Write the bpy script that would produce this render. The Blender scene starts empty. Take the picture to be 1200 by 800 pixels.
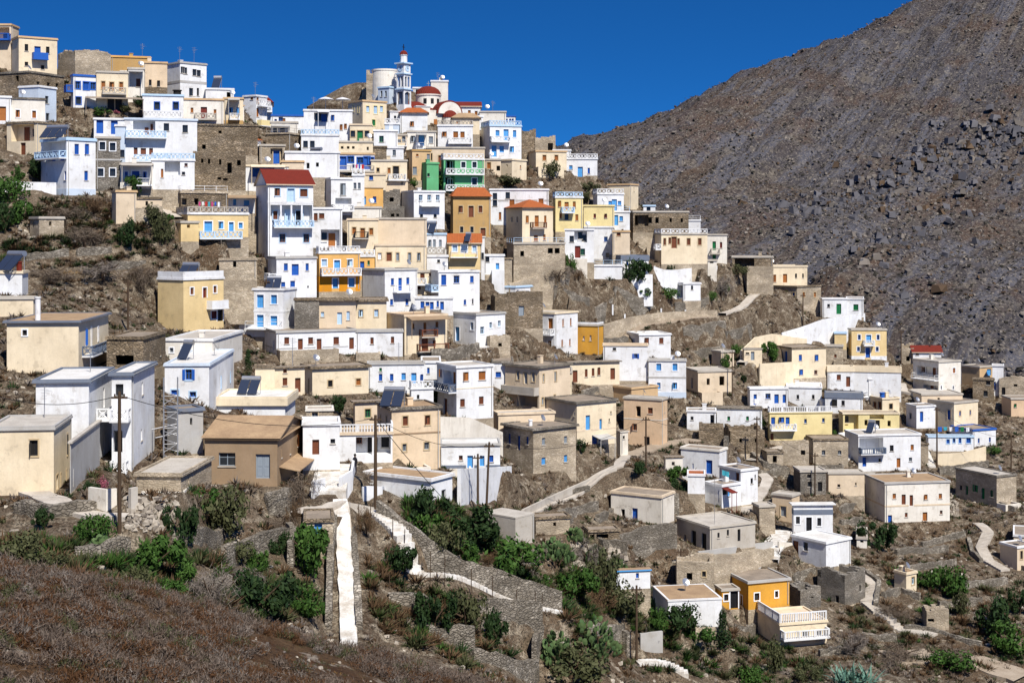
import bpy, bmesh, math, random
import numpy as np
from mathutils import Vector, Matrix
random.seed(7); np.random.seed(7)
S = bpy.context.scene
C = S.collection
R = math.radians
F = 1650.0; UC = 600.0; VH = 270.0     # focal length in photo pixels, image centre, eye level
def ray(u, v): return Vector(((u-UC)/F, 1.0, (VH-v)/F))

# ---------------------------------------------------------------- camera, sky, sun
cd = bpy.data.cameras.new('camera'); cam = bpy.data.objects.new('camera', cd); C.objects.link(cam)
cam.location = (0, 0, 0); cam.rotation_euler = (R(90), 0, 0)
cd.sensor_width = 36; cd.lens = 36*F/1200; cd.shift_y = -(400-VH)/1200
cd.clip_start = 1; cd.clip_end = 30000; S.camera = cam
SUN_AZ, SUN_EL = 27.0, 50.0            # degrees to the right of straight behind the camera, height
sdir = Vector((math.sin(R(SUN_AZ))*math.cos(R(SUN_EL)), -math.cos(R(SUN_AZ))*math.cos(R(SUN_EL)), math.sin(R(SUN_EL))))
sl = bpy.data.lights.new('sun', 'SUN'); so = bpy.data.objects.new('sun', sl); C.objects.link(so)
sl.energy = 5.0; sl.angle = R(.5); sl.color = (1, .95, .87)
so.rotation_euler = sdir.to_track_quat('Z', 'Y').to_euler()
W = bpy.data.worlds.new('World'); S.world = W; W.use_nodes = True
nt = W.node_tree; bg = nt.nodes['Background']
sky = nt.nodes.new('ShaderNodeTexSky'); sky.sky_type = 'NISHITA'; sky.sun_disc = False
sky.sun_elevation = R(SUN_EL); sky.sun_rotation = math.atan2(sdir.x, sdir.y)
sky.altitude = 600; sky.air_density = 1.0; sky.dust_density = 0.1; sky.ozone_density = 4
tc = nt.nodes.new('ShaderNodeTexCoord')
vm = nt.nodes.new('ShaderNodeVectorMath'); vm.operation = 'MULTIPLY_ADD'
vm.inputs[1].default_value = (1, 1, 2.2); vm.inputs[2].default_value = (0, 0, .13)
vn = nt.nodes.new('ShaderNodeVectorMath'); vn.operation = 'NORMALIZE'
nt.links.new(tc.outputs['Generated'], vm.inputs[0]); nt.links.new(vm.outputs[0], vn.inputs[0]); nt.links.new(vn.outputs[0], sky.inputs[0])
mx = nt.nodes.new('ShaderNodeMix'); mx.data_type = 'RGBA'; mx.blend_type = 'MULTIPLY'; mx.inputs[0].default_value = 1
mx.inputs[7].default_value = (.09, .53, 1.0, 1)
nt.links.new(sky.outputs[0], mx.inputs[6]); nt.links.new(mx.outputs[2], bg.inputs[0])
bg.inputs[1].default_value = .09
S.view_settings.view_transform = 'Standard'; S.view_settings.look = 'None'; S.view_settings.gamma = 1
S.view_settings.exposure = 0.34; S.view_settings.use_curve_mapping = False
try:
    S.cycles.max_bounces = 5; S.cycles.diffuse_bounces = 3; S.cycles.glossy_bounces = 2; S.cycles.transparent_max_bounces = 4
except Exception: pass

# ---------------------------------------------------------------- materials
class NB:
    """small helper that strings shader nodes together"""
    def __init__(s, name):
        s.m = bpy.data.materials.new(name); s.m.use_nodes = True
        s.t = s.m.node_tree; s.b = s.t.nodes['Principled BSDF']
        s.b.inputs['Roughness'].default_value = .9; s.b.inputs['Specular IOR Level'].default_value = .15
    def n(s, kind, **kw):
        x = s.t.nodes.new('ShaderNode'+kind)
        for k, v in kw.items(): setattr(x, k, v)
        return x
    def l(s, a, b): s.t.links.new(a, b)
    def coord(s, world=False):
        if world: return s.n('NewGeometry').outputs['Position']
        tc = s.n('TexCoord'); oi = s.n('ObjectInfo'); ml = s.n('MATH' if False else 'Math', operation='MULTIPLY'); ml.inputs[1].default_value = 61
        s.l(oi.outputs['Random'], ml.inputs[0]); ad = s.n('VectorMath', operation='ADD'); s.l(tc.outputs['Object'], ad.inputs[0]); s.l(ml.outputs[0], ad.inputs[1])
        return ad.outputs[0]
    def scale(s, v, xyz):
        m = s.n('VectorMath', operation='MULTIPLY'); m.inputs[1].default_value = xyz; s.l(v, m.inputs[0]); return m.outputs[0]
    def noise(s, v, sc, det=4, rough=.55):
        x = s.n('TexNoise'); x.inputs['Scale'].default_value = sc; x.inputs['Detail'].default_value = det; x.inputs['Roughness'].default_value = rough
        s.l(v, x.inputs['Vector']); return x.outputs['Fac']
    def vor(s, v, sc, feature='F1', out='Distance'):
        x = s.n('TexVoronoi', feature=feature); x.inputs['Scale'].default_value = sc; s.l(v, x.inputs['Vector']); return x.outputs[out]
    def ramp(s, f, stops):
        x = s.n('ValToRGB'); e = x.color_ramp.elements
        while len(e) < len(stops): e.new(.5)
        for i, (p, c) in enumerate(stops):
            e[i].position = p; e[i].color = (c, c, c, 1) if not hasattr(c, '__len__') else (*c, 1)
        s.l(f, x.inputs[0]); return x.outputs[0]
    def mix(s, f, a, b, mode='MIX'):
        x = s.n('Mix', data_type='RGBA', blend_type=mode)
        for i, v in ((0, f), (6, a), (7, b)):
            if isinstance(v, (int, float)): x.inputs[i].default_value = v
            elif isinstance(v, tuple): x.inputs[i].default_value = (*v, 1)
            else: s.l(v, x.inputs[i])
        return x.outputs[2]
    def out(s, col, bump=None, strength=.3, dist=.05):
        if isinstance(col, tuple): s.b.inputs['Base Color'].default_value = (*col, 1)
        else: s.l(col, s.b.inputs['Base Color'])
        if bump is not None:
            b = s.n('Bump'); b.inputs['Strength'].default_value = strength; b.inputs['Distance'].default_value = dist
            s.l(bump, b.inputs['Height']); s.l(b.outputs[0], s.b.inputs['Normal'])
        return s.m
M = {}
def k3(c, f): return tuple(min(1, x*f) for x in c)
def plaster(name, col, dirt=.35, dcol=(.30, .24, .17)):
    b = NB(name); v = b.coord()
    n1 = b.noise(v, .45, 5, .6); n2 = b.noise(b.scale(v, (2.2, 2.2, .35)), 1.1, 5, .65); n3 = b.noise(v, 6, 4, .65); n4 = b.noise(v, .9, 8, .62); n5 = b.noise(v, 1.3, 3)
    c = b.mix(b.ramp(n1, [(.35, 0), (.70, 1)]), col, tuple(x*y for x, y in zip(col, (.80, .78, .75))))
    worn = tuple(.45*x+.55*y for x, y in zip(col, dcol))
    c = b.mix(b.ramp(n2, [(.50, 0), (.78, min(1, dirt*.95))]), c, worn)
    c = b.mix(b.ramp(n4, [(.60, 0), (.635, min(1, dirt*.9))]), c, k3(worn, .9))
    c = b.mix(b.ramp(n3, [(.42, 0), (.72, .30)]), c, k3(col, .66))
    M[name] = b.out(c, b.mix(.35, n5, n3), .35, .08); return M[name]
def stone(name, c1, c2, c3, sc=2.6, mortar=(.30, .25, .19), bs=.9):
    b = NB(name); v = b.scale(b.coord(), (1, 1, 1.9))
    w = b.n('VectorMath', operation='ADD'); nz = b.n('TexNoise'); nz.inputs['Scale'].default_value = 1.6; b.l(v, nz.inputs['Vector'])
    b.l(v, w.inputs[0]); b.l(b.scale(nz.outputs['Color'], (.35, .35, .35)), w.inputs[1]); v = w.outputs[0]
    cell = b.vor(v, sc, 'F1', 'Color'); e = b.vor(v, sc, 'DISTANCE_TO_EDGE')
    sp = b.n('SeparateColor'); b.l(cell, sp.inputs[0])
    c = b.ramp(sp.outputs[0], [(0, c1), (.5, c2), (1, c3)])
    c = b.mix(b.ramp(b.noise(v, .5, 4), [(.45, 0), (.7, .75)]), c, mortar); c = b.mix(b.ramp(b.noise(v, .28, 5, .7), [(.42, .65), (.60, 0)]), c, k3(c2, .45))
    c = b.mix(b.ramp(e, [(.0, .8), (.07, 0)]), c, k3(mortar, .4))
    c = b.mix(b.ramp(b.noise(v, 11, 3), [(.4, 0), (.8, .5)]), c, k3(c2, .5))
    M[name] = b.out(c, b.ramp(e, [(0, 0), (.16, 1)]), bs, .08); return M[name]
def paint(name, col, rough=.55, var=.25):
    b = NB(name); v = b.coord(); b.b.inputs['Roughness'].default_value = rough; b.b.inputs['Specular IOR Level'].default_value = .3
    n = b.noise(b.scale(v, (6, 6, 1.2)), 1.5, 4)
    M[name] = b.out(b.mix(b.ramp(n, [(.4, 0), (.75, var)]), col, k3(col, .55)), n, .15, .01); return M[name]
def earth(name, col, c2, sc=.7):
    b = NB(name); v = b.coord(); n1 = b.noise(v, sc, 6, .65); n2 = b.noise(v, 7, 4, .7)
    c = b.mix(b.ramp(n1, [(.35, 0), (.65, 1)]), col, c2); c = b.mix(b.ramp(n2, [(.45, 0), (.75, .5)]), c, k3(c2, .55))
    M[name] = b.out(c, n2, .4, .05); return M[name]
for nm, c, d in (('white', (.80, .81, .82), .6), ('offwhite', (.80, .76, .68), .6), ('cream', (.80, .68, .49), .5), ('sand', (.72, .59, .43), .55),
                 ('yellow', (.76, .58, .30), .4), ('paleyellow', (.80, .67, .34), .25), ('tan', (.62, .43, .24), .45), ('mustard', (.64, .33, .05), .4),
                 ('orange', (.74, .43, .14), .35), ('peach', (.74, .58, .40), .6), ('deeporange', (.70, .29, .02), .3), ('green', (.13, .43, .20), .35), ('paleblue', (.58, .67, .78), .25),
                 ('grey', (.46, .45, .43), .5), ('concrete', (.50, .46, .40), .6), ('brown', (.34, .24, .15), .5), ('slate', (.16, .19, .25), .3),
                 ('pinkish', (.72, .52, .34), .5), ('oldwhite', (.76, .71, .62), .85), ('ochre', (.50, .32, .13), .6)):
    plaster(nm, c, d)
stone('stone', (.38, .29, .19), (.22, .165, .105), (.52, .41, .29), 2.6)
stone('palestone', (.62, .52, .38), (.46, .375, .27), (.70, .60, .46), 2.8, (.50, .41, .30), .45)
stone('greystone', (.36, .325, .275), (.24, .215, .18), (.47, .43, .37), 3.6)
stone('drystone', (.40, .355, .29), (.22, .19, .15), (.60, .54, .45), 2.9, (.25, .21, .16), 1.0)
for nm, c in (('b', (.015, .10, .42)), ('c', (.09, .34, .68)), ('n', (.17, .055, .025)), ('o', (.36, .13, .03)), ('g', (.01, .16, .05)), ('k', (.012, .012, .014)),
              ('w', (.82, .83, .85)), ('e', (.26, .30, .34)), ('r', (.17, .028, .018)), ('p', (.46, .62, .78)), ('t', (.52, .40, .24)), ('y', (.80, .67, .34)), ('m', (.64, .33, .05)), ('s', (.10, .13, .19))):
    paint('paint_'+nm, c)
earth('roof_earth', (.33, .27, .21), (.22, .18, .14)); earth('roof_concrete', (.52, .48, .42), (.40, .36, .31)); earth('roof_white', (.74, .73, .70), (.60, .57, .52))
earth('roof_brown', (.42, .29, .17), (.30, .20, .12))
earth('whitewash', (.78, .77, .74), (.46, .41, .34), .9); earth('path_concrete', (.56, .51, .44), (.40, .35, .29), .6); earth('dust', (.40, .33, .25), (.30, .235, .17), .5)
def tiles(name, c1, c2):
    b = NB(name); v = b.coord(); wv = b.n('TexWave', wave_type='BANDS', bands_direction='X'); wv.inputs['Scale'].default_value = 1.3
    b.l(v, wv.inputs['Vector']); n = b.noise(v, 3, 4)
    M[name] = b.out(b.mix(n, c1, c2), wv.outputs['Fac'], .5, .06)
tiles('tile_orange', (.42, .12, .035), (.24, .07, .025)); tiles('tile_red', (.19, .026, .016), (.10, .018, .012))
b = NB('glass'); b.b.inputs['Roughness'].default_value = .12; b.b.inputs['Specular IOR Level'].default_value = .5; M['glass'] = b.out((.025, .03, .036))
b = NB('dark'); M['dark'] = b.out((.02, .018, .016))
b = NB('solar'); b.b.inputs['Roughness'].default_value = .25; b.b.inputs['Specular IOR Level'].default_value = .3
wv = b.n('TexWave', bands_direction='X'); wv.inputs['Scale'].default_value = 3; b.l(b.coord(), wv.inputs['Vector'])
M['solar'] = b.out(b.mix(wv.outputs['Fac'], (.02, .028, .05), (.035, .045, .075)))
b = NB('metal'); b.b.inputs['Metallic'].default_value = .8; b.b.inputs['Roughness'].default_value = .4; M['metal'] = b.out(b.mix(b.noise(b.coord(), 4), (.6, .6, .6), (.4, .4, .4)))
b = NB('wood_pole'); n = b.noise(b.scale(b.coord(), (9, 9, .6)), 1.5, 5); M['wood'] = b.out(b.mix(n, (.10, .065, .04), (.045, .03, .02)), n, .3, .02)
b = NB('cable'); M['cable'] = b.out((.02, .02, .022))
def leafmat(name, c1, c2):
    b = NB(name); gi = b.n('NewGeometry'); oi = b.n('ObjectInfo')
    c = b.mix(gi.outputs['Random Per Island'], c1, c2)
    c = b.mix(b.ramp(oi.outputs['Random'], [(0, 0), (1, .35)]), c, k3(c2, 1.3))
    b.b.inputs['Roughness'].default_value = .7
    M[name] = b.out(c)
leafmat('leaf_green', (.018, .052, .008), (.05, .10, .018)); leafmat('leaf_dark', (.008, .022, .007), (.024, .045, .012)); leafmat('leaf_olive', (.035, .042, .016), (.075, .078, .034))
leafmat('leaf_dry', (.085, .062, .045), (.16, .125, .092)); leafmat('leaf_brown', (.065, .036, .018), (.12, .075, .04)); leafmat('leaf_grey', (.10, .083, .07), (.195, .165, .14))
leafmat('cactus', (.045, .088, .032), (.11, .16, .06)); leafmat('agave', (.08, .17, .13), (.14, .24, .18)); leafmat('leaf_ochre', (.26, .14, .03), (.34, .20, .06)); leafmat('flower', (.20, .025, .05), (.34, .12, .15))
leafmat('heath', (.062, .045, .034), (.150, .115, .090)); leafmat('heath_rust', (.052, .022, .009), (.10, .05, .022))
leafmat('rock_bit', (.22, .185, .145), (.44, .39, .32))

# ---------------------------------------------------------------- objects, names, labels
def tag(o, label=None, cat=None, group=None, kind=None):
    for k, v in (('label', label), ('category', cat), ('group', group), ('kind', kind)):
        if v: o[k] = v
    return o
def empty(name, loc, rz=0, label=None, cat=None, group=None):
    o = bpy.data.objects.new(name, None); C.objects.link(o); o.location = loc; o.rotation_euler = (0, 0, rz)
    o.empty_display_size = .3
    return tag(o, label, cat, group)
class MB:
    """collects faces and links them as one mesh object"""
    def __init__(s): s.v = []; s.f = []; s.mi = []
    def add(s, vs, fs, mi=0):
        n = len(s.v); s.v += [tuple(v) for v in vs]; s.f += [tuple(i+n for i in f) for f in fs]; s.mi += [mi]*len(fs)
    def quad(s, a, b, c, d, mi=0): s.add([a, b, c, d], [(0, 1, 2, 3)], mi)
    def box(s, x0, x1, y0, y1, z0, z1, mi=0, mtop=None):
        s.add([(x0, y0, z0), (x1, y0, z0), (x1, y1, z0), (x0, y1, z0), (x0, y0, z1), (x1, y0, z1), (x1, y1, z1), (x0, y1, z1)],
              [(3, 2, 1, 0), (0, 1, 5, 4), (1, 2, 6, 5), (2, 3, 7, 6), (3, 0, 4, 7)], mi)
        n = len(s.v); s.f.append((n-4, n-3, n-2, n-1)); s.mi.append(mi if mtop is None else mtop)
    def bar(s, p, q, r, mi=0, sides=4, r2=None):
        p = Vector(p); q = Vector(q); d = (q-p)
        if d.length < 1e-5: return
        d.normalize(); a = d.orthogonal().normalized(); b2 = d.cross(a); r2 = r if r2 is None else r2
        vs = []
        for (c, rr) in ((p, r), (q, r2)):
            for i in range(sides):
                t = 2*math.pi*(i+.5)/sides; vs.append(c+a*math.cos(t)*rr+b2*math.sin(t)*rr)
        fs = [(i, (i+1) % sides, sides+(i+1) % sides, sides+i) for i in range(sides)] + [tuple(range(sides))[::-1], tuple(range(sides, 2*sides))]
        s.add(vs, fs, mi)
    def lathe(s, prof, cx=0, cy=0, sides=20, mi=0, a0=0, a1=2*math.pi):
        full = abs(a1-a0-2*math.pi) < 1e-4; n = sides if full else sides+1; vs = []
        for (r, z) in prof:
            for i in range(n):
                t = a0+(a1-a0)*i/sides; vs.append((cx+r*math.cos(t), cy+r*math.sin(t), z))
        fs = []
        for j in range(len(prof)-1):
            for i in range(sides):
                k = (i+1) % n; fs.append((j*n+i, j*n+k, (j+1)*n+k, (j+1)*n+i))
        s.add(vs, fs, mi)
    def mesh(s, name, mats):
        me = bpy.data.meshes.new(name); me.from_pydata(s.v, [], s.f)
        for m in mats: me.materials.append(M[m] if isinstance(m, str) else m)
        me.polygons.foreach_set('material_index', s.mi); me.update(); return me
    def build(s, name, mats, parent=None, smooth=False):
        if isinstance(mats, str): mats = [mats]
        me = s.mesh(name, mats)
        if smooth: me.polygons.foreach_set('use_smooth', [True]*len(me.polygons))
        return link(name, me, parent)
def link(name, me, parent=None, loc=None, rz=0):
    o = bpy.data.objects.new(name, me); C.objects.link(o)
    if parent: o.parent = parent
    if loc is not None: o.location = loc
    if rz: o.rotation_euler = (0, 0, rz)
    return o
def big_mesh(name, verts, faces, mats, mi=None, smooth=False):
    me = bpy.data.meshes.new(name); nv, nf = len(verts), len(faces); k = faces.shape[1]
    me.vertices.add(nv); me.vertices.foreach_set('co', np.asarray(verts, np.float32).ravel())
    me.loops.add(nf*k); me.loops.foreach_set('vertex_index', np.asarray(faces, np.int32).ravel())
    me.polygons.add(nf); me.polygons.foreach_set('loop_start', np.arange(0, nf*k, k, dtype=np.int32)); me.polygons.foreach_set('loop_total', np.full(nf, k, np.int32))
    for m in mats: me.materials.append(M[m] if isinstance(m, str) else m)
    if mi is not None: me.polygons.foreach_set('material_index', np.asarray(mi, np.int32))
    me.polygons.foreach_set('use_smooth', np.full(nf, smooth)); me.update(calc_edges=True); me.validate()
    return me

# ---------------------------------------------------------------- terrain: thin-plate surface through surveyed points
def tps_fit(P, Z, smooth=1e-4):
    P = np.asarray(P, float)/100; n = len(P); d = np.linalg.norm(P[:, None]-P[None], axis=2)
    K = np.where(d > 0, d*d*np.log(d+1e-12), 0)+np.eye(n)*smooth; Q = np.hstack([np.ones((n, 1)), P])
    A = np.zeros((n+3, n+3)); A[:n, :n] = K; A[:n, n:] = Q; A[n:, :n] = Q.T
    return P, np.linalg.solve(A, np.r_[np.asarray(Z, float), 0, 0, 0])
def tps_eval(T, xy):
    P, w = T; xy = np.atleast_2d(np.asarray(xy, float))/100; o = np.empty(len(xy)); n = len(P)
    for i in range(0, len(xy), 20000):
        q = xy[i:i+20000]; d = np.linalg.norm(q[:, None]-P[None], axis=2)
        o[i:i+20000] = np.where(d > 0, d*d*np.log(d+1e-12), 0)@w[:n]+w[n]+q@w[n+1:]
    return o
UVD = '''620,790,113 750,790,128 900,765,148 1000,790,140 1190,780,150 1100,700,168 840,735,150 720,680,140 640,700,120 560,720,112
600,630,131 470,592,120 390,592,116 300,582,112 200,590,104 100,570,97 20,580,98 640,552,166 760,565,166 850,590,172 950,660,168 1080,615,198 1180,600,200
1060,550,220 920,515,208 850,510,205 1000,510,222 1100,503,234 1180,480,243 1090,460,249 1010,418,254 930,440,235 930,365,258 870,335,264
760,475,198 700,520,183 590,500,166 500,545,148 450,500,152 370,462,155 260,487,131 140,545,97 170,430,132 60,435,126 640,480,178
340,415,170 450,415,174 540,412,183 640,415,204 740,420,212 800,400,226 700,340,224 800,350,232 850,303,252 640,330,214 540,365,194 450,366,188 340,345,178 220,388,163 130,345,160 30,345,150
60,275,166 150,260,172 250,300,176 430,312,194 540,310,208 620,305,214 700,300,226 780,272,246 90,228,176 190,222,184 260,218,190 350,210,201 440,242,208 560,222,228 650,225,238 690,218,250
60,141,194 150,145,198 230,150,204 330,175,213 440,172,224 540,172,236 620,205,240 50,85,206 120,98,212 220,125,214 300,152,224 400,156,230 470,140,238 505,152,239 540,152,244 610,160,249 690,207,256
20,620,90 100,650,84 250,650,99 350,695,101 405,740,99 480,755,100 560,775,104 200,690,84 60,690,70'''
pts = []
for t in UVD.split():
    u, v, d = map(float, t.split(',')); p = ray(u, v)*d; pts.append(tuple(p))
# foreground slope, hidden gully, ground behind the ridge and beyond the spur
for (u, v, d) in ((0, 665, 44), (150, 690, 46), (300, 738, 50), (450, 775, 53), (590, 802, 55), (0, 800, 27), (150, 800, 30), (300, 800, 36), (450, 802, 44), (-150, 640, 42), (-150, 800, 24), (750, 850, 58), (1000, 930, 60), (1250, 1000, 60), (300, 950, 20), (700, 1000, 25), (1200, 1150, 30)):
    pts.append(tuple(ray(u, v)*d))
for (x, y, z) in ((-28, 62, -18), (-15, 72, -23), (0, 80, -27.5), (-45, 68, -16), (12, 88, -31), (30, 95, -36), (60, 105, -40), (90, 115, -43), (-70, 80, -14)):
    pts.append((x, y, z))
for (u, v, d) in ((-150, 90, 205), (-150, 350, 150), (-150, 560, 100), (1350, 560, 235), (1350, 720, 175), (1350, 900, 120)): pts.append(tuple(ray(u, v)*d))
for (x, y, z) in ((-95, 240, 19), (-60, 255, 13), (-30, 270, 9), (0, 282, 8), (20, 290, 0), (40, 305, -22), (70, 300, -34), (95, 300, -52), (120, 290, -62), (140, 275, -62), (-110, 310, -5), (-50, 320, -10), (0, 330, -22), (60, 340, -60), (140, 330, -80)):
    pts.append((x, y, z))
pts = np.array(pts)
TT = tps_fit(pts[:, :2], pts[:, 2])
def ground(x, y): return float(tps_eval(TT, [(x, y)])[0])
_t = np.concatenate([np.arange(18, 70, .5), np.arange(70, 330, .5)])
def hit(u, v, tmin=62):
    """first point of the bare terrain on the sight line through photo pixel u, v"""
    r = ray(u, v); t = _t[_t >= tmin]
    h = tps_eval(TT, np.c_[r.x*t, t]) - r.z*t
    i = np.argmax(h > 0)
    if h[i] <= 0:
        i = int(np.argmax(h)); return Vector((r.x*t[i], t[i], r.z*t[i]))
    if i > 0: tt = t[i-1]+(t[i]-t[i-1])*(-h[i-1])/(h[i]-h[i-1])
    else: tt = t[0]
    return Vector((r.x*tt, tt, r.z*tt))
def vnoise(x, y, seed=0):
    xi = np.floor(x).astype(int); yi = np.floor(y).astype(int); fx = x-xi; fy = y-yi
    def h(a, b): 
        q = (a*374761393+b*668265263+seed*1442695041) & 0xffffffff; q = ((q ^ (q >> 13))*1274126177) & 0xffffffff
        return ((q ^ (q >> 16)) & 0xffff)/65535.0
    fx = fx*fx*(3-2*fx); fy = fy*fy*(3-2*fy)
    return (h(xi, yi)*(1-fx)+h(xi+1, yi)*fx)*(1-fy)+(h(xi, yi+1)*(1-fx)+h(xi+1, yi+1)*fx)*fy
def fbm(x, y, o=4, seed=0, g=.5):
    s = 0; a = 1; n = 0
    for i in range(o): s = s+a*(vnoise(x*2**i, y*2**i, seed+i)-.5); n += a; a *= g
    return s/n
# ---------------------------------------------------------------- houses: how one is built
SPECS = []
def H(label, uL, uM, uR, vt, vb, wall, ops='', **k):
    k.update(label=label, uL=uL, uM=uM, uR=uR, vt=vt, vb=vb, wall=wall, ops=ops); SPECS.append(k); return k
def frame_of(k):
    uL, uM, uR = k['uL'], k['uM'], k['uR']; a, b = uM-uL, uR-uM
    g = hit(uM, k['vb']); d = k.get('d', g.y+k.get('dd', 0)); Mp = ray(uM, k['vb'])*d
    w = Vector((Mp.x, Mp.y, 0)).normalized(); r = Vector((w.y, -w.x, 0))
    th = math.atan2(b, a)
    if 'yaw' in k: th = R(k['yaw'])
    elif a > 0 and b > 0: th = min(max(th, R(14)), R(76))
    dR = r*math.sin(th)+w*math.cos(th); dL = -r*math.cos(th)+w*math.sin(th)
    def along(dv, u):                       # distance along dv from the corner until the sight column u
        q = (u-UC)/F; den = dv.x-q*dv.y
        return (q*Mp.y-Mp.x)/den if abs(den) > 1e-6 else 5
    w2 = along(dR, uR) if b > 0 else None; w1 = along(dL, uL) if a > 0 else None
    k['free'] = None
    if w2 is None: w2 = k.get('dep', 6.5); k['free'] = 'w2'
    if w1 is None: w1 = k.get('dep', 6.5); k['free'] = 'w1'
    cap = k.get('cap', 16)
    if a > 0 and b > 0:
        if a < b: w1 = min(w1, cap)
        else: w2 = min(w2, cap)
    w1 = abs(w1); w2 = abs(w2)
    k.update(M=Mp, dR=dR, dL=dL, w1=w1, w2=w2, Hh=(k['vb']-k['vt'])/F*Mp.y)
def inside(k, p, m=0.0):
    q = Vector((p[0]-k['M'].x, p[1]-k['M'].y, 0)); a = q.dot(k['dR']); b = q.dot(k['dL'])
    return -m < a < k['w2']+m and -m < b < k['w1']+m
def front_points(k):
    o = []
    for i in range(7):
        if k['free'] != 'w2' or True: o.append(k['M']+k['dR']*(k['w2']*i/6))
        o.append(k['M']+k['dL']*(k['w1']*i/6))
    if k['free'] == 'w1': o = o[::2]
    if k['free'] == 'w2': o = o[1::2]
    return o
CACHE = {}
def slab_parts(mb, w, h, t0, t1, bd, mi=0):
    mb.box(-w/2, -w/2+bd, t0, t1, 0, h, mi); mb.box(w/2-bd, w/2, t0, t1, 0, h, mi)
    mb.box(-w/2+bd, w/2-bd, t0, t1, h-bd, h, mi); mb.box(-w/2+bd, w/2-bd, t0, t1, 0, bd, mi)
def opening_meshes(kind, col, w, h, tr, var=0):
    w = round(w, 1); h = round(h, 1); key = (kind, col, w, h, tr, var)
    if key in CACHE: return CACHE[key]
    mb = MB(); mats = ['paint_'+col, 'paint_'+(tr or col), 'dark', 'concrete']; pane = None
    if tr:
        g = .11 if kind != 'd' else .12
        mb.box(-w/2-g, -w/2, -.03, .03, 0, h+g, 1); mb.box(w/2, w/2+g, -.03, .03, 0, h+g, 1); mb.box(-w/2, w/2, -.03, .03, h, h+g, 1)
        if kind != 'd': mb.box(-w/2-g, w/2+g, -.05, .03, -g, 0, 1)
    if not tr and kind in 'ws': mb.box(-w/2-.07, w/2+.07, -.07, .02, -.09, 0, 3)
    if kind in 'wx':
        slab_parts(mb, w, h, .17, .23, .07); mb.box(-.03, .03, .18, .22, .07, h-.07); mb.box(-w/2+.07, w/2-.07, .185, .215, h*.62, h*.62+.04)
        p = MB(); p.box(-w/2+.05, w/2-.05, .205, .212, .05, h-.05); pane = p.mesh('pane', ['glass'])
    if kind == 'x':
        for s in (-1, 1):
            x0 = s*(w/2+.02); x1 = s*(w+.02-.04); mb.box(min(x0, x1), max(x0, x1), -.06, -.02, 0, h)
            for i in range(6): mb.box(min(x0, x1)+.06, max(x0, x1)-.06, -.075, -.055, .06+i*(h-.1)/6, .11+i*(h-.1)/6)
    if kind == 's':
        slab_parts(mb, w, h, .12, .19, .07); mb.box(-.025, .025, .13, .19, .07, h-.07); mb.box(-w/2+.05, w/2-.05, .185, .195, .05, h-.05, 0)
        n = max(4, int(h/.13))
        if var:                               # one leaf stands open
            mb = MB(); slab_parts(mb, w, h, .12, .19, .07); mb.box(.0, w/2-.05, .17, .185, .05, h-.05); mb.box(-w/2-.02, -w/2+.02, -w*.45, -.01, .02, h-.02); mb.box(-w/2+.07, -.005, .18, .19, .07, h-.07, 2)
            if tr:
                g = .11; mb.box(w/2, w/2+g, -.03, .03, 0, h+g, 1); mb.box(-w/2-g, w/2, -.03, .03, h, h+g, 1); mb.box(-w/2-g, w/2+g, -.05, .03, -g, 0, 1)
            else: mb.box(-w/2-.07, w/2+.07, -.07, .02, -.09, 0, 3)
        for i in range(0 if var else n): mb.box(-w/2+.07, w/2-.07, .15, .185, .09+i*(h-.18)/n, .09+(i+.55)*(h-.18)/n)
    if kind == 'd':
        slab_parts(mb, w, h, .15, .22, .07); mb.box(-w/2+.05, w/2-.05, .21, .22, .05, h-.05); mb.box(-.03, .03, .18, .21, .07, h-.07)
        for s in (-1, 1):
            for z0, z1 in ((.15, h*.42), (h*.48, h-.14)):
                a, b = sorted((s*.08, s*(w/2-.12))); mb.box(a, b, .19, .21, z0, z1)
    me = mb.mesh({'d': 'door'}.get(kind, 'window'), mats) if mb.v else None
    CACHE[key] = (me, pane); return CACHE[key]
RAILMAT = {'b': 'paint_p', 'w': 'white', 'i': 'paint_k', 'B': 'paint_b', 'n': 'paint_n', 'g': 'concrete', 's': 'paint_s', 'y': 'paint_y'}
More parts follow.
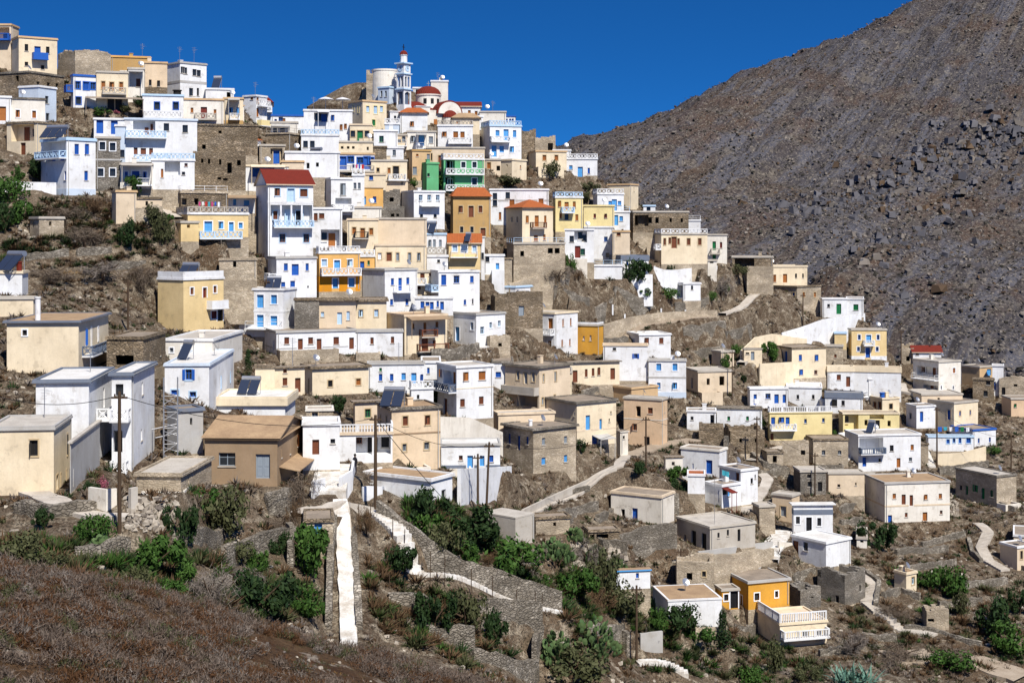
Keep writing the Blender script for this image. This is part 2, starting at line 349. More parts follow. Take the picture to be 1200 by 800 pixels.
def rail_mesh(mb, p, q, h=.9, style='l', mi=0):
    """one straight run of railing between two floor points"""
    p = Vector(p); q = Vector(q); L = (q-p).length
    if L < .15: return
    d = (q-p)/L; n = Vector((-d.y, d.x, 0)).normalized() if abs(d.x)+abs(d.y) > 0 else Vector((1, 0, 0)); up = Vector((0, 0, 1))
    def bx(s0, s1, z0, z1, t=.05):
        vs = []
        for s in (s0, s1):
            for e in (-t, t):
                for z in (z0, z1): vs.append(p+d*s+n*e+up*z)
        mb.add(vs, [(0, 1, 3, 2), (4, 6, 7, 5), (0, 4, 5, 1), (2, 3, 7, 6), (0, 2, 6, 4), (1, 5, 7, 3)], mi)
    if style == 's': bx(0, L, 0, h, .05); return
    if style == 'o':                         # open metal rail
        bx(0, L, h-.05, h, .03); bx(0, L, h*.5, h*.5+.04, .02)
        k = max(1, int(L/1.3))
        for i in range(k+1): s = L*i/k; bx(max(0, s-.03), min(L, s+.03), 0, h, .025)
        return
    bx(0, L, h-.1, h, .075); bx(0, L, 0, .1, .06)
    k = max(1, int(round(L/1.7)))
    for i in range(k+1): s = L*i/k; bx(max(0, s-.09), min(L, s+.09), .1, h-.1, .07)
    if style == 'b':
        m = max(2, int(L/.26))
        for i in range(m): s = (i+.5)*L/m; bx(s-.05, s+.05, .1, h-.1, .045)
    elif style == 'i':
        m = max(2, int(L/.16))
        for i in range(m): s = (i+.5)*L/m; bx(s-.014, s+.014, .1, h-.1, .014)
    else:
        for i in range(k):
            s0 = L*i/k+.09; s1 = L*(i+1)/k-.09; m = max(1, int(round((s1-s0)/.6)))
            for j in range(m):
                a = s0+(s1-s0)*j/m; b = s0+(s1-s0)*(j+1)/m
                mb.bar(p+d*a+up*.1, p+d*b+up*(h-.1), .045, mi); mb.bar(p+d*b+up*.1, p+d*a+up*(h-.1), .045, mi)
                c = p+d*((a+b)/2)+up*(h/2); mb.bar(c-d*.16, c+up*.16, .04, mi); mb.bar(c-d*.16, c-up*.16, .04, mi); mb.bar(c+d*.16, c+up*.16, .04, mi); mb.bar(c+d*.16, c-up*.16, .04, mi)
SIZES = {'w': (.74, 1.0), 's': (.78, 1.05), 'x': (.72, 1.1), 'd': (.92, 1.95), 'o': (.62, .85)}
ROOTS = {}
def build(k):
    Mp, dR, dL, w1, w2, Hh = k['M'], k['dR'], k['dL'], k['w1'], k['w2'], k['Hh']; wall = k['wall']
    rz = math.atan2(dR.y, dR.x)
    nm = k.get('nm', 'house'); root = empty(nm, Mp, rz, k['label'], k.get('cat', 'ruin' if 'ruin' in nm else 'house'), k.get('grp')); ROOTS[k['label']] = (root, k)
    ext = k.get('ext', 3.2); pxm = F/Mp.y
    isruin = k.get('rt') == 'ruin'; ztop = Hh if isruin or k.get('rt') in ('hip', 'gable', 'gabley') else Hh-.14
    def locate(u, v):
        q = (u-UC)/F; rd = Vector((q, 1, (VH-v)/F))
        face = 'R' if (u >= k['uM'] and k['uR'] > k['uM']) or k['uL'] == k['uM'] else 'L'
        nrm = -dL if face == 'R' else -dR
        t = nrm.dot(Mp)/nrm.dot(Vector((rd.x, rd.y, 0))); P = rd*t
        s = (P-Mp).dot(dR) if face == 'R' else w1-(P-Mp).dot(dL)
        return face, s, P.z-Mp.z
    holes = {'R': [], 'L': []}; place = []; recs = []
    for rc_ in k.get('rec', ()):
        u0, v0, u1, v1, dp = rc_[:5]; f, s0, z1 = locate(u0, v0); f2, s1, z0 = locate(u1, v1)
        W_ = w2 if f == 'R' else w1
        s0 = max(.12, s0); s1 = min(W_-.12, s1); z1 = min(z1, ztop-.12); z0 = max(z0, -.2)
        if s1-s0 > .4 and z1-z0 > .4: holes[f].append((s0, s1, z0, z1, dp, True)); recs.append((f, s0, s1, z0, z1, dp, rc_[5] if len(rc_) > 5 else 0))
    for grp in k['ops'].split():
        code, _, lst = grp.partition(':')
        for it in lst.split(';'):
            n = [float(x) for x in it.split(',')]; u, v = n[:2]
            f, s, z = locate(u, v); W_ = w2 if f == 'R' else w1
            w, h = SIZES[code[0]]; pf = pxm*(1 if f == 'R' and k['uR'] > k['uM'] else 1)
            if len(n) > 2: w, h = n[2]/pxm, n[3]/pxm
            w = min(w, W_*.7); inrec = None
            for rr in recs:
                if rr[0] == f and rr[1]-.2 < s < rr[2]+.2 and rr[3]-.3 < z < rr[4]+.3: inrec = rr
            lim0, lim1 = (inrec[1], inrec[2]) if inrec else (0, W_)
            s = min(max(s, lim0+w/2+.1), lim1-w/2-.1); z0 = z-h/2
            if code[0] == 'd' and inrec: z0 = inrec[3]+.01
            if inrec: h = min(h, inrec[4]-z0-.12)
            h = min(h, ztop-.1-z0)
            if z0 < -.2: h += z0+.2; z0 = -.2
            if h < .25 or w < .2: continue
            w, h = round(w, 1), round(h, 1)
            if not inrec: holes[f].append((s-w/2, s+w/2, z0, z0+h, .24 if code[0] != 'o' else .40, False))
            place.append((code, f, s, z0, w, h, (inrec[5]-.225 if inrec else 0)))
    zb = ext if k.get('full') else .6; mb = MB()
    for f, W_ in (('R', w2), ('L', w1)):
        T = (lambda s, t, z: (s, t, z)) if f == 'R' else (lambda s, t, z: (t, w1-s, z))
        hs = holes[f]; xs = sorted({0, W_, *[h[0] for h in hs], *[h[1] for h in hs]}); zs = sorted({-zb, ztop, *[h[2] for h in hs], *[h[3] for h in hs]})
        xs = [x for x in xs if 0 <= x <= W_]; zs = [z for z in zs if -zb <= z <= ztop]
        for i in range(len(xs)-1):
            for j in range(len(zs)-1):
                cx, cz = (xs[i]+xs[i+1])/2, (zs[j]+zs[j+1])/2
                if any(h[0] < cx < h[1] and h[2] < cz < h[3] for h in hs): continue
                mb.quad(T(xs[i], 0, zs[j]), T(xs[i+1], 0, zs[j]), T(xs[i+1], 0, zs[j+1]), T(xs[i], 0, zs[j+1]))
        for (a, b, c, d, dp, back) in hs:
            mb.quad(T(a, 0, c), T(a, dp, c), T(a, dp, d), T(a, 0, d)); mb.quad(T(b, 0, d), T(b, dp, d), T(b, dp, c), T(b, 0, c))
            mb.quad(T(a, 0, d), T(a, dp, d), T(b, dp, d), T(b, 0, d)); mb.quad(T(a, 0, c), T(b, 0, c), T(b, dp, c), T(a, dp, c))
            if back: mb.quad(T(a, dp, c), T(b, dp, c), T(b, dp, d), T(a, dp, d))
    mb.quad((w2, 0, -zb), (w2, w1, -zb), (w2, w1, ztop), (w2, 0, ztop)); mb.quad((w2, w1, -zb), (0, w1, -zb), (0, w1, ztop), (w2, w1, ztop))
    rt = k.get('rt', 'flat'); cn = k.get('cn', 'concrete' if wall not in ('white', 'paleblue') else 'white'); rc = k.get('rc', 'roof_earth')
    if rt == 'ruin':                          # thick walls open to the sky, broken along the top
        rnd = random.Random(int(k['uL']*7+k['vt'])); th = .5
        def crest(p, q, inn):
            p = Vector(p); q = Vector(q); L = (q-p).length; n = max(2, int(L/.45)); hh = 0
            for i in range(n):
                hh = max(0.02, min(.6, hh+rnd.uniform(-.25, .25))); a = p+(q-p)*(i/n); b = p+(q-p)*((i+1)/n); i2 = Vector(inn)*th; e = Vector(inn)*.004
                x0, x1 = sorted((a.x, b.x)) if abs(a.x-b.x) > .01 else sorted((a.x+e.x, a.x+i2.x)); y0, y1 = sorted((a.y, b.y)) if abs(a.y-b.y) > .01 else sorted((a.y+e.y, a.y+i2.y))
                mb.box(x0, x1, y0, y1, ztop-.8, ztop+hh)
        crest((0, 0, 0), (w2, 0, 0), (0, 1, 0)); crest((0, th, 0), (0, w1-th, 0), (1, 0, 0)); crest((w2, th, 0), (w2, w1-th, 0), (-1, 0, 0)); crest((0, w1, 0), (w2, w1, 0), (0, -1, 0))
        mb.quad((.3, .3, ztop-.75), (w2-.3, .3, ztop-.75), (w2-.3, w1-.3, ztop-.6), (.3, w1-.3, ztop-.6))
    mb.build('wall', wall, root)
    fm = k.get('fm', 'palestone'); fo = MB(); fo.box(-.03, w2+.03, -.03, w1+.03, -ext-2.5, -.22); fo.build('foundation', fm, root)
    if rt == 'flat':
        ov = k.get('ov', .13); r = MB(); th = k.get('th', .14); r.box(-ov, w2+ov, -ov, w1+ov, Hh-th if th > .14 else Hh-.14, Hh, 1, 0)
        ph = k.get('ph', .14); e = ov-.04; g = .2
        if ph > 0 and min(w1, w2) > 1.2:
            r.box(-e, w2+e, -e, -e+g, Hh+.001, Hh+ph, 1); r.box(-e, w2+e, w1+e-g, w1+e, Hh+.001, Hh+ph, 1); r.box(-e, -e+g, -e+g, w1+e-g, Hh+.001, Hh+ph, 1); r.box(w2+e-g, w2+e, -e+g, w1+e-g, Hh+.001, Hh+ph, 1)
        r.build('roof', [rc, cn], root)
    elif rt in ('hip', 'gable', 'gabley'):
        o = .28; rh = k.get('rh', 1.4); x0, x1, y0, y1, z = -o, w2+o, -o, w1+o, Hh; r = MB()
        if rt == 'hip':
            m = min(x1-x0, y1-y0)/2; a = Vector((x0+m, (y0+y1)/2, z+rh)) if x1-x0 >= y1-y0 else Vector(((x0+x1)/2, y0+m, z+rh)); b_ = Vector((x1-m, (y0+y1)/2, z+rh)) if x1-x0 >= y1-y0 else Vector(((x0+x1)/2, y1-m, z+rh))
            p = [(x0, y0, z), (x1, y0, z), (x1, y1, z), (x0, y1, z)]
            if x1-x0 >= y1-y0: r.add(p+[a, b_], [(0, 1, 5, 4), (1, 2, 5), (2, 3, 4, 5), (3, 0, 4)], 0)
            else: r.add(p+[a, b_], [(0, 1, 4), (1, 2, 5, 4), (2, 3, 5), (3, 0, 4, 5)], 0)
        elif rt == 'gable':                   # ridge along the right-hand face
            ym = (y0+y1)/2; r.add([(x0, y0, z-.08), (x1, y0, z-.08), (x1, ym, z+rh), (x0, ym, z+rh), (x1, y1, z-.08), (x0, y1, z-.08)], [(0, 1, 2, 3), (3, 2, 4, 5)], 0)
            r.add([(x0, y0, z-.2), (x1, y0, z-.2), (x1, ym, z+rh-.12), (x0, ym, z+rh-.12), (x1, y1, z-.2), (x0, y1, z-.2)], [(0, 1, 2, 3), (3, 2, 4, 5)], 1)
            r.quad((x0, y0, z-.08), (x0, y0, z-.2), (x1, y0, z-.2), (x1, y0, z-.08), 1)
            for x in (0, w2): g = MB(); g.add([(x, 0, z), (x, w1, z), (x, w1/2, z+rh-.15)], [(0, 1, 2)], 0); g.build('gable', wall, root)
        else:                                 # ridge running away along the left-hand face
            xm = (x0+x1)/2; r.add([(x0, y0, z-.08), (x0, y1, z-.08), (xm, y1, z+rh), (xm, y0, z+rh), (x1, y1, z-.08), (x1, y0, z-.08)], [(0, 1, 2, 3), (3, 2, 4, 5)], 0)
            r.add([(x0, y0, z-.2), (xm, y0, z+rh-.12), (x1, y0, z-.2), (x1, y0, z-.08), (xm, y0, z+rh), (x0, y0, z-.08)], [(0, 1, 4, 5), (1, 2, 3, 4)], 1)
            for y in (0, w1): g = MB(); g.add([(0, y, z), (w2, y, z), (w2/2, y, z+rh-.15)], [(0, 1, 2)], 0); g.build('gable', wall, root)
        r.quad((x0, y0, z-.21), (x1, y0, z-.21), (x1, y1, z-.21), (x0, y1, z-.21), 1)
        r.build('roof', [k.get('rc', 'tile_orange'), k.get('cn', 'sand')], root)
    # doors, windows, shutters
    for (code, f, s, z0, w, h, toff) in place:
        if code[0] == 'o': continue
        tr = k.get('tr') if len(code) < 3 else code[2]
        if not tr and wall in ('cream', 'sand', 'peach', 'tan', 'offwhite', 'palestone', 'ochre') and len(k['label']) % 2: tr = 't' if wall != 'offwhite' else 'w'
        me, pane = opening_meshes(code[0], code[1], w, h, tr, 1 if code[0] == 's' and (int(s*10)+int(z0*10)+len(k['label'])) % 4 == 0 else 0)
        loc = (s, toff, z0) if f == 'R' else (toff, w1-s, z0); rr = 0 if f == 'R' else R(-90)
        o = link('door' if code[0] == 'd' else 'window', me, root, loc, rr)
        if pane: link('pane', pane, o)
    # columns of porches
    for (f, s0, s1, z0, z1, dp, ncol) in recs:
        if ncol:
            c = MB(); T = (lambda s, t, z: (s, t, z)) if f == 'R' else (lambda s, t, z: (t, w1-s, z))
            for i in range(ncol):
                s = s0+(s1-s0)*(i+1)/(ncol+1); a = T(s-.11, .05, z0); b_ = T(s+.11, .27, z1); c.box(min(a[0], b_[0]), max(a[0], b_[0]), min(a[1], b_[1]), max(a[1], b_[1]), z0, z1)
            c.build('column', wall if wall in ('white', 'offwhite', 'cream') else 'white', root)
    for (u0, u1, v, st) in k.get('bal', ()):
        f, s0, z = locate(u0, v); f1, s1, _z = locate(u1, v)
        if f1 != f: s1 = w1
        T = (lambda s, t, z: (s, t, z)) if f == 'R' else (lambda s, t, z: (t, w1-s, z)); W_ = w2 if f == 'R' else w1
        s0 = max(0.02, s0); s1 = min(W_-.02, s1); dp = 1.0; sb = MB()
        def bx(a0, a1, t0, t1, z0, z1):
            A = T(a0, t0, z0); B = T(a1, t1, z1); sb.box(min(A[0], B[0]), max(A[0], B[0]), min(A[1], B[1]), max(A[1], B[1]), z0, z1)
        if s1-s0 < .5: continue
        bx(s0, s1, -dp, -.003, z-.15, z); bo = sb.build('balcony', 'concrete' if st[0] in 'ing' else ('white' if st[0] != 'B' else 'paint_b'), root)
        rb = MB(); a, b_, c, d = T(s0+.08, 0, z), T(s0+.08, -dp+.08, z), T(s1-.08, -dp+.08, z), T(s1-.08, 0, z)
        for p, q in ((a, b_), (b_, c), (c, d)): rail_mesh(rb, p, q, .88, st[1])
        rb.build('railing', RAILMAT[st[0]], bo)
    if 'rail' in k:
        st = k['rail']; rb = MB(); hh = k.get('rh2', .85)
        if k['uR'] > k['uM']: rail_mesh(rb, (.02, .02, Hh), (w2-.02, .02, Hh), hh, st[1])
        if k['uM'] > k['uL']: rail_mesh(rb, (.02, w1-.02, Hh), (.02, .02, Hh), hh, st[1])
        if k['free'] == 'w1': rail_mesh(rb, (w2-.02, .02, Hh), (w2-.02, w1*.8, Hh), hh, st[1]); rail_mesh(rb, (.02, .02, Hh), (.02, w1*.8, Hh), hh, st[1])
        rb.build('railing', RAILMAT[st[0]], root)
    for (x, y, w, d, z0, h, m) in k.get('add', ()):      # extra blocks on the roof: x, y as shares of the plan
        a = MB(); a.box(x*w2, x*w2+w, y*w1, y*w1+d, Hh+z0, Hh+z0+h); a.build('chimney' if w < 1 else 'roof_block', m, root)
    for (u0, u1, v, m) in k.get('awn', ()):              # lean-to canopies over a stretch of wall
        f, s0, z = locate(u0, v); f1, s1, _ = locate(u1, v)
        if f1 != f: s1 = w1
        T = (lambda s, t, z: (s, t, z)) if f == 'R' else (lambda s, t, z: (t, w1-s, z)); a = MB(); e = .07
        P = [T(s0, -.01, z+.25), T(s1, -.01, z+.25), T(s1, -1.7, z-.1), T(s0, -1.7, z-.1)]
        a.add(P+[(x, y, q-e) for x, y, q in P], [(0, 1, 2, 3), (4, 7, 6, 5), (2, 6, 7, 3), (0, 3, 7, 4), (1, 5, 6, 2), (0, 4, 5, 1)], 0)
        for s in (s0+.1, s1-.1): p = Vector(T(s, -1.6, z-.15)); a.bar(p, (p.x, p.y, max(-ext+.5, z-2.5)), .05, 0)
        a.build('canopy', m, root)
    if 'band' in k:                           # a painted plinth or string course, in photo rows
        for (v0, v1, m) in k['band']:
            z1 = (k['vb']-v0)/F*Mp.y; z0 = (k['vb']-v1)/F*Mp.y
            if z0 < .2: z0 = -.24
            hit_ = lambda h: h[2] < z1 and h[3] > z0
            for f, W_ in (('R', w2), ('L', w1)):
                cuts = sorted([(max(0, h[0]-.14), min(W_, h[1]+.14)) for h in holes[f] if hit_(h)]); p = -.02
                for c0, c1 in cuts+[(W_+.02, 0)]:
                    if c0-p > .05:
                        a = MB()
                        if f == 'R': a.box(max(p, 0), min(c0, W_+.02), -.03, .02, z0, z1)
                        else: a.box(-.03, .02, w1-min(c0, W_), w1-max(p, 0), z0, z1)
                        a.build('plinth', m, root)
                    p = max(p, c1)
    rnd = random.Random(sum(map(ord, k['label'])))   # small fittings every such house has
    if rt == 'flat' and 'rail' not in k and Hh > 2.2 and min(w1, w2) > 1.8 and Mp.y > 125 and wall not in ('concrete', 'oldwhite', 'greystone') and k.get('cat') is None:
        if rnd.random() < .3:
            q = MB(); x, y, h_ = w2*rnd.uniform(.2, .8), w1*rnd.uniform(.3, .8), rnd.uniform(.5, 1.0); q.box(x-.28, x+.28, y-.25, y+.25, Hh, Hh+h_); q.box(x-.34, x+.34, y-.31, y+.31, Hh+h_, Hh+h_+.08); q.build('chimney', wall if wall not in ('stone', 'greystone') else 'palestone', root)
        if rnd.random() < .3:
            q = MB(); x, y = w2*rnd.uniform(.1, .9), w1*rnd.uniform(.15, .6); q.bar((x, y, Hh), (x, y, Hh+.8), .03); cx_ = Vector((x, y-.1, Hh+.9)); ax = Vector((.3, -.8, .5)).normalized(); e1 = ax.orthogonal().normalized(); e2 = ax.cross(e1)
            ring = [cx_+ax*.1+(e1*math.cos(t)+e2*math.sin(t))*.42 for t in [6.283*i/12 for i in range(12)]]; q.add(ring+[cx_, cx_-ax*.04], [(i, (i+1) % 12, 12) for i in range(12)]+[((i+1) % 12, i, 13) for i in range(12)]); q.build('satellite_dish', 'metal', root)
    if rnd.random() < .45 and Hh > 2.2 and not isruin:
        q = MB(); x = (.22 if rnd.random() < .5 else w2-.22); q.bar((x, -.07, .05), (x, -.07, ztop-.1), .045, 0, 6); q.bar((x, -.07, ztop-.1), (x, .05, ztop-.02), .045, 0, 6)
        if k['uR'] > k['uM']: q.build('drainpipe', 'grey', root)
    if rnd.random() < .42 and not isruin and Mp.y > 130 and k['uR']-k['uM'] > 18 and 'bal' not in k and w2 > 2.5:   # a walled terrace before the door
        dp = 1.7; x0, x1 = (0, w2*rnd.uniform(.5, .85)) if rnd.random() < .5 else (w2*rnd.uniform(.15, .5), w2)
        pts_ = [Mp+dR*x-dL*y for x in (x0-.3, (x0+x1)/2, x1+.3) for y in (.6, dp+.4)]
        if not any(o is not k and any(inside(o, p, .3) for p in pts_) for o in SPECS):
            q = MB(); q.box(x0, x1, -dp, -.035, -4.5, -.12); hh = rnd.uniform(.35, .7)
            q.box(x0, x1, -dp, -dp+.22, -.119, hh); q.box(x0, x0+.22, -dp+.221, -.036, -.119, hh); q.box(x1-.22, x1, -dp+.221, -.036, -.119, hh)
            q.build('terrace', rnd.choice(['palestone', 'oldwhite', wall if wall not in ('stone', 'greystone') else 'stone', 'drystone']), root)
    return root
# ---------------------------------------------------------------- houses: the village, house by house, as read off the photograph
# --- upper left quarter, from the skyline down
H('cream house with deep blue porch at the top left corner of the village',-12,13,22,29,80,'sand','d b'.replace('d b','sb:3,43'),rec=[(-8,32,11,46,1.5)],bal=[(-10,13,47,'Bi')],cn='tan')
H('tall cream house with solid blue balcony on the upper left skyline',14,22,67,43,88,'cream','sk:31,56,4,8;56,59,4,8 db:44,62 sk:31,75,4,5;50,79,4,5',bal=[(37,55,69,'Bs')],cn='tan')
H('long brown stone house below the cream house with blue balcony',-10,34,75,84,118,'stone','ok:20,92;45,99;57,100;67,101',cn='greystone')
H('house with white left wall and pale blue right wall near the left edge',22,45,66,101,142,'paleblue','wk:55,117 wk:56,137',rc='roof_white')
H('flat cream house with two narrow brown windows under white lintels',13,13,53,115,143,'offwhite','so:21,133,4,9;40,134,4,9',tr='w',cn='greystone')
H('small white house with brown door cut by the left edge',-14,-14,13,113,145,'white','do:3,133')
H('ruined stone house with patches of pale plaster on the ridge',68,88,130,60,92,'palestone','',rt='ruin',nm='ruined_house')
H('long house with orange roof edge on the left skyline',130,130,176,66,88,'ochre','',cn='orange')
H('tiny white roof house below the long orange-edged house',137,137,150,75,92,'white','wk:143,80')
H('white house with blue balcony and blue stairs among the upper left houses',83,86,113,88,126,'white','wb:91,100 sb:101,101 wb:110,101 wk:92,118',cn='paint_b',bal=[(83,113,108,'Bi')],tr='b')
H('cream house with three brown windows above a plant-filled pergola',113,113,150,84,128,'cream','so:121,100,4,9;131,101,5,9;142,101,4,9 dk:130,124;139,124',bal=[(120,148,110,'gl')],awn=[(100,168,115,'roof_earth')],cn='concrete')
H('white house with grey canopy and one brown window right of the pergola',150,150,169,80,120,'offwhite','sn:162,97,5,10',awn=[(150,168,84,'grey')])
H('tan house with two small windows and a stone base on the skyline',168,168,196,73,112,'peach','sk:176,97,3,7;186,98,3,7',band=[(102,116,'stone')],cn='tan')
H('white house with two blue framed windows over a white lattice balustrade',167,167,215,111,142,'white','wk:184,124;206,124',tr='b',cn='paint_p',bal=[(168,213,138,'wl')])
H('tall white house with four dark top windows and pink laundry on the skyline',194,211,242,73,118,'white','wk:213,82;217,83;228,85;233,86 wk:224,108,5,9;232,108,3,9',band=[(94,97,'grey')],cn='grey')
H('white house with brown door and two brown windows under the tall skyline house',215,215,262,116,146,'offwhite','so:225,129,3,6;252,131,3,6 dr:239,133',bal=[(228,254,140,'gl')],cn='tan')
H('broad white house with pale blue outside stair and two dark windows',146,146,231,139,190,'white','dn:172,150,4,9 sn:178,149,3,9 wk:195,149;217,151 dn:159,177,4,8;168,178,6,9;177,178,4,9',bal=[(147,195,161,'bl'),(157,200,189,'bl')],cn='paleblue',rec=[(156,140,182,158,.9)],dep=5)
H('white lower house with pale blue rail below the broad white house',178,178,228,187,220,'white','wk:215,203,4,4 so:190,203,3,10 wn:218,193,4,4',rail='bl',rec=[(193,189,211,205,1.0)],dep=3,dd=-3)
H('white house with blue door and shaded porch above the bramble slope',141,141,179,192,219,'offwhite','db:159,209 sb:148,205,4,7;170,205,4,7',awn=[(142,178,193,'roof_concrete')],bal=[(160,178,217,'wo')],dep=3,dd=-2)
H('cream narrow house with pale blue windows on a white balcony',262,262,285,115,148,'cream','sc:271,130,4,9;279,130,4,9',bal=[(269,281,140,'wl')],band=[(141,148,'ochre')],awn=[(267,281,117,'grey')],cn='tan')
H('white flat house carrying a solar heater behind the skyline cream house',241,241,274,104,118,'white','ok:268,111')
H('tall white narrow house with stacked brown balconies on the skyline',285,300,313,112,150,'white','so:295,115,4,4 so:302,118,4,7;302,132,4,10',bal=[(301,312,124,'wl'),(301,312,147,'ys')],cn='white')
H('small white house with red roof at the right end of the left skyline',310,310,319,120,145,'paleblue','wk:314,126',rt='hip',rc='tile_red',rh=.9,bal=[(310,319,131,'wl')])
H('low white house with blue trim on the saddle of the ridge',318,318,356,135,152,'white','wb:323,141,3,3;329,141 so:333,141,3,4',cn='paint_b')
H('cream house with grey canopy on a square stone base',317,317,349,143,162,'offwhite','wk:323,154;331,154',awn=[(318,340,148,'grey')],cn='concrete')
H('square brown stone house under the grey canopy',312,338,352,156,180,'stone','ok:347,168',cn='palestone',rail='go')
H('brown stone tower house with small square holes left of the orange hip roof',231,231,302,146,180,'stone','ok:239,172,4,5;258,155,3,3',cn='stone')
H('big ruined stone house front with broken window holes',226,226,288,179,221,'stone','ok:237,188,3,6;245,189,3,6;258,190,3,6;269,197,5,12;280,191,4,6;264,210,5,3;257,209,4,3',rt='ruin',nm='ruined_house',dep=4)
H('white house with orange hip roof and blue doors behind the ruin',259,281,306,163,180,'white','db:285,175;301,176 sb:293,176',rt='hip',rc='tile_orange',rh=1.0,awn=[(282,306,170,'white')])
H('low stone house with one bright blue door',304,304,334,170,192,'palestone','db:324,183',rec=[(317,174,331,192,.6)])
H('white terrace house with awning and blue doors beside the stone ruin',288,288,338,194,222,'white','db:304,200;310,200;318,200 db:298,199',awn=[(294,334,195,'cream')],cn='cream',dep=4)
H('tan plain house with flat roof right of the white awning',330,330,356,189,206,'sand','',cn='tan')
H('long low white house with blank wall above the red roofed tall house',334,334,398,178,206,'white','ok:361,194,3,7;372,193,3,5',dep=4)
H('stone terrace house with white roof railing and two dark holes',196,212,267,225,248,'stone','ok:216,236;230,236',rail='wo',dep=4,cn='palestone')
H('small white house with blue doors under a dry pergola',266,266,300,231,248,'white','sc:275,237,4,7;289,238,6,6',awn=[(266,300,231,'brown')],rc='roof_white')
H('yellow house with light blue doors and lattice roof rail above a stone base',205,220,291,250,279,'yellow','dc:244,266,9,13;271,266,6,11 sc:259,264,6,8;282,264,5,7',tr='w',rail='gl',cn='white',bal=[(232,282,279,'bl')],band=[(278,302,'palestone')],ext=5)
H('small yellow shed with square hole left of the yellow house',204,212,233,260,281,'yellow','ok:221,265,4,4')
H('stone shed with one doorway on the bramble slope',257,257,301,304,326,'palestone','ok:275,309,4,8',cn='palestone')
H('cream house with shaded brown doors below the pale blue wall at left',8,42,75,143,182,'cream','so:58,156,4,8;67,156,4,8 dn:24,158;27,176 wn:33,155',rec=[(13,145,40,165,1.2)],cn='stone')
H('blue porch house with deep blue doors and white tower at left',48,78,112,162,229,'white','db:54,174,7,13;64,174,8,13;73,174,6,12 sb:90,175,6,12;102,175,6,12 sb:77,206,5,10;101,206,5,11',bal=[(33,78,188,'bl')],cn='paint_p',band=[(221,236,'paleblue')],rec=[(50,165,77,188,1.1)],rc='roof_white',th=.25,yaw=62)
H('grey stone house with four white framed windows joined to the white tower',112,112,141,161,222,'greystone','wk:120,171;132,172;118,202;132,202',tr='w',band=[(186,188,'grey')])
H('low white house with blue doors under stone rubble at left',110,110,147,139,165,'white','db:117,148;134,149')
H('pale grey house side behind the grey stone house',135,135,147,147,190,'paleblue','wk:143,180')
H('tan concrete block house on the bramble slope at left',131,136,160,224,262,'sand','',cn='tan')
H('small grey stone shed alone on the left slope',35,46,75,255,278,'palestone','ok:39,263,4,8;59,262,3,5',cn='concrete')
H('low stone wall house under the white stair',152,152,191,244,262,'palestone','',rt='ruin',nm='ruined_house')
# --- church hill
H('white house with canopy terrace and deep blue door below the windmill',356,356,413,129,164,'white','wk:373,137,7,8 db:380,141 sb:390,138,4,7 so:400,149,3,7;405,148,3,6',awn=[(372,386,131,'white')],rec=[(368,132,384,143,.9)])
H('white house with blue roof rail and white outside stair',353,353,397,158,182,'white','wk:358,169;366,169',rail='bl')
H('grand tan house with grey shaded side and pale blue windows',408,425,453,118,156,'cream','sp:431,128,4,7;440,129,5,9;447,128,4,7 sg:438,144,4,7 sp:414,127,3,8;420,128,3,8',cn='tan',tr='y')
H('pale blue house at the foot of the windmill',443,456,466,102,122,'paleblue','wk:447,110,3,7;452,110,3,7',cn='paint_p')
H('white bare building behind the red church dome',505,505,525,95,122,'offwhite','',cn='white',d=256)
H('white house with dark doorway between bell tower and dome',484,484,500,103,126,'white','ok:491,110,8,10',d=252)
H('white box house with flat red tile edge below the bell tower',469,469,501,132,155,'white','so:483,145,4,6',rt='hip',rc='tile_orange',rh=.9)
H('cream house with green door under the grand tan house',410,410,436,146,170,'cream','dg:422,160 wk:430,157;412,157',cn='sand')
H('white house with one green window left of centre near the church',438,438,466,153,176,'white','wg:447,163',rc='roof_white')
H('small white stair house with lattice parapet below the grand tan house',451,451,468,145,160,'paleblue','',rail='wl')
H('cream house with grey blue shutters and balcony below the church',477,477,511,154,178,'offwhite','se:484,163,5,7;505,164,5,8 dc:494,164',bal=[(487,503,174,'wo')],awn=[(488,500,158,'grey')])
H('narrow cream house with grey window left of the church shutters house',463,463,477,158,176,'sand','we:468,165,4,4;473,163,4,7',bal=[(464,477,171,'wo')])
H('white house with brown windows and long balcony below the church',513,513,554,147,178,'white','so:521,157,5,6;534,158,6,8;542,158,5,7',bal=[(525,553,168,'wl')],rail='gl',dep=5)
H('cream house with tan tile hip roof beside the church',530,530,562,138,156,'cream','so:537,143,4,4;553,143,3,5',rt='hip',rc='roof_brown',rh=.9)
H('white church hall with dark red roof on the skyline',533,533,563,124,142,'white','so:550,132,3,5;558,133,3,5',rt='gable',rc='tile_red',rh=1.0)
H('long low white house at the right end of the church skyline',562,562,593,131,148,'offwhite','')
H('little white house with three blue windows on the skyline',590,590,604,136,150,'white','sb:594,141,2,3;598,141,2,3;601,141,2,3',cn='paint_b')
H('tall white house with bright blue shutters and blue shaded side',564,574,611,147,186,'white','sc:583,156,5,7;603,157,4,8 dc:593,158 dc:579,177;sc:588,175'.replace(';sc:',' sc:')+' sc:600,175,5,7',bal=[(574,597,166,'wl')],rail='bl',cn='paint_p',tr='w')
H('stone ruin against the sky right of the blue shuttered house',610,610,628,154,188,'stone','',rt='ruin',nm='ruined_house')
H('small stone ruin with black doorway against the sky',627,627,651,162,182,'palestone','ok:645,172,6,9',rt='ruin',nm='ruined_house')
H('cream house with two orange brown shutters near the ridge end',619,628,664,177,200,'cream','so:638,185,4,6;652,185,4,6',cn='tan')
H('white house wall between the cream house and the last ridge house',648,648,669,176,200,'white','')
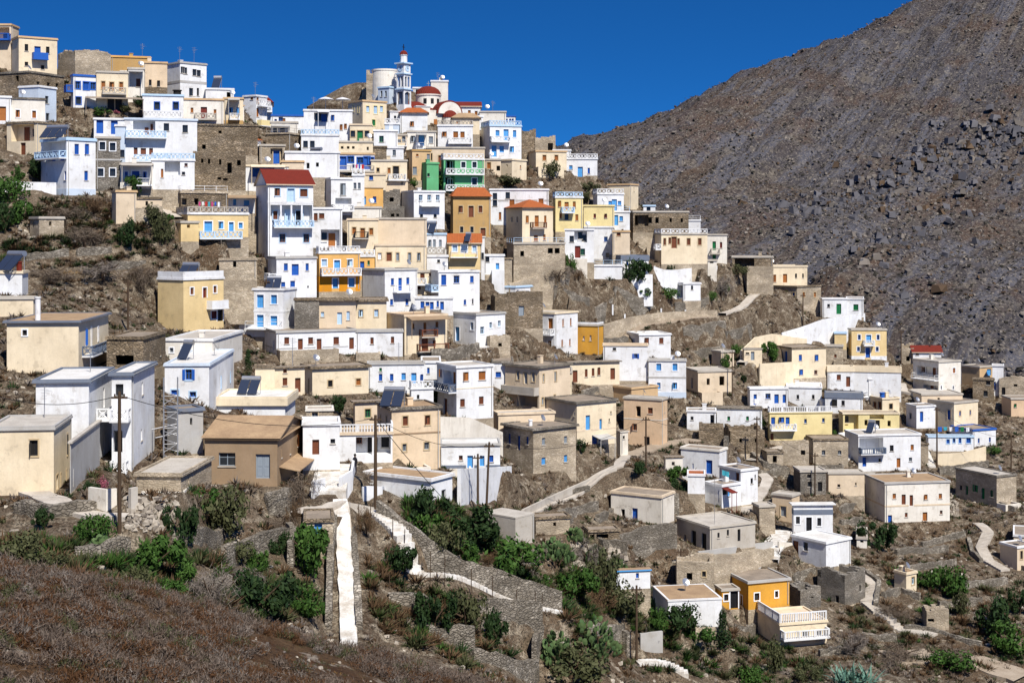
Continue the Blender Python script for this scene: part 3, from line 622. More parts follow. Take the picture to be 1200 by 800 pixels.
H('white house with blue doors last on the ridge against the mountain',664,664,700,186,207,'white','sc:669,196,4,5 dc:680,202 sb:690,200,3,7',rail='wl',band=[(206,220,'palestone')],ext=5)
H('sand house with one brown window beside the green house',568,568,587,187,207,'sand','so:573,194,4,7 ok:584,197')
H('small tan house with pale right wall above the rocks',580,600,617,187,211,'cream','so:610,196,2,4 ok:594,194,2,3',cn='cream')
H('bright green house with white balconies',517,520,567,186,226,'green','dk:530,194;524,194 wk:543,193,5,7;556,193,5,7 wk:530,213,5,7;556,213,6,8 dk:524,214',tr='w',bal=[(521,566,204,'wl'),(521,566,223,'wl')],rail='wl',cn='white',rec=[(522,188,533,203,1.4),(522,206,533,222,1.4)],dep=6)
H('green house wing with white outside stair',495,500,514,191,224,'green','wk:502,205,3,4',cn='green')
H('long cream house with brown door behind the green house',500,500,568,173,196,'sand','dn:517,189 sk:502,184',cn='concrete',dep=4)
# --- middle band, left of centre
H('white house with four blue shuttered windows over a laundry terrace',396,396,439,180,204,'white','db:402,191 wb:411,187,7,7;422,188,7,7;435,188,6,7 db:430,191',bal=[(396,440,201,'gi')],cn='tan',tr='b')
H('cream low house with three little square windows',395,395,437,166,184,'cream','ok:401,173,3,3;408,173,3,3;414,173,3,3;431,174,2,4')
H('small cream house with blue window under the laundry terrace',426,426,452,204,224,'cream','sb:435,208,5,6',cn='sand')
H('long cream house with narrow windows left of the tan corner house',435,435,477,188,214,'cream','so:456,200,3,6 dk:464,202 sk:443,199,3,5',bal=[(455,476,211,'wl')])
H('cream low terrace row with dark window below the long cream house',452,452,478,211,224,'sand','ok:471,215,2,3')
H('tan corner house with two narrow windows left of the green house',476,483,505,176,210,'tan','so:489,182,3,3 se:502,185,4,9 se:486,200,5,9 dk:478,192',cn='ochre')
H('small white house with one grey window above the long cream house',452,452,473,173,194,'white','we:462,179,4,7')
H('small stone house left of the white grey-window house',436,436,453,172,192,'stone','',cn='stone')
H('white house with dark doorway left of the red laundry terrace',364,364,398,187,210,'white','ok:386,197,7,9 ok:361,195;372,193',dep=4,cn='grey')
H('white cube house with one tall grey window and lattice terrace',380,388,413,209,250,'white','se:402,222,7,14 so:407,255',bal=[(388,413,247,'wl')],rec=[(393,232,412,243,.7)])
H('white slim house with two grey windows right of the white cube',413,413,427,205,246,'white','we:416,218,3,7;421,218,3,7',rail='wl')
H('small orange house with bright blue door and blue window',421,421,449,219,244,'orange','dc:426,235,6,10 sb:439,234,4,7',cn='sand')
H('grey stone ruin right of the small orange house',448,448,469,225,246,'greystone','ok:459,233',rt='ruin',nm='ruined_house')
H('grey stone ruin with two dark holes below the small orange house',446,446,474,244,264,'greystone','ok:460,251,4,6;466,251,3,5',rt='ruin',nm='ruined_house')
H('white two-storey house with pale blue windows and long grey shaded slab',471,485,521,224,268,'white','wp:493,232,5,7;503,232,5,7;513,232,5,7 wk:494,253,4,4;510,253,4,4',bal=[(491,515,241,'wo')],cn='white')
H('cream house with three brown windows and small iron balcony',407,407,443,257,294,'cream','so:415,270,4,8;435,271,4,8 do:425,273,5,11',bal=[(415,432,279,'ii')],cn='sand',tr='t')
H('tall blank tan wall house right of the iron balcony house',441,441,500,256,296,'sand','',cn='concrete',dep=5)
H('long low white house with dark roof line above the iron balcony',412,412,447,243,262,'offwhite','')
H('long tan house with five narrow windows under the blank tan wall',440,440,499,287,316,'cream','sw:445,300,4,8 dn:456,301,6,10 se:466,301,3,9;480,301,3,9;491,301,3,9',cn='sand',dep=3,tr='t')
H('white house with three grey windows over a stone balustrade',499,499,523,274,298,'white','se:504,285,3,8;509,285,3,9;516,285,3,8',bal=[(500,522,297,'gl')],cn='paint_p')
H('white plain house under the stone balustrade',499,499,525,300,322,'white','wk:514,306,3,3')
H('grand ochre house with tile hip roof and three tall windows',528,531,575,230,276,'ochre','sn:540,245,5,8;563,245,5,8 dn:552,248,6,13 wk:541,269,4,7;553,269,4,7 dn:566,272,6,9',rt='hip',rc='tile_orange',rh=1.4,tr='t')
H('yellow house with orange roof and three pale blue windows',526,526,563,284,318,'yellow','sp:533,291,6,8;544,291,7,9;556,292,5,7',rt='gable',rc='tile_orange',rh=1.3,bal=[(528,560,301,'wo')],tr='w')
H('narrow white house wall right of the yellow house with orange roof',562,562,568,277,335,'white','wk:565,300')
H('white house with laundry on a blue balcony left of the cream red roofed house',574,574,643,222,262,'white','wk:580,230;595,229 so:586,253,3,9;600,238 wk:580,238 so:634,237',band=[(234,236,'grey')],dep=4)
H('cream house with red hip roof and iron balcony',593,612,648,243,284,'cream','so:618,257,4,8;639,257,3,8 do:629,259,5,13 so:628,279,5,7;638,278,3,7 ok:600,257;606,257',rt='hip',rc='tile_orange',rh=1.3,bal=[(621,638,267,'ni')],yaw=64)
H('old stone terrace house below the cream red roofed house',594,602,662,285,309,'palestone','ok:645,294,6,6;653,294,6,6;612,297',cn='concrete',rail='bo',ext=5)
H('yellow and cream house with pale blue balcony and brown shutters',648,651,683,231,270,'paleyellow','so:656,239,4,7;673,240,4,7 do:664,241,5,9 so:657,253,3,6;676,255,4,7 wk:664,254',bal=[(657,672,249,'bl')],rail='bl',cn='white')
H('plain yellow house with two little red windows',684,684,720,241,266,'paleyellow','sr:697,253,3,5;710,253,3,5',cn='paleyellow')
H('white cube house with one blue framed window under the plain yellow house',685,685,719,266,302,'white','wb:710,280,4,6 ok:712,299',dep=4)
H('white stepped house with red door and small dark windows',662,662,696,269,306,'white','wk:680,276,5,8;670,280;686,279 dr:677,295 wg:683,295',rec=[(673,270,688,284,1.0)])
H('white house with three blue shutters and roof rail below the tan tower house',695,700,731,227,246,'white','sc:715,238,4,5;726,238,4,5 dc:720,240',rail='wl',cn='white')
H('white house with tall blue shutters left of the long stone ruin',718,718,738,248,268,'white','dc:722,258,5,12 sc:728,256,4,6',rail='bo')
H('tall cream and tan house facing the mountain',712,738,748,216,244,'cream','sk:743,222,2,5',cn='tan',yaw=24)
H('long roofless stone house with dark doorways near the mountain',738,742,807,248,271,'stone','ok:762,258,4,7;770,258,4,7;786,258,3,5;799,258,3,5;746,258,4,12',cn='concrete',rec=[(748,252,760,265,1.2)],dep=5)
H('little white and blue house behind the long stone ruin',754,754,768,241,252,'white','wk:760,244',cn='paint_p')
H('little white house at the right end of the long stone ruin',806,806,821,258,274,'white','',rail='wo')
H('tan stone house with one brown window below the long stone ruin',718,718,738,271,296,'sand','sn:725,274,4,5',cn='tan')
H('long pale cream house with brown shutters and white stair',760,775,829,274,308,'cream','sn:785,282,3,7;795,283,3,7;807,283,4,8;820,283,4,8 dn:790,284 sn:779,283,3,8',rail='wl',bal=[(772,806,292,'wl')],yaw=70)
H('white house with green door on the ridge by the mountain',828,828,852,275,308,'offwhite','dg:837,288,4,10 sr:845,287,3,7 dg:837,301,4,8',bal=[(833,844,297,'gi')])
H('white kiosk at the end of the curved white terrace wall',828,828,840,305,330,'offwhite','ok:834,307,4,3')
H('white house with dark blue roof band and blue framed windows',715,728,760,300,326,'white','sb:735,308,3,6;752,308,3,6',th=.7,cn='slate',rc='slate')
H('white terrace house with brown wooden gate and grey rail',685,685,729,311,327,'white','do:720,308,14,7',rail='bo',dep=4)
H('small white house among garden shrubs below the curved white wall',791,801,821,332,351,'white','wk:811,337,3,5',rec=[(792,334,800,349,1.0)])
# --- left centre
H('big yellow house with white terraces and solar heater on top',185,215,262,327,388,'yellow','sn:225,341,5,8;252,339,5,8 dr:240,343,6,12 sr:251,369,9,9 dk:265,366',tr='w',cn='white',rail='ws',bal=[(242,280,361,'ws'),(262,282,381,'wl')],ext=5,yaw=48)
H('white house with bright blue doors, twin solar panels on its roof',280,332,347,339,393,'white','sc:290,349,7,10 dc:305,353,9,15 sc:321,351,8,10 dc:291,375,5,11;305,376,9,14;321,376,9,11',tr='w',bal=[(290,331,384,'wo')],band=[(364,366,'white')],yaw=22)
H('white house with royal blue shutters and tan roof rail under the tall red roofed house',314,324,371,302,348,'white','sb:335,313,5,8;360,313,4,8 db:346,316,8,13 sb:332,333,5,6;343,333,6,7 ok:361,336,2,3',bal=[(318,371,328,'wl')],cn='grey')
H('tall white house with red gable roof, arcade and blue balcony',300,314,367,215,302,'white','sn:325,225,6,9;356,226,9,9 dp:341,229,8,15 sn:325,252,5,10 dp:341,254 dk:353,253 wn:331,279,7,10;359,279,7,10',rt='gable',rc='tile_red',rh=2.0,rec=[(317,240,366,264,1.2,3)],bal=[(319,366,266,'bl')],tr='p',band=[(235,238,'white')])
H('white annex with shaded porch and brown door right of the arcade house',366,366,401,244,294,'white','sn:370,254,4,9;377,253,6,6 do:389,281 wk:379,277',rec=[(376,269,398,290,1.2)],cn='white',dep=4)
H('orange house with light blue doors and white lattice balconies',371,374,422,296,340,'orange','sp:380,308,6,8;410,308,6,8 dc:395,311,7,13 dc:393,332,6,12;412,331,7,11',tr='w',rail='wl',bal=[(375,422,322,'wl')],cn='white',band=[(324,342,'deeporange')])
H('orange house wing with royal blue door and green window',421,421,439,300,326,'orange','db:424,312,5,11 wg:432,308,3,5',rail='wl',cn='white')
H('white house with grey left wall and blue shutters over a grey shaded balcony',425,451,489,316,367,'white','sb:460,330,4,8;478,329,4,8 db:469,333,5,15 sb:459,354,4,7;477,354,4,7',bal=[(460,480,342,'wo')],cn='grey',rc='roof_concrete')
H('crumbling cream house with pale blue door and dry stone roof',372,372,417,351,386,'sand','dp:398,373,6,14 sp:378,368,4,6;408,370,4,10',cn='stone',rc='roof_earth',ov=.5)
H('grey stone shed left of the crumbling cream house',345,345,374,351,388,'greystone','',cn='stone')
H('cream house with two pale blue windows beside the crumbling house',416,416,453,352,386,'cream','sp:423,367,5,8;441,367,5,8',cn='stone',ov=.3)
H('long low white house with a row of brown doors',310,324,417,389,416,'white','dn:321,404,6,12;352,403,6,13;374,403,6,13;412,402,6,14 sn:336,399,6,8;364,399,6,8;394,399,7,9',cn='grey',band=[(408,409,'grey')],yaw=76)
H('white house with two brown windows joined to the long low white house',417,417,472,388,416,'white','sn:436,399,4,8;460,398,4,8',cn='grey')
H('cream house with brown iron balconies and a grey left wall',453,474,524,370,414,'cream','so:484,382,4,7;512,380,4,7 do:498,384,4,12 dn:498,405;sn:509,401,4,6'.replace(';sn',' sn'),bal=[(491,510,394,'ni'),(488,523,411,'ni')],cn='sand',rc='roof_brown',awn=[(476,522,373,'brown')])
H('white house with dark blue shutters and a pale blue lattice balcony',505,514,562,318,368,'white','sb:520,328,6,12 wb:535,327,7,9 sb:553,327,4,8 sb:545,354,3,6 wk:554,353,2,6',bal=[(506,546,340,'bl')],cn='white')
H('low white row with five blue doors',486,486,531,349,368,'white','sb:495,357,4,8;513,356,3,7 db:501,358,4,9;506,358,4,9;518,358,4,10',dep=4,dd=-2)
H('small cream house with brown shutters left of the blue lattice balcony',488,488,512,318,344,'cream','sn:495,323,5,8;506,321,7,5 sn:491,337,4,4',bal=[(488,500,333,'wl')])
H('long white house with light blue windows above the white village street',530,558,592,368,405,'white','dc:536,391 wp:553,382;565,387 wp:575,381,4,7;585,379,4,7',cn='grey',tr='w',yaw=50)
H('small white house with blue door below the grand ochre house',567,567,591,299,320,'white','wk:570,303 dc:583,312,4,7')
H('low white house with blue porch on the stone terrace',571,604,625,336,350,'white','sb:607,342,4,5;613,343,5,5;619,343,4,5',cn='paint_p',rc='roof_white')
H('roofless stone house with one grey door above the white brown-shuttered house',575,580,636,347,384,'stone','de:611,364,7,12',rt='ruin',nm='ruined_house')
H('white house with brown shutters and an open corner balcony',597,650,677,367,417,'white','sn:629,378,5,9 do:645,379,7,12 so:606,395,4,5;628,404,5,9 do:644,406,6,14 so:660,378,3,9;669,377,3,9;659,402,3,8;668,401,3,8',rec=[(636,371,651,390,1.2),(637,392,650,413,.9)],bal=[(634,651,391,'wl')],cn='cream',rc='roof_concrete',yaw=38)
H('mustard yellow house with white line ornament',676,700,707,381,416,'mustard','ww:684,396,2,5;692,396,2,6',rail='ws',rh2=.4,yaw=20)
# --- centre
H('white house with dark grey left wall and two brown shutters',735,749,786,392,419,'white','sn:758,399,5,7;775,399,5,7 ok:743,400,3,7',cn='white',rc='roof_white')
H('long white house with royal blue open shutters',707,707,759,404,444,'white','xb:745,417,4,6 wk:720,409,4,3',rc='roof_brown',cn='sand',dep=5)
H('long earth-roofed cream house with five brown openings',665,668,726,424,450,'cream','dn:674,441,6,14;718,438,6,13 sn:687,437,3,9;695,436,3,9;702,435,3,9',cn='greystone',rc='roof_earth',ov=.3,yaw=72)
H('stone end house with two brown windows beside the long cream house',724,724,746,422,446,'palestone','sn:730,432,2,9;741,430,2,9',cn='greystone',rc='roof_earth')
H('white two-storey house with four light blue windows and a grey plinth',760,760,804,422,464,'white','sc:772,430,6,8;791,430,6,8 sc:772,452,4,7;791,452,5,7',tr='w',cn='grey',band=[(441,443,'grey'),(459,467,'paleblue')],ext=4,rc='roof_concrete')
H('cream ruin with two arched black windows',803,818,858,435,464,'sand','ok:830,447,4,8;846,446,6,11 ok:811,449,6,12',cn='concrete',rc='roof_concrete',band=[(460,468,'stone')])
H('ruined white house with black doorway right of the four-window house',805,805,839,481,502,'white','wk:811,490,3,4 ok:835,491,5,10',rc='roof_earth')
H('white low house with two green windows',840,840,893,478,504,'white','sg:854,490,3,5;876,490,3,5',cn='greystone',rc='roof_earth')
H('cream house with tall arched light blue door',640,676,722,472,522,'cream','dc:689,495,7,17 dc:704,497,4,12 sc:673,485,2,5;673,503,2,8 db:697,518;sb:703,514,3,5'.replace(';sb',' sb')+' wk:716,483,2,3;714,492,2,4',awn=[(694,712,512,'grey')],cn='greystone',ov=.25,band=[(504,506,'sand')],yaw=52)
H('tan house with black doorway and peeling pale lower wall',731,775,782,468,524,'pinkish','ok:748,482,6,12 sn:762,481,6,7;744,500,5,8 dk:758,519,7,15 wk:779,479,2,8',cn='concrete',rc='roof_concrete',band=[(492,493,'oldwhite')],yaw=20)
H('white house with shaded corner balcony and brown shutters on a tall white base',512,535,578,430,490,'white','so:517,437,4,9 do:525,440;531,441 so:546,441,7,10;565,440,9,10 sn:542,472,6,9;564,469,6,9 dn:522,476',rec=[(519,433,534,452,1.0)],bal=[(512,535,454,'sl')],band=[(455,456,'cream')],rc='roof_concrete',yaw=64)
H('narrow white house with a light blue door right of the corner balcony',577,577,601,424,460,'white','dc:594,444,5,14 sb:584,439,6,6',cn='greystone',rc='roof_earth')
H('tan house with grey balcony above a dark garage',592,632,668,430,484,'sand','se:607,440,5,10;625,442,5,10 de:616,443,6,13 se:637,443,3,9;651,441,4,11 se:636,470,4,8;650,465,3,6',rec=[(606,459,630,478,1.5)],bal=[(592,632,458,'gs')],cn='greystone',rc='roof_earth',ov=.3,yaw=40)
H('slim cream house with bulging white corner beside the tan balcony house',655,655,670,436,474,'cream','se:658,456,3,8')
H('square pale brick house with blue doors on its left wall',590,625,675,503,555,'palestone','sb:597,514,4,12;618,516,4,9 db:608,519,5,17 se:637,517,5,8;663,515,5,8 sc:637,540,6,8;663,537,5,8',rc='roof_earth',ov=.3,cn='greystone',yaw=52)
H('low white house with blue doors above the big white retaining wall',517,517,586,521,551,'white','dc:551,541,7,14;565,540,6,12 sb:576,537,4,8 wn:540,536,4,6',cn='grey',rc='roof_white',dep=4,band=[(545,552,'slate')])
H('large tan two-storey house with solar heater on its roof corner',442,459,516,479,552,'peach','sn:475,493,6,11;501,492,6,11 we:474,524,5,9;500,522,6,9 sn:446,491,3,10;453,492,4,10',cn='greystone',rc='roof_brown',band=[(508,510,'brown')],ov=.2)
H('low white house with small blue windows and one green window',431,431,497,426,459,'white','sb:446,442,4,8;459,442,4,8;496,443,3,9 dc:485,443,6,12 sc:473,441,5,8 sg:446,433,3,4',cn='grey',rc='roof_earth')
H('small white house with one royal blue window left of the corner balcony house',494,494,516,424,444,'white','sb:502,434,3,7')
H('long tan house with dark roof and two windows',355,366,432,431,463,'cream','sk:387,449,5,8 so:420,447,5,8 dn:362,452,3,16',rc='roof_earth',cn='stone',ov=.3)
H('cream low house with brown door and shutter left of the long tan house',320,322,357,430,464,'cream','sn:334,435,5,4;334,447,6,9 dn:349,451,7,17',rc='roof_earth',cn='stone',ov=.25)
H('cream low house with one small brown window beside the dark cypress',299,299,322,430,460,'cream','sn:311,431,4,4',rc='roof_earth',cn='stone')
H('cream terrace house with one green window behind the utility pole',414,416,446,470,500,'sand','wg:431,484,7,10',rc='roof_earth',cn='stone',ov=.3)
H('small grey stone house with shuttered window behind the white courtyard',359,359,390,480,505,'palestone','we:369,487,7,9',cn='offwhite')
H('white courtyard house with brown door beside the white stairs',355,355,398,497,548,'white','dn:370,524,8,17 wk:390,517,6,5',cn='white',rc='roof_white',dep=4)
H('low white house with green painted plinth behind the big pole',398,398,460,508,540,'white','wn:420,518,6,8 dk:437,521 wk:452,520',rec=[(417,512,458,532,1.4,1)],cn='sand',rail='wb',dep=3)
H('wide low house with broad earth roof and white front wall',428,505,530,562,592,'white','wk:520,580',rc='roof_brown',cn='white',yaw=35,ov=.2,cap=12)
# --- near left
H('white house with a grey shaded right wall and brown doors',194,249,284,398,434,'offwhite','do:217,412,9,12 we:201,410,4,6',cn='white',rc='roof_concrete',yaw=15)
H('white house with open blue shutters under a solar heater',193,245,278,427,489,'white','xb:221,439,8,12 wb:226,462,8,6 sb:205,460,9,6 sb:259,448,4,13;270,442,4,12',cn='paleblue',rc='roof_white',tr='p',yaw=9)
H('low white house with thick cream roof slab and twin solar panels',254,334,346,466,494,'white','sn:276,482,10,6',th=.75,cn='cream',rc='roof_white',yaw=9,ov=.3)
H('grey plastered stone house with dark roof edge behind the scaffold pole',196,208,238,481,530,'grey','ok:224,494,3,8',cn='slate',rc='roof_earth',ov=.15,yaw=70)
H('brown house with broad tan gable roof and grey plank door',240,325,356,512,570,'brown','we:266,538,20,16 de:308,546,17,29 so:330,530,3,12;340,523,3,18;349,516,4,14',rt='gabley',rc='roof_brown',rh=1.1,awn=[(327,356,550,'roof_brown')],cn='brown',yaw=13)
H('tumbledown pale stone house with sunken roof at near left',160,212,248,556,590,'palestone','ok:221,565,4,9',rc='roof_concrete',cn='palestone',yaw=18,ov=.2)
H('cream house with blue lattice balcony and white chimney pipe',8,92,127,376,437,'cream','wk:29,390,5,6 sb:101,395,6,19;107,394,4,22;115,391,5,17',tr='w',bal=[(96,127,417,'sl')],cn='slate',rc='roof_brown',ph=.05,ov=.3,yaw=13)
H('old stone house with a black arched oven',125,168,194,396,434,'stone','ok:146,422,22,11 sw:176,417,3,14;188,411,3,12',rc='roof_earth',cn='stone',yaw=15)
H('big near white house with dark grey roof edge',42,104,131,446,549,'white','dn:122,466,9,24 dn:122,520,9,24',cn='slate',rc='roof_white',ov=.25,yaw=11,bal=[(113,131,492,'wl')])
H('stepped right half of the big near white house with brown windows',131,154,181,438,549,'white','wk:140,457,9,13 sn:167,455,7,15;166,509,7,14 ok:138,517,11,26',cn='slate',rc='roof_white',ov=.25,yaw=12,bal=[(131,154,491,'wl'),(131,151,552,'wl')])
H('near cream house with one grey window and a shaded side of blue doors',-14,63,83,501,576,'cream','sk:40,525,8,18 sk:71,518,3,16;79,520,4,26 db:71,564,4,16;78,561,4,22 wk:67,565',rc='roof_concrete',cn='grey',yaw=11)
H('grey house side with blue door joined to the near cream house',82,83,117,517,574,'grey','db:86,559,4,22 wk:96,553,3,16;110,540,3,14',cn='concrete',rc='roof_concrete',yaw=11)
H('white house with blue right wall cut by the left edge',-16,26,33,319,347,'white','',cn='cream',yaw=10)
H('low cream house under the white blue-walled house at the left edge',-20,39,43,349,371,'cream','',cn='concrete',yaw=10)
# --- right
H('long stone house with a deep black open front on the ridge',858,858,906,301,316,'stone','',rec=[(861,303,884,313,2.5)],cn='concrete')
H('cream flat house with brown door below the deep black open front',886,898,946,312,336,'cream','so:901,326,3,9;908,326,3,9 do:920,326,5,10 sk:933,323,2,5;941,323,2,5',cn='cream')
H('long stone house with a blue door beside pale plaster',898,934,962,336,364,'palestone','ok:907,347,2,5;912,346,2,5 dn:924,350 db:930,348,4,10 so:942,345,4,6;955,345,4,6',cn='stone',rc='roof_earth',yaw=40)
H('white house with bright green door and green shutter',961,964,993,350,372,'white','dg:983,362,6,12 wk:971,358,3,4',cn='white')
H('white cube with green shutter right of the bright green door',992,992,1012,350,370,'white','sg:1003,360,6,7')
H('yellow house with royal blue windows and little balcony',994,998,1039,386,421,'yellow','wb:1007,395,3,6;1029,395,3,6;1006,409,3,5;1028,409,3,5 dc:1018,397,6,9 db:1017,413,5,12',tr='w',bal=[(1011,1024,404,'wl')],cn='concrete',band=[(417,424,'white')])
H('small yellow annex with blue window left of the yellow house',978,978,992,390,408,'yellow','sb:983,391,3,4',cn='paint_p')
H('cream house with four royal blue windows and a brown shaded side',905,928,968,408,442,'cream','sb:938,419,4,7;957,419,5,7;939,436,5,6 wn:956,436,4,5 db:915,418;921,418',cn='stone',rc='roof_earth')
H('stone house with one small window right of the four blue windows house',967,967,988,405,426,'palestone','sn:979,417,3,4')
H('white house with thick cream roof and brown door',966,970,1001,430,457,'white','sn:983,442,5,6 dn:994,447,5,12',th=.8,cn='cream',rc='roof_concrete')
H('broad white house with thick cream roof and one red shutter',1000,1000,1056,430,468,'white','so:1048,433,4,6',th=.8,cn='cream',rc='roof_earth')
H('low white house with long slate dark roof band',967,967,1011,460,482,'white','sk:988,472,4,6;978,472',th=.8,cn='slate',rc='roof_concrete',dd=-3,dep=4)
H('white house with many blue doors and shutters',876,879,923,455,478,'white','db:885,468,4,12;910,467,5,11;919,467,4,10 wb:900,464,6,6 sb:900,455,4,4',cn='white',rc='roof_white')
H('white house with two small dark windows right of the blue doors',922,922,963,453,478,'white','wk:935,465,3,5;953,465,3,5',rc='roof_white')
H('bright yellow house with blue doors and white roof balusters',900,902,975,483,514,'paleyellow','sb:906,494,5,10;916,492,6,6 db:923,494,5,10 wb:944,493,3,5;965,492,3,5 dn:904,512,4,9',rail='wb',bal=[(902,932,503,'wl')],cn='paleyellow',rc='roof_concrete')
H('large cream stepped house with dark windows',983,988,1054,484,512,'paleyellow','ok:1015,495,4,7 dk:1028,497,6,10 ok:1042,496,4,7 wk:993,492',rec=[(990,486,1006,506,1.0),(1019,485,1036,491,.8)],cn='cream')
H('upper cream block with one dark window on the stepped house',1020,1034,1054,467,487,'cream','sk:1044,476,5,6 dn:1025,477;1031,477',cn='cream',dd=4)
H('tall cream house with recessed balconies and three brown openings',1070,1100,1126,424,470,'offwhite','so:1118,434,4,6 wk:1117,454,2,4;1103,454,2,5 sn:1079,433,4,7 dn:1091,435;1089,456',rec=[(1074,428,1099,442,1.0),(1082,450,1099,462,.9)],bal=[(1072,1100,442,'wo')],cn='concrete',rc='roof_concrete',yaw=44)
H('white chapel-like house with dark red roof by the mountain',1066,1070,1103,412,426,'white','wk:1075,415,4,2',rt='gable',rc='tile_red',rh=1.1)
H('little stone ruin left of the dark red roof',1056,1056,1071,408,426,'palestone','ok:1064,420,4,6',rt='ruin',nm='ruined_house')
H('tan and blue house with bright blue door near the right edge',1127,1148,1164,430,452,'tan','dc:1159,436,8,8',cn='concrete')
H('white wall house right of the bright blue door',1163,1163,1176,428,462,'white','sb:1165,452,3,10')
H('brown stone house with two black windows in front of the bright blue door',1140,1140,1165,444,470,'stone','wk:1158,448,5,6;1155,461',cn='stone')
H('stone ruin with doorway at the right edge below the mountain',1171,1171,1215,444,466,'palestone','dk:1176,458,4,9 ok:1190,450',rt='ruin',nm='ruined_house')
H('pink plastered house with small green window at the right edge',1174,1185,1215,467,488,'pinkish','so:1190,469,3,2 sg:1190,475,3,4')
H('long cream house with narrow blue windows and white left wing',1072,1118,1146,472,505,'cream','sb:1094,487,4,12 db:1112,486,5,11 sb:1125,484,3,6;1137,483,2,6',rc='roof_earth',cn='concrete',yaw=40)
H('low white house with pale blue trim and laundry terrace',1085,1088,1141,511,531,'white','sb:1111,517,4,5;1125,516,3,6 wb:1118,516,3,5 sb:1135,516,5,6',cn='paint_p',rc='roof_earth',tr='p')
H('white house with blue cornice right of the laundry terrace',1114,1140,1167,504,524,'white','wb:1147,516,3,6;1160,515,3,6',cn='paint_b',rc='roof_earth',yaw=48)
H('big white house with shaded terrace and one red-brown door',990,1006,1079,510,552,'white','sk:1045,525,5,7 so:1069,524,4,6 do:1053,542,5,11 we:1067,538,4,5 db:1013,541,5,11 wk:1031,539,3,4',rec=[(1007,513,1035,530,1.6)],bal=[(1006,1036,531,'sb')],cn='white',rc='roof_concrete',yaw=68)
H('white two-part house with brown doors and a dark left wall',1014,1037,1113,566,612,'offwhite','so:1048,581,4,6;1085,582,4,6;1102,581,4,6 dn:1059,585,5,12;1068,586,4,13 db:1043,609,5,11 sn:1062,603,3,5 do:1084,605,6,10 wn:1103,600,3,4',cn='grey',rc='roof_brown',band=[(592,594,'sand')],yaw=66)
H('long stone house with green doors and white shutters',1120,1168,1191,558,594,'palestone','dk:1126,571,4,6 dg:1133,574,4,11;1152,578,5,13 xg:1143,572,4,8 wg:1162,578,4,8',rc='roof_concrete',cn='greystone',yaw=44,ext=5)
H('small tan house with white front at the right edge of the stone steps',1172,1192,1212,641,668,'sand','wk:1197,650,4,10',rc='roof_earth',cn='white')
H('cream upper house at the right edge above the stone steps',1188,1188,1215,627,645,'cream','',cn='white')
# --- lower right
H('white house with royal blue door and flat earth roof',798,843,852,528,560,'white','db:831,547,8,16 sb:812,546,2,6',rc='roof_earth',cn='offwhite',yaw=22)
H('white L-shaped house with brown door below the royal blue door',843,868,888,551,590,'white','dn:864,561,7,15 sk:881,563,4,7;885,558,2,5',rc='roof_earth',cn='white',yaw=48)
H('white wing with red awning and pale blue door',826,846,868,569,593,'white','db:842,581,2,15 sc:854,577,4,8 dk:850,570',rc='roof_earth',cn='white',yaw=46,awn=[(846,853,574,'tile_red')])
H('square stone ruin with two small holes below the white green-window house',848,856,896,505,530,'stone','ok:868,516,3,5;886,516,3,5',rt='ruin',nm='ruined_house')
H('stone ruin with deep dark side left of the square stone ruin',819,819,848,498,521,'stone','',rt='ruin',nm='ruined_house')
H('pale crumbling stone house with two small square windows',945,953,994,515,547,'palestone','we:965,530,4,6;984,530,4,5',cn='stone',rc='roof_earth')
H('broken stone enclosure left of the pale crumbling stone house',917,917,948,520,545,'palestone','ok:941,530,5,6',rt='ruin',nm='ruined_house')
H('low stone house with square black windows and flat pale roof',930,938,968,552,579,'greystone','wk:948,558,4,4;949,567,5,6 dk:961,570,5,11',cn='concrete',rc='roof_concrete')
H('tan stone house with two tiny windows below the pale crumbling house',966,971,1013,554,579,'sand','wk:983,569,3,3;1003,567,2,3',cn='concrete',rc='roof_concrete')
H('small tan house with grey door left of the blue-grey ornate house',905,928,937,581,612,'peach','de:918,599,7,12',cn='concrete',rc='roof_concrete',yaw=25)
H('round-cornered stone house with flat pale roof left of the small tan house',882,890,908,593,615,'palestone','',cn='concrete',rc='roof_concrete')
H('ornate white house with pale grey painted frieze and three dark openings',928,930,976,590,632,'white','wk:935,609,5,9;960,611,5,10 dk:948,614,7,16',cn='white',rc='roof_white',ov=.3,ph=.35,band=[(597,603,'slate')],tr='w')
H('plain white annex in front of the ornate white house',928,968,997,636,664,'white','dn:922,640 wk:944,640',rc='roof_white',cn='white',dd=-5,yaw=40)
H('grey concrete house with flat pale roof and dark doors',793,832,885,618,645,'concrete','ok:803,630,5,7 dk:813,631;825,634 wk:842,627,3,6;853,624,3,7 dk:866,627,4,14',cn='concrete',rc='roof_concrete',yaw=54)
H('crumbling white plastered ruin with a blue door',716,775,790,582,614,'oldwhite','db:744,603,7,15 ok:730,602,5,11 ok:780,595,2,5',cn='sand',rc='roof_earth',yaw=24)
H('small low white house with blue roof edge and one blue window',720,722,762,668,688,'white','sb:747,674,4,6',cn='paint_c',rc='roof_brown',ph=.05)
H('tall blank white house with brown flat roof',765,783,846,703,738,'white','',cn='white',rc='roof_brown',ph=.02,ov=.06)
H('mustard yellow square house with grey roof and white framed window',851,877,925,682,712,'mustard','wk:887,699,6,8;910,696,4,7 dn:869,703,4,12',tr='w',cn='grey',rc='roof_earth',ov=.2)
H('small mustard annex with low roof left of the mustard square house',838,846,866,691,712,'mustard','wk:851,700,5,7 dk:862,702',tr='w',cn='concrete',rc='roof_earth')
H('brown stone house with one small window above the white blank house',793,793,837,658,688,'palestone','wk:825,672,4,7 ok:808,675',rt='ruin',nm='ruined_house')
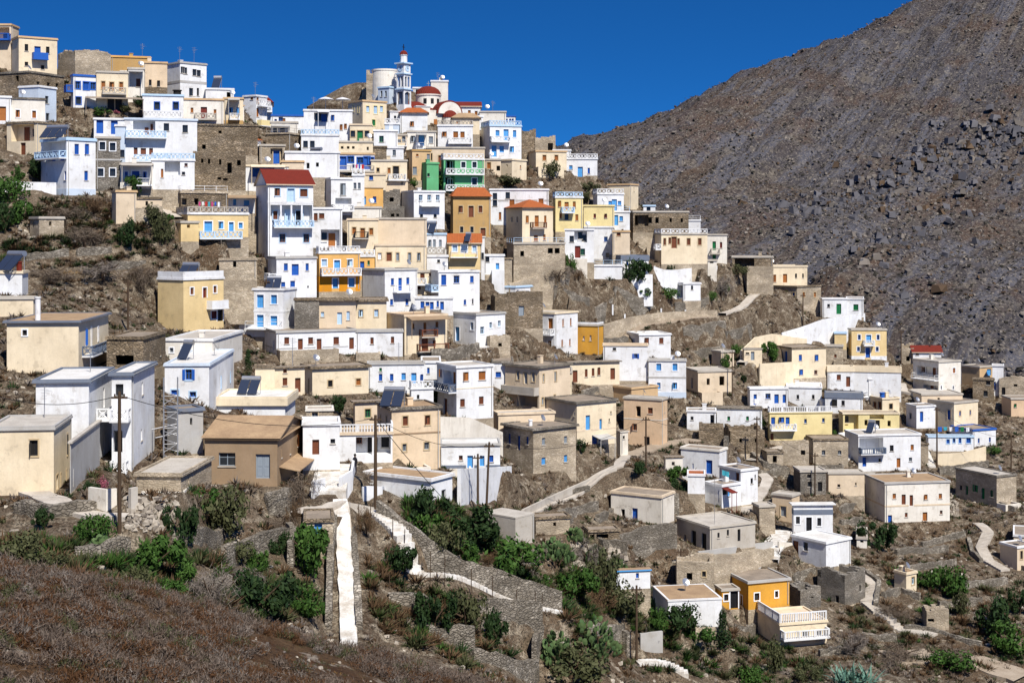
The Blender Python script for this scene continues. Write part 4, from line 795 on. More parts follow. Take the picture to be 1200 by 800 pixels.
H('ruined grey stone house with black doorway near the stone steps',958,990,1014,674,708,'greystone','ok:981,703,5,10 wk:997,691,2,6;1008,689,3,7',rt='ruin',nm='ruined_house')
H('low ruined stone house right of the mustard square house',921,938,962,692,713,'greystone','ok:952,697,3,7',rt='ruin',nm='ruined_house')
H('cream terrace house with white balusters round its flat roof',888,914,969,731,758,'cream','wk:944,745 wk:960,744',rail='wb',cn='cream',rc='sand',bal=[(914,968,747,'wb')],rh2=1.1)
H('tiny cream utility hut on the right slope',1048,1062,1074,672,694,'cream','wp:1070,680,5,9',cn='cream',rc='roof_brown')
H('tiny white hut above the right slope bushes',1004,1004,1016,630,641,'offwhite','ok:1010,634,4,3')
H('ruined stone doorway hut with rubble on the right slope',1080,1086,1112,716,737,'palestone','ok:1091,723,7,11',rt='ruin',nm='ruined_house')
H('collapsed stone shed with plank roof left of the crumbling white ruin',684,690,726,622,637,'stone','ok:693,629,6,7;706,628,14,6',rc='roof_earth',cn='stone')
H('flat concrete cistern block beside the two close poles',566,604,626,606,640,'concrete','',cn='concrete',rc='roof_concrete',yaw=40,ph=0,ov=.02)
H('small round-cornered stone hut with bright blue door in the garden',357,357,390,610,640,'palestone','dc:373,620,9,15',cn='stone',rc='roof_earth',dep=4)

H('low tan block with flat roof behind the peeling tan house',711,740,771,455,472,'tan','',rc='roof_earth',cn='tan')
H('small white planter block beside the green vine pergola',806,806,826,556,576,'white','',rc='tile_orange',dep=3)
H('small house with grey side and square window left of the pale path',834,845,860,412,430,'sand','ok:853,420,4,5',rc='roof_concrete')
H('cream hut with grey door at the foot of the cream wall',870,872,893,408,430,'cream','de:882,417,4,10 wk:876,414,4,2')
H('white cube with dark blue windows before the thick cream roof house',1007,1018,1054,444,469,'white','sk:1010,451,3,8;1014,452,3,8 wb:1043,453,5,7',bal=[(1008,1018,461,'wo')],dd=-3)
H('white low wing with blue door left of the narrow blue windows',1062,1074,1096,476,502,'white','db:1080,488,4,12 wk:1067,487',rc='roof_earth')
H('cream plastered retaining block above the square pale brick house',578,584,650,485,508,'sand','',rc='roof_concrete',cn='sand',dd=3)
H('little white house with blue door at the end of the white wall base',584,586,602,505,530,'white','dp:589,514,5,13',cn='concrete',dd=2)
H('low stone house with earth roof below the concrete ramp',622,628,668,607,626,'palestone','ok:650,614,3,5',rc='roof_earth',cn='stone')
H('low pale annex with grey roof left of the royal blue door house',778,780,800,535,552,'oldwhite','ok:789,543,4,5',rc='roof_earth',cn='stone')
H('white stair house with pale parapet left of the peeling tan house',722,727,736,505,532,'oldwhite','wk:731,512,3,4',cn='oldwhite')
H('small stone hut with black doorway between the two ruins',893,899,918,530,548,'palestone','ok:908,538,5,8',rc='roof_earth',cn='stone')
H('stone barn with earth roof left of the laundry terrace',1056,1060,1088,520,542,'palestone','ok:1070,530,4,6',rc='roof_earth',cn='stone')
H('low cream house with grey roof under the tall cream house',1062,1080,1128,462,476,'sand','ok:1100,468,3,4',rc='roof_concrete',dd=-4)
H('small white house with grey roof left of the cream stepped house',960,964,985,470,486,'white','wk:974,477,4,5',rc='roof_concrete')
H('low ruined walls between village street and white brown-shuttered house',570,574,598,395,415,'palestone','ok:586,403,4,6',rt='ruin',nm='ruined_house')
H('white lattice terrace house left of the corner balcony house',480,482,508,455,476,'white','wk:490,465,3,5',rail='wl',rc='roof_white')
H('small stone house at the end of the long stone terrace wall',575,578,600,303,322,'palestone','ok:588,312,4,6',cn='stone')
H('cream low house between the tan block house and white stair',160,160,190,232,246,'sand','ok:172,238,3,5',cn='stone')
H('stone lower house beside the big yellow house',262,264,286,366,388,'palestone','ok:272,376,5,7',cn='concrete')
H('little cream house behind the grand tan house roof',424,424,440,104,120,'palestone','',rt='ruin',nm='ruined_house',d=247)
H('small white house with blue window right of the church hall',546,548,566,136,152,'white','sb:556,143,3,4')
H('white house corner between bell tower and white box house',486,488,504,124,146,'offwhite','wk:495,134,3,5',cn='white')
H('small stepped white house left of the red roofed white box house',455,457,470,130,150,'white','wk:463,138,3,4')
H('pale stone cottage among the upper ridge houses',250,252,286,122,140,'offwhite','so:262,130,3,5;274,130,3,5',cn='tan',dd=3)

for k in SPECS: frame_of(k)
def face_depth(k, u):
    q = (u-UC)/F; best = None
    for f, dv, W_ in (('R', k['dR'], k['w2']), ('L', k['dL'], k['w1'])):
        if k['free'] == ('w2' if f == 'R' else 'w1'): continue
        den = dv.x-q*dv.y
        if abs(den) < 1e-6: continue
        s = (q*k['M'].y-k['M'].x)/den
        if -.05 <= s <= W_+.05: y = k['M'].y+dv.y*s; best = y if best is None else min(best, y)
    return best
for _ in range(4):                            # a house standing lower in view is never behind the one above it
    moved = 0
    for i in SPECS:
        for j in SPECS:
            if i is j or i['vb'] < j['vb']+5 or i['vt'] > j['vb']+2: continue
            a, c = max(i['uL'], j['uL']), min(i['uR'], j['uR'])
            if c-a < 3: continue
            need = 0
            for u in (a+1, (a+c)/2, c-1):
                di, dj = face_depth(i, u), face_depth(j, u)
                if di and dj and di > dj-.3: need = max(need, di-dj+.4)
            if need > 0 and i['M'].y > 60 and need < 9: j['d'] = j['M'].y+need; frame_of(j); moved += 1
print('reordered', moved)
for k in SPECS:                               # keep hidden depths clear of whatever stands behind
    if not k['free'] or 'dep' in k and k['dep'] < 4: continue
    for D in (k[k['free']], 5.5, 4.5, 3.6, 2.8, 2.2):
        k[k['free']] = D
        if not any(o is not k and o['M'].z < k['M'].z+k['Hh']-.3 and o['M'].y > k['M'].y-1 and any(inside(k, p, 1.8) for p in front_points(o)) for o in SPECS): break
for k in SPECS: build(k)
# ---------------------------------------------------------------- ground
PATHS = []
def smooth_line(line, step):
    P = [hit(u, v) for u, v in line]; o = []
    for a, c_ in zip(P, P[1:]):
        n = max(1, int((c_-a).length/step)); o += [a.lerp(c_, i_/n) for i_ in range(n)]
    o.append(P[-1]); z = tps_eval(TT, [(p.x, p.y) for p in o])
    z = [float(np.mean(z[max(0, i_-3):i_+4])) for i_ in range(len(o))]
    return [Vector((p.x, p.y, q)) for p, q in zip(o, z)]
def ribbon(*a): PATHS.append(('ribbon', a[1], a[2], a))
def steps(*a): PATHS.append(('steps', a[1], a[2], a))
ribbon('path', [(410, 790), (408, 745), (406, 700), (404, 660), (402, 625), (398, 600)], 1.15, 'whitewash', 'straight white path running down the garden')
ribbon('path_edge', [(416, 790), (414, 745), (412, 700), (410, 660), (408, 625), (405, 602)], .5, 'path_concrete', 'grey concrete edge of the white path', .12)
ribbon('courtyard', [(352, 604), (376, 600), (400, 594), (428, 590)], 2.4, 'path_concrete', 'pale concrete landing below the courtyard stairs', .05)
steps('white_steps', [(384, 586), (388, 566), (392, 545)], 3.0, 'whitewash', 'wide white courtyard stairs under the brown door')
steps('white_steps', [(492, 668), (470, 640), (450, 615), (430, 592)], 1.5, 'whitewash', 'broad white steps descending beside the thick dark pole')
steps('white_steps', [(657, 727), (600, 712), (545, 692), (512, 676), (494, 668)], .7, 'whitewash', 'narrow white stepped kerb along the long dry stone wall')
steps('white_steps', [(806, 803), (776, 786), (748, 770)], 1.5, 'whitewash', 'white steps at the bottom edge beside the black pole')
steps('stone_steps', [(1178, 672), (1158, 660), (1150, 645), (1158, 628), (1146, 612)], 1.5, 'path_concrete', 'pale winding stone steps on the right slope')
steps('stone_steps', [(1064, 738), (1030, 722), (1016, 708), (1024, 690), (1010, 672)], 1.5, 'path_concrete', 'curved stone steps beside the ruined grey house')
steps('stone_steps', [(1095, 748), (1080, 742), (1066, 738)], 1.6, 'path_concrete', 'short flight of stone steps below the ruined doorway hut')
steps('white_steps', [(1092, 552), (1086, 538), (1080, 522)], 1.2, 'whitewash', 'white steps between big white house and laundry terrace')
steps('white_steps', [(982, 552), (990, 540), (1000, 532)], 1.2, 'whitewash', 'short white steps left of the big white house')
ribbon('path', [(610, 603), (650, 586), (700, 562), (725, 548), (735, 530)], 1.3, 'path_concrete', 'concrete ramp path rising through the centre')
ribbon('path', [(736, 534), (770, 524), (812, 516)], 2.6, 'dust', 'pale dusty path right of the peeling tan house')
ribbon('path', [(846, 370), (872, 362), (886, 346), (900, 330)], 1.6, 'path_concrete', 'pale path climbing to the cream house with brown door')
ribbon('path', [(700, 396), (760, 380), (840, 372)], 1.2, 'dust', 'pale path behind the wall with white posts')
ribbon('path', [(868, 432), (880, 418), (905, 405)], 1.4, 'path_concrete', 'pale path beside the cream wall')
ribbon('path', [(512, 416), (545, 412), (592, 406)], 2.4, 'whitewash', 'white village street in front of the long white house')
ribbon('path', [(900, 664), (908, 640), (918, 622)], 2.4, 'whitewash', 'white path left of the ornate white house')
ribbon('path', [(880, 540), (905, 530), (918, 522)], 1.6, 'path_concrete', 'pale path below the bright yellow house')
ribbon('path', [(868, 600), (884, 590), (900, 566), (890, 552)], 1.5, 'path_concrete', 'pale path right of the white L-shaped house')
ribbon('path', [(30, 574), (70, 590), (110, 604), (150, 612)], 1.8, 'path_concrete', 'pale path below the near cream house')
ribbon('path', [(150, 574), (175, 572), (200, 566)], 3.2, 'whitewash', 'whitewashed yard right of the near white house')
ribbon('path', [(1075, 470), (1060, 462), (1056, 448)], 1.3, 'path_concrete', 'narrow path left of the tall cream house')
ribbon('path', [(190, 232), (200, 246), (210, 262)], 1.3, 'path_concrete', 'pale sloping path left of the yellow house with lattice roof rail')
ribbon('path', [(1200, 800), (1150, 782), (1090, 772), (1040, 770)], 4.5, 'dust', 'pale flat threshing ground at the lower right')
def ground_mesh():
    ys = np.concatenate([np.arange(16, 62, .55), np.arange(62, 330, .8)]); xs = np.arange(-125, 165, .8)
    X, Y = np.meshgrid(xs, ys); Z = tps_eval(TT, np.c_[X.ravel(), Y.ravel()]).reshape(X.shape)
    amp = np.where(Y < 62, .6, 1.0)
    Z = Z+amp*(.9*fbm(X/9, Y/9, 4, 3)+.8*fbm(X/2.3, Y/2.3, 3, 11))
    for k in SPECS:                           # each house stands on its own levelled pad
        w1, w2 = k['w1'], k['w2']; m = 5.5; qx = X-k['M'].x; qy = Y-k['M'].y; rad = math.hypot(w1, w2)+m
        sel = (np.abs(qx) < rad) & (np.abs(qy) < rad)
        a = qx[sel]*k['dR'].x+qy[sel]*k['dR'].y; b_ = qx[sel]*k['dL'].x+qy[sel]*k['dL'].y
        d = np.hypot(np.maximum(np.maximum(-a, a-w2), 0), np.maximum(np.maximum(-b_, b_-w1), 0))
        lim = k['M'].z-.05-np.maximum(d-.8, 0)*1.35
        Z[sel] = np.where(d < m, np.maximum(Z[sel], np.minimum(lim, Z[sel]+3.0)), Z[sel])
    for k in SPECS:
        w1, w2 = k['w1'], k['w2']; m = 5.5
        qx = X-k['M'].x; qy = Y-k['M'].y; rad = math.hypot(w1, w2)+m
        sel = (np.abs(qx) < rad) & (np.abs(qy) < rad)
        a = qx[sel]*k['dR'].x+qy[sel]*k['dR'].y; b_ = qx[sel]*k['dL'].x+qy[sel]*k['dL'].y
        d = np.hypot(np.maximum(np.maximum(-a, (a-w2)*4), 0), np.maximum(np.maximum(-b_, (b_-w1)*4), 0))
        lim = np.where(d < 1.4, k['M'].z+.02, k['M'].z+.02+(d-1.4)*1.0); lim = np.where(d < m, lim, 1e9)
        Z[sel] = np.minimum(Z[sel], lim)
    for (_, line, w, *_r) in PATHS:           # benches cut for paths and steps
        for p in smooth_line(line, .6):
            r = w/2+1.8; j0, j1 = np.searchsorted(ys, [p.y-r, p.y+r]); i0, i1 = np.searchsorted(xs, [p.x-r, p.x+r]); d = np.hypot(X[j0:j1, i0:i1]-p.x, Y[j0:j1, i0:i1]-p.y); q = np.clip((r-d)/1.2, 0, 1); q[d > r] = 0
            Z[j0:j1, i0:i1] = Z[j0:j1, i0:i1]*(1-q)+(p.z-.03)*q
    ny, nx = X.shape; i = np.arange(ny*nx).reshape(ny, nx)
    f = np.stack([i[:-1, :-1], i[:-1, 1:], i[1:, 1:], i[1:, :-1]], -1).reshape(-1, 4)
    return xs, ys, Z, big_mesh('hillside', np.c_[X.ravel(), Y.ravel(), Z.ravel()], f, ['ground'], smooth=True)
b = NB('ground'); v = b.coord(True)
big = b.noise(v, .05, 5, .6); mid = b.noise(v, .35, 6, .65); fine = b.noise(v, 2.2, 6, .7); tiny = b.noise(v, 7, 4, .7)
rockn = b.vor(v, .55); rk2 = b.vor(v, 2.4)
c = b.mix(b.ramp(mid, [(.36, 0), (.62, 1)]), (.062, .036, .020), (.185, .138, .092))
c = b.mix(b.ramp(fine, [(.46, 0), (.66, .9)]), c, (.24, .19, .135))
c = b.mix(b.ramp(big, [(.5, 0), (.66, .6)]), c, (.105, .058, .028))
c = b.mix(b.ramp(b.noise(v, .8, 5, .7), [(.51, 0), (.64, .9)]), c, (.41, .345, .255))
c = b.mix(b.ramp(tiny, [(.44, 0), (.62, .92)]), c, (.026, .021, .014))
sy = b.n('SeparateXYZ'); b.l(v, sy.inputs[0]); nearf = b.ramp(b.n('MapRange').outputs[0], [(0, 1), (1, 0)]); mr = [n for n in b.t.nodes if n.type == 'MAP_RANGE'][0]; mr.inputs['From Min'].default_value = 58; mr.inputs['From Max'].default_value = 72; b.l(sy.outputs[1], mr.inputs['Value'])
soil = b.mix(b.ramp(mid, [(.38, 0), (.62, 1)]), (.062, .030, .014), (.12, .072, .036)); soil = b.mix(b.ramp(b.noise(v, .9, 5, .7), [(.58, 0), (.66, .9)]), soil, (.34, .29, .23)); soil = b.mix(b.ramp(tiny, [(.48, 0), (.66, .8)]), soil, (.022, .013, .008))
c = b.mix(nearf, c, soil)
M['ground'] = b.out(c, b.mix(.5, fine, tiny), .9, .35)
GX, GY, GZ, gm = ground_mesh()
hill = link('terrain', gm); tag(hill, 'dry stony hillside carrying the village', 'hillside', kind='structure')
def gz(x, y):
    """height of the finished ground"""
    i = int(np.clip(np.searchsorted(GX, x)-1, 0, len(GX)-2)); j = int(np.clip(np.searchsorted(GY, y)-1, 0, len(GY)-2))
    fx = (x-GX[i])/(GX[i+1]-GX[i]); fy = (y-GY[j])/(GY[j+1]-GY[j])
    return float((GZ[j, i]*(1-fx)+GZ[j, i+1]*fx)*(1-fy)+(GZ[j+1, i]*(1-fx)+GZ[j+1, i+1]*fx)*fy)

def hit2(u, v, tmin=62):
    """first point of the finished ground on the sight line through photo pixel u, v"""
    r = ray(u, v); t = np.arange(tmin, 320, .4); x = r.x*t; i_ = np.clip(np.searchsorted(GX, x)-1, 0, len(GX)-2); j_ = np.clip(np.searchsorted(GY, t)-1, 0, len(GY)-2)
    fx = (x-GX[i_])/(GX[i_+1]-GX[i_]); fy = (t-GY[j_])/(GY[j_+1]-GY[j_]); h = (GZ[j_, i_]*(1-fx)+GZ[j_, i_+1]*fx)*(1-fy)+(GZ[j_+1, i_]*(1-fx)+GZ[j_+1, i_+1]*fx)*fy-r.z*t
    k_ = int(np.argmax(h > 0)); k_ = k_ if h[k_] > 0 else int(np.argmax(h)); return Vector((x[k_], t[k_], r.z*t[k_]))
# ---------------------------------------------------------------- the far mountain and the sea beyond
MP = []
for (u, v, d) in ((560, 215, 640), (670, 168, 700), (715, 151, 720), (760, 133, 740), (805, 115, 760), (850, 97, 780), (900, 77, 800), (950, 57, 820), (1000, 37, 845), (1040, 21, 865), (1090, 0, 890), (1200, -62, 930), (1350, -150, 980), (1550, -260, 1050),
                  (690, 225, 520), (800, 280, 470), (900, 330, 440), (1000, 390, 415), (1100, 440, 400), (1200, 480, 390), (1400, 540, 380), (1000, 200, 600), (1100, 220, 570), (1200, 200, 590), (1400, 250, 560), (850, 190, 600), (600, 300, 430), (500, 330, 480)):
    MP.append(tuple(ray(u, v)*d))
for (x, y, z) in ((60, 380, -78), (130, 360, -84), (200, 345, -86), (300, 340, -88), (20, 760, 0), (80, 860, 0), (190, 960, 40), (330, 1050, 90), (520, 1100, 150), (-40, 620, -60), (-60, 500, -70), (420, 350, -70)): MP.append((x, y, z))
MP = np.array(MP); MT = tps_fit(MP[:, :2], MP[:, 2])
xs = np.arange(-60, 620, 2.2); ys = np.concatenate([np.arange(335, 660, 2.2), np.arange(660, 1000, 3.2)])
X, Y = np.meshgrid(xs, ys); Z = tps_eval(MT, np.c_[X.ravel(), Y.ravel()]).reshape(X.shape)
wx = X+10*fbm(X/60, Y/60, 3, 5); rid = 1-np.abs(2*(vnoise((wx*.78-Y*.62)/26, (wx*.62+Y*.78)/190, 21))-1)
Z = Z-6-np.clip(Y-700, 0, 400)*.045-8*np.clip((105-X)/70, 0, 1)
Z = Z+7*fbm(X/110, Y/110, 4, 41)+5*(rid-.5)+4*fbm(X/22, Y/22, 4, 43, .6)+2.2*np.abs(fbm(X/7, Y/7, 3, 47, .6))*2
st = np.sin((Z*.55+X*.10+6*fbm(X/70, Y/70, 3, 51))); Z = Z+.7*np.sign(st)*np.abs(st)**.5
ny, nx = X.shape; i = np.arange(ny*nx).reshape(ny, nx)
f = np.stack([i[:-1, :-1], i[:-1, 1:], i[1:, 1:], i[1:, :-1]], -1).reshape(-1, 4)
b = NB('mountain'); v = b.coord(True); gn = b.n('NewGeometry')
sv = b.n('VectorRotate', rotation_type='Z_AXIS'); sv.inputs['Angle'].default_value = R(-52); b.l(v, sv.inputs['Vector'])
strata = b.noise(b.scale(sv.outputs[0], (.010, .13, .0)), 1.0, 6, .65); big = b.noise(v, .012, 6, .6); mid = b.noise(v, .09, 6, .7); fine = b.noise(v, .42, 5, .75); tiny = b.noise(v, 1.1, 4, .7)
hatch = b.noise(b.scale(sv.outputs[0], (.05, .62, .0)), 1.0, 4, .6)
c = b.mix(b.ramp(big, [(.40, 0), (.60, 1)]), (.056, .051, .056), (.066, .048, .037))
c = b.mix(b.ramp(strata, [(.48, 0), (.54, .95)]), c, (.083, .082, .097))
c = b.mix(b.ramp(b.noise(v, .028, 6, .65), [(.52, 0), (.60, .7)]), c, (.072, .043, .028))
c = b.mix(b.ramp(mid, [(.53, 0), (.64, .7)]), c, (.125, .106, .084))
c = b.mix(b.ramp(hatch, [(.38, .75), (.50, 0)]), c, (.024, .021, .022))
c = b.mix(b.ramp(fine, [(.54, 0), (.66, .75)]), c, (.165, .143, .115))
c = b.mix(b.ramp(tiny, [(.56, 0), (.66, .85)]), c, (.26, .225, .18))
c = b.mix(b.ramp(b.noise(v, .55, 4, .7), [(.34, .95), (.46, 0)]), c, (.013, .012, .011))
M['mountain'] = b.out(c, b.mix(.5, fine, tiny), 1.0, 1.2)
mo = link('mountain', big_mesh('mountain', np.c_[X.ravel(), Y.ravel(), Z.ravel()], f, ['mountain'], smooth=True)); tag(mo, 'bare grey brown mountainside across the valley', 'mountain', kind='structure')
# boulders and low scrub on the mountain: far past counting
def scatter_lumps(name, P, rmin, rmax, mats, probs, flat=.7, seed=1, label='', cat=''):
    rg = np.random.default_rng(seed); n = len(P)
    base = np.array([(-1, -1, -.8), (1, -1, -.8), (1, 1, -.8), (-1, 1, -.8), (-.8, -.8, .7), (.8, -.8, .7), (.8, .8, .7), (-.8, .8, .7)], float)*.7; fc = np.array([(0, 1, 5, 4), (1, 2, 6, 5), (2, 3, 7, 6), (3, 0, 4, 7), (4, 5, 6, 7)])
    r = rmin+(rmax-rmin)*rg.random(n)**2.6; a = rg.random(n)*6.28; V = base[None]*(1+.9*(rg.random((n, 8, 3))-.5)); V[:, :, 2] *= flat; V[:, :, 0] *= (.6+.8*rg.random(n))[:, None]
    ca, sa = np.cos(a)[:, None], np.sin(a)[:, None]; tz = (rg.random(n)-.5)[:, None]*.9; V = np.stack([V[:, :, 0]*ca-V[:, :, 1]*sa, V[:, :, 0]*sa+V[:, :, 1]*ca, V[:, :, 2]+V[:, :, 0]*tz], -1)*r[:, None, None]+P[:, None]
    mi = np.repeat(rg.choice(len(mats), n, p=probs), 5)
    o = link(name, big_mesh(name, V.reshape(-1, 3), (fc[None]+8*np.arange(n)[:, None, None]).reshape(-1, 4), mats, mi)); tag(o, label, cat, kind='stuff'); return o
leafmat('far_scrub', (.018, .017, .014), (.045, .04, .03)); leafmat('far_rock', (.09, .08, .07), (.21, .18, .15)); leafmat('far_crag', (.070, .068, .076), (.13, .124, .13)); leafmat('far_rust', (.065, .042, .026), (.11, .072, .042))
rg = np.random.default_rng(3); n = 120000; jj = (rg.random(n)**1.5*(ny-1)).astype(int); ii = rg.integers(0, nx, n)
P = np.c_[X[jj, ii]+rg.normal(0, 1, n), Y[jj, ii]+rg.normal(0, 1, n), Z[jj, ii]]
keep = (P[:, 0]/P[:, 1]*F+UC > 640) & (P[:, 0]/P[:, 1]*F+UC < 1300); P = P[keep]
scatter_lumps('mountain_scrub', P, .22, .85, ['far_scrub', 'far_rock', 'far_rust'], [.45, .42, .13], .8, 4, 'dark scrub and pale rocks dotted over the mountainside', 'scrub')
def mhit(u, v):
    r = ray(u, v); t = np.arange(340, 1000, 1.5); h = tps_eval(MT, np.c_[r.x*t, t])-r.z*t; i_ = int(np.argmax(h > 0)); return np.array([r.x*t[i_], t[i_]])
Q = []; rg = np.random.default_rng(17)
for line, cnt, sp in ((((1010, 222), (1060, 196), (1100, 172), (1150, 150), (1215, 132)), 420, 7), (((930, 235), (975, 225), (1020, 200)), 200, 10), (((1040, 240), (1110, 205), (1200, 170)), 170, 12), (((960, 300), (1030, 262), (1110, 250)), 110, 12), (((950, 345), (1050, 320), (1140, 300)), 26, 20)):
    B_ = [mhit(*p) for p in line]
    for i_ in range(cnt):
        k_ = rg.integers(0, len(B_)-1); q = B_[k_]+(B_[k_+1]-B_[k_])*rg.random()+rg.normal(0, sp, 2); Q.append((q[0], q[1]))
Q = np.array(Q); ix = np.clip(np.searchsorted(xs, Q[:, 0]), 0, nx-1); iy = np.clip(np.searchsorted(ys, Q[:, 1]), 0, ny-1)
scatter_lumps('crags', np.c_[Q, Z[iy, ix]+.5], .4, 2.3, ['far_crag', 'far_rock', 'far_rust'], [.75, .15, .10], 1.1, 6, 'grey crags and fallen blocks across the mountainside', 'crags')
sea = MB(); sea.quad((-20000, -20000, -140), (20000, -20000, -140), (20000, 25000, -140), (-20000, 25000, -140))
b = NB('sea'); b.b.inputs['Roughness'].default_value = .25; M['sea'] = b.out(b.mix(b.noise(b.coord(True), .01), (.005, .04, .11), (.008, .06, .15)))
tag(sea.build('sea', 'sea'), 'deep blue sea far below the valley', 'sea', kind='structure')
# rocky knoll behind the windmill
kc = ray(436, 118)*252; kb = MB(); prof = [(9.5, -6), (8.6, -1.2), (6.2, .9), (4.2, 2.2), (2.2, 3.1), (.2, 3.3)]; kb.lathe(prof, 0, 0, 28, 0)
kb.v = [(x*(1+.35*fbm(np.array([x*.4+9]), np.array([y*.4+z]), 3, 8)[0])*1.25, y*.6, z+1.4*fbm(np.array([x*.5]), np.array([y*.5+z]), 3, 9)[0]) for x, y, z in kb.v]
ko = kb.build('rocky_hill', 'ground'); ko.location = kc; tag(ko, 'rocky hilltop behind the windmill tower', 'hill', kind='structure')

# ---------------------------------------------------------------- church, bell tower, windmill
ch = empty('church', ray(509, 148)*243, R(24), 'white church with dark red dome and vaulted red roofs on the hilltop', 'church'); ch.scale = (1.04, 1.04, 1.0)
w = MB(); w.box(-4.6, 5.0, 0, 8.5, -4, 2.75); w.box(-6.2, -4.62, 1.5, 8, -4, 2.0)
def arch(mb, cx, y0, y1, zb, r, along='y', shell=0, mi=0, n=18):
    """half barrel; shell = thickness of the roof skin"""
    ro = r+shell; P = []
    for k_ in range(n+1):
        t = math.pi*k_/n
        for (rr, yy) in ((ro, y0), (ro, y1)): P.append((cx+rr*math.cos(t), yy, zb+rr*math.sin(t)) if along == 'y' else (yy, cx+rr*math.cos(t), zb+rr*math.sin(t)))
    mb.add(P, [(2*k_, 2*k_+1, 2*k_+3, 2*k_+2) for k_ in range(n)], mi)
    for e in (0, 1): mb.add([P[2*k_+e] for k_ in range(n+1)], [tuple(range(n+1))], mi)
arch(w, 2.6, -.55, 8.3, 2.2, 2.05); arch(w, 4.0, -4.95, .4, 2.4, 1.85, 'x')
w.lathe([(1.25, -3), (1.25, 1.5)], 2.6, -.5, 20); w.box(-3.6, -2.6, -.02, .1, .6, 1.5)
w.build('wall', 'offwhite', ch)
r_ = MB(); arch(r_, 2.6, -.35, 8.2, 2.2, 2.05, 'y', .28); arch(r_, 4.0, -4.7, .6, 2.4, 1.85, 'x', .25); r_.build('roof', 'tile_red', ch)
a_ = MB(); a_.lathe([(1.34, 1.5), (1.2, 2.05), (.85, 2.5), (.4, 2.75), (.02, 2.82)], 2.6, -.5, 20); a_.build('apse_roof', 'tile_red', ch)
d_ = MB(); d_.lathe([(2.1, 2.6), (2.1, 5.55), (2.25, 5.6), (2.25, 5.78), (2.0, 5.8)], .5, 4.2, 28); d_.build('drum', 'offwhite', ch)
d_ = MB(); d_.lathe([(2.2, 5.79), (2.05, 6.25), (1.7, 6.75), (1.15, 7.1), (.55, 7.28), (.02, 7.33)], .5, 4.2, 28); d_.build('dome', 'tile_red', ch, True)
for t in (-125, -60, -92):
    x, y = .5+2.06*math.cos(R(t)), 4.2+2.06*math.sin(R(t)); q = MB(); q.box(-.26, .26, -.08, .1, 0, .9, 0); o = q.build('window', 'paint_k', ch); o.location = (x, y, 4.1); o.rotation_euler = (0, 0, R(t+90))
for x, z in ((-3.1, .9), (-1.2, .3), (.2, .3)):
    q = MB(); q.box(x-.3, x+.3, -.06, .05, z, z+.9); q.build('window', 'paint_o', ch)
c_ = MB(); c_.box(.46, .54, 4.16, 4.24, 7.3, 8.2); c_.box(.2, .8, 4.17, 4.23, 7.75, 7.83); c_.build('cross', 'paint_e', ch)

bt = empty('bell_tower', ray(473, 127)*240, R(52), 'tall white and pale blue bell tower with red cap and clock on the hilltop', 'bell tower')
def tier(z0, z1, h, na, mat, pier=.24, lint=.35):
    m = MB()
    for sx in (-1, 1):
        for sy in (-1, 1): m.box(*sorted((sx*h, sx*(h-pier))), *sorted((sy*h, sy*(h-pier))), z0, z1)
    e = h-pier
    for s in (-1, 1):
        y = sorted((s*(h-.02), s*(h-pier))); m.box(-e, e, *y, z1-lint, z1); m.box(*y, -e, e, z1-lint, z1); m.box(-e, e, *y, z0, z0+.3); m.box(*y, -e, e, z0, z0+.3)
        if na == 2: m.box(-.1, .1, *y, z0+.3, z1-lint); m.box(*y, -.1, .1, z0+.3, z1-lint)
        for k_ in range(na):
            c0 = 0 if na == 1 else (-e/2 if k_ == 0 else e/2); hw = (e if na == 1 else e/2)-.02
            for q in range(4):                       # stepped arch corners
                dx = hw*(.25+.75*q/4); zz = z1-lint-hw*.5*(q+1)/5
                for sg in (-1, 1):
                    xx = sorted((c0+sg*hw, c0+sg*max(dx, .05))); m.box(*xx, *y, zz-.001*q, z1-lint-hw*.5*q/5); 
    return m.build('tier', mat, bt)
bs = MB(); bs.box(-.95, .95, -.95, .95, -5, .3); bs.build('base', 'white', bt)
tier(.3, 3.1, .9, 1, 'white'); tier(3.3, 5.7, .86, 2, 'white')
ck = MB(); ck.box(-.82, .82, -.82, .82, 5.9, 7.5); ck.build('clock_stage', 'white', bt)
for nm_, z, hh, ov in (('cornice', 3.1, .2, 1.08), ('cornice', 5.7, .2, 1.05), ('cornice', 7.5, .22, 1.12)):
    q = MB(); q.box(-ov, ov, -ov, ov, z, z+hh); q.build(nm_, 'paint_p', bt)
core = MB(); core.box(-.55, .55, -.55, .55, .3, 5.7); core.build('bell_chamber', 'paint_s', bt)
for (ax, ay) in ((0, -1), (-1, 0)):
    q = MB(); q.lathe([(.5, 0), (.5, .05), (.44, .05), (.44, .02), (.001, .02)], 0, 0, 20, 1); q.box(-.03, .03, -.02, .36, .03, .05, 0); q.box(-.02, .26, -.03, .03, .03, .05, 0)
    o = q.build('clock_face', ['paint_k', 'paint_p'], bt); o.location = (ax*.83, ay*.83, 6.7); o.rotation_euler = (R(90), 0, 0) if ay else (R(90), 0, R(-90))
q = MB(); q.lathe([(.62, 7.72), (.6, 8.9), (.7, 8.95), (.7, 9.1)], 0, 0, 8); q.build('lantern', 'white', bt)
q = MB(); q.lathe([(.72, 9.1), (.62, 9.45), (.36, 9.75), (.02, 9.86)], 0, 0, 12); q.build('dome', 'tile_red', bt)
q = MB(); q.box(-.05, .05, -.05, .05, 9.84, 10.9); q.box(-.34, .34, -.04, .04, 10.35, 10.45); q.build('cross', 'paint_k', bt)

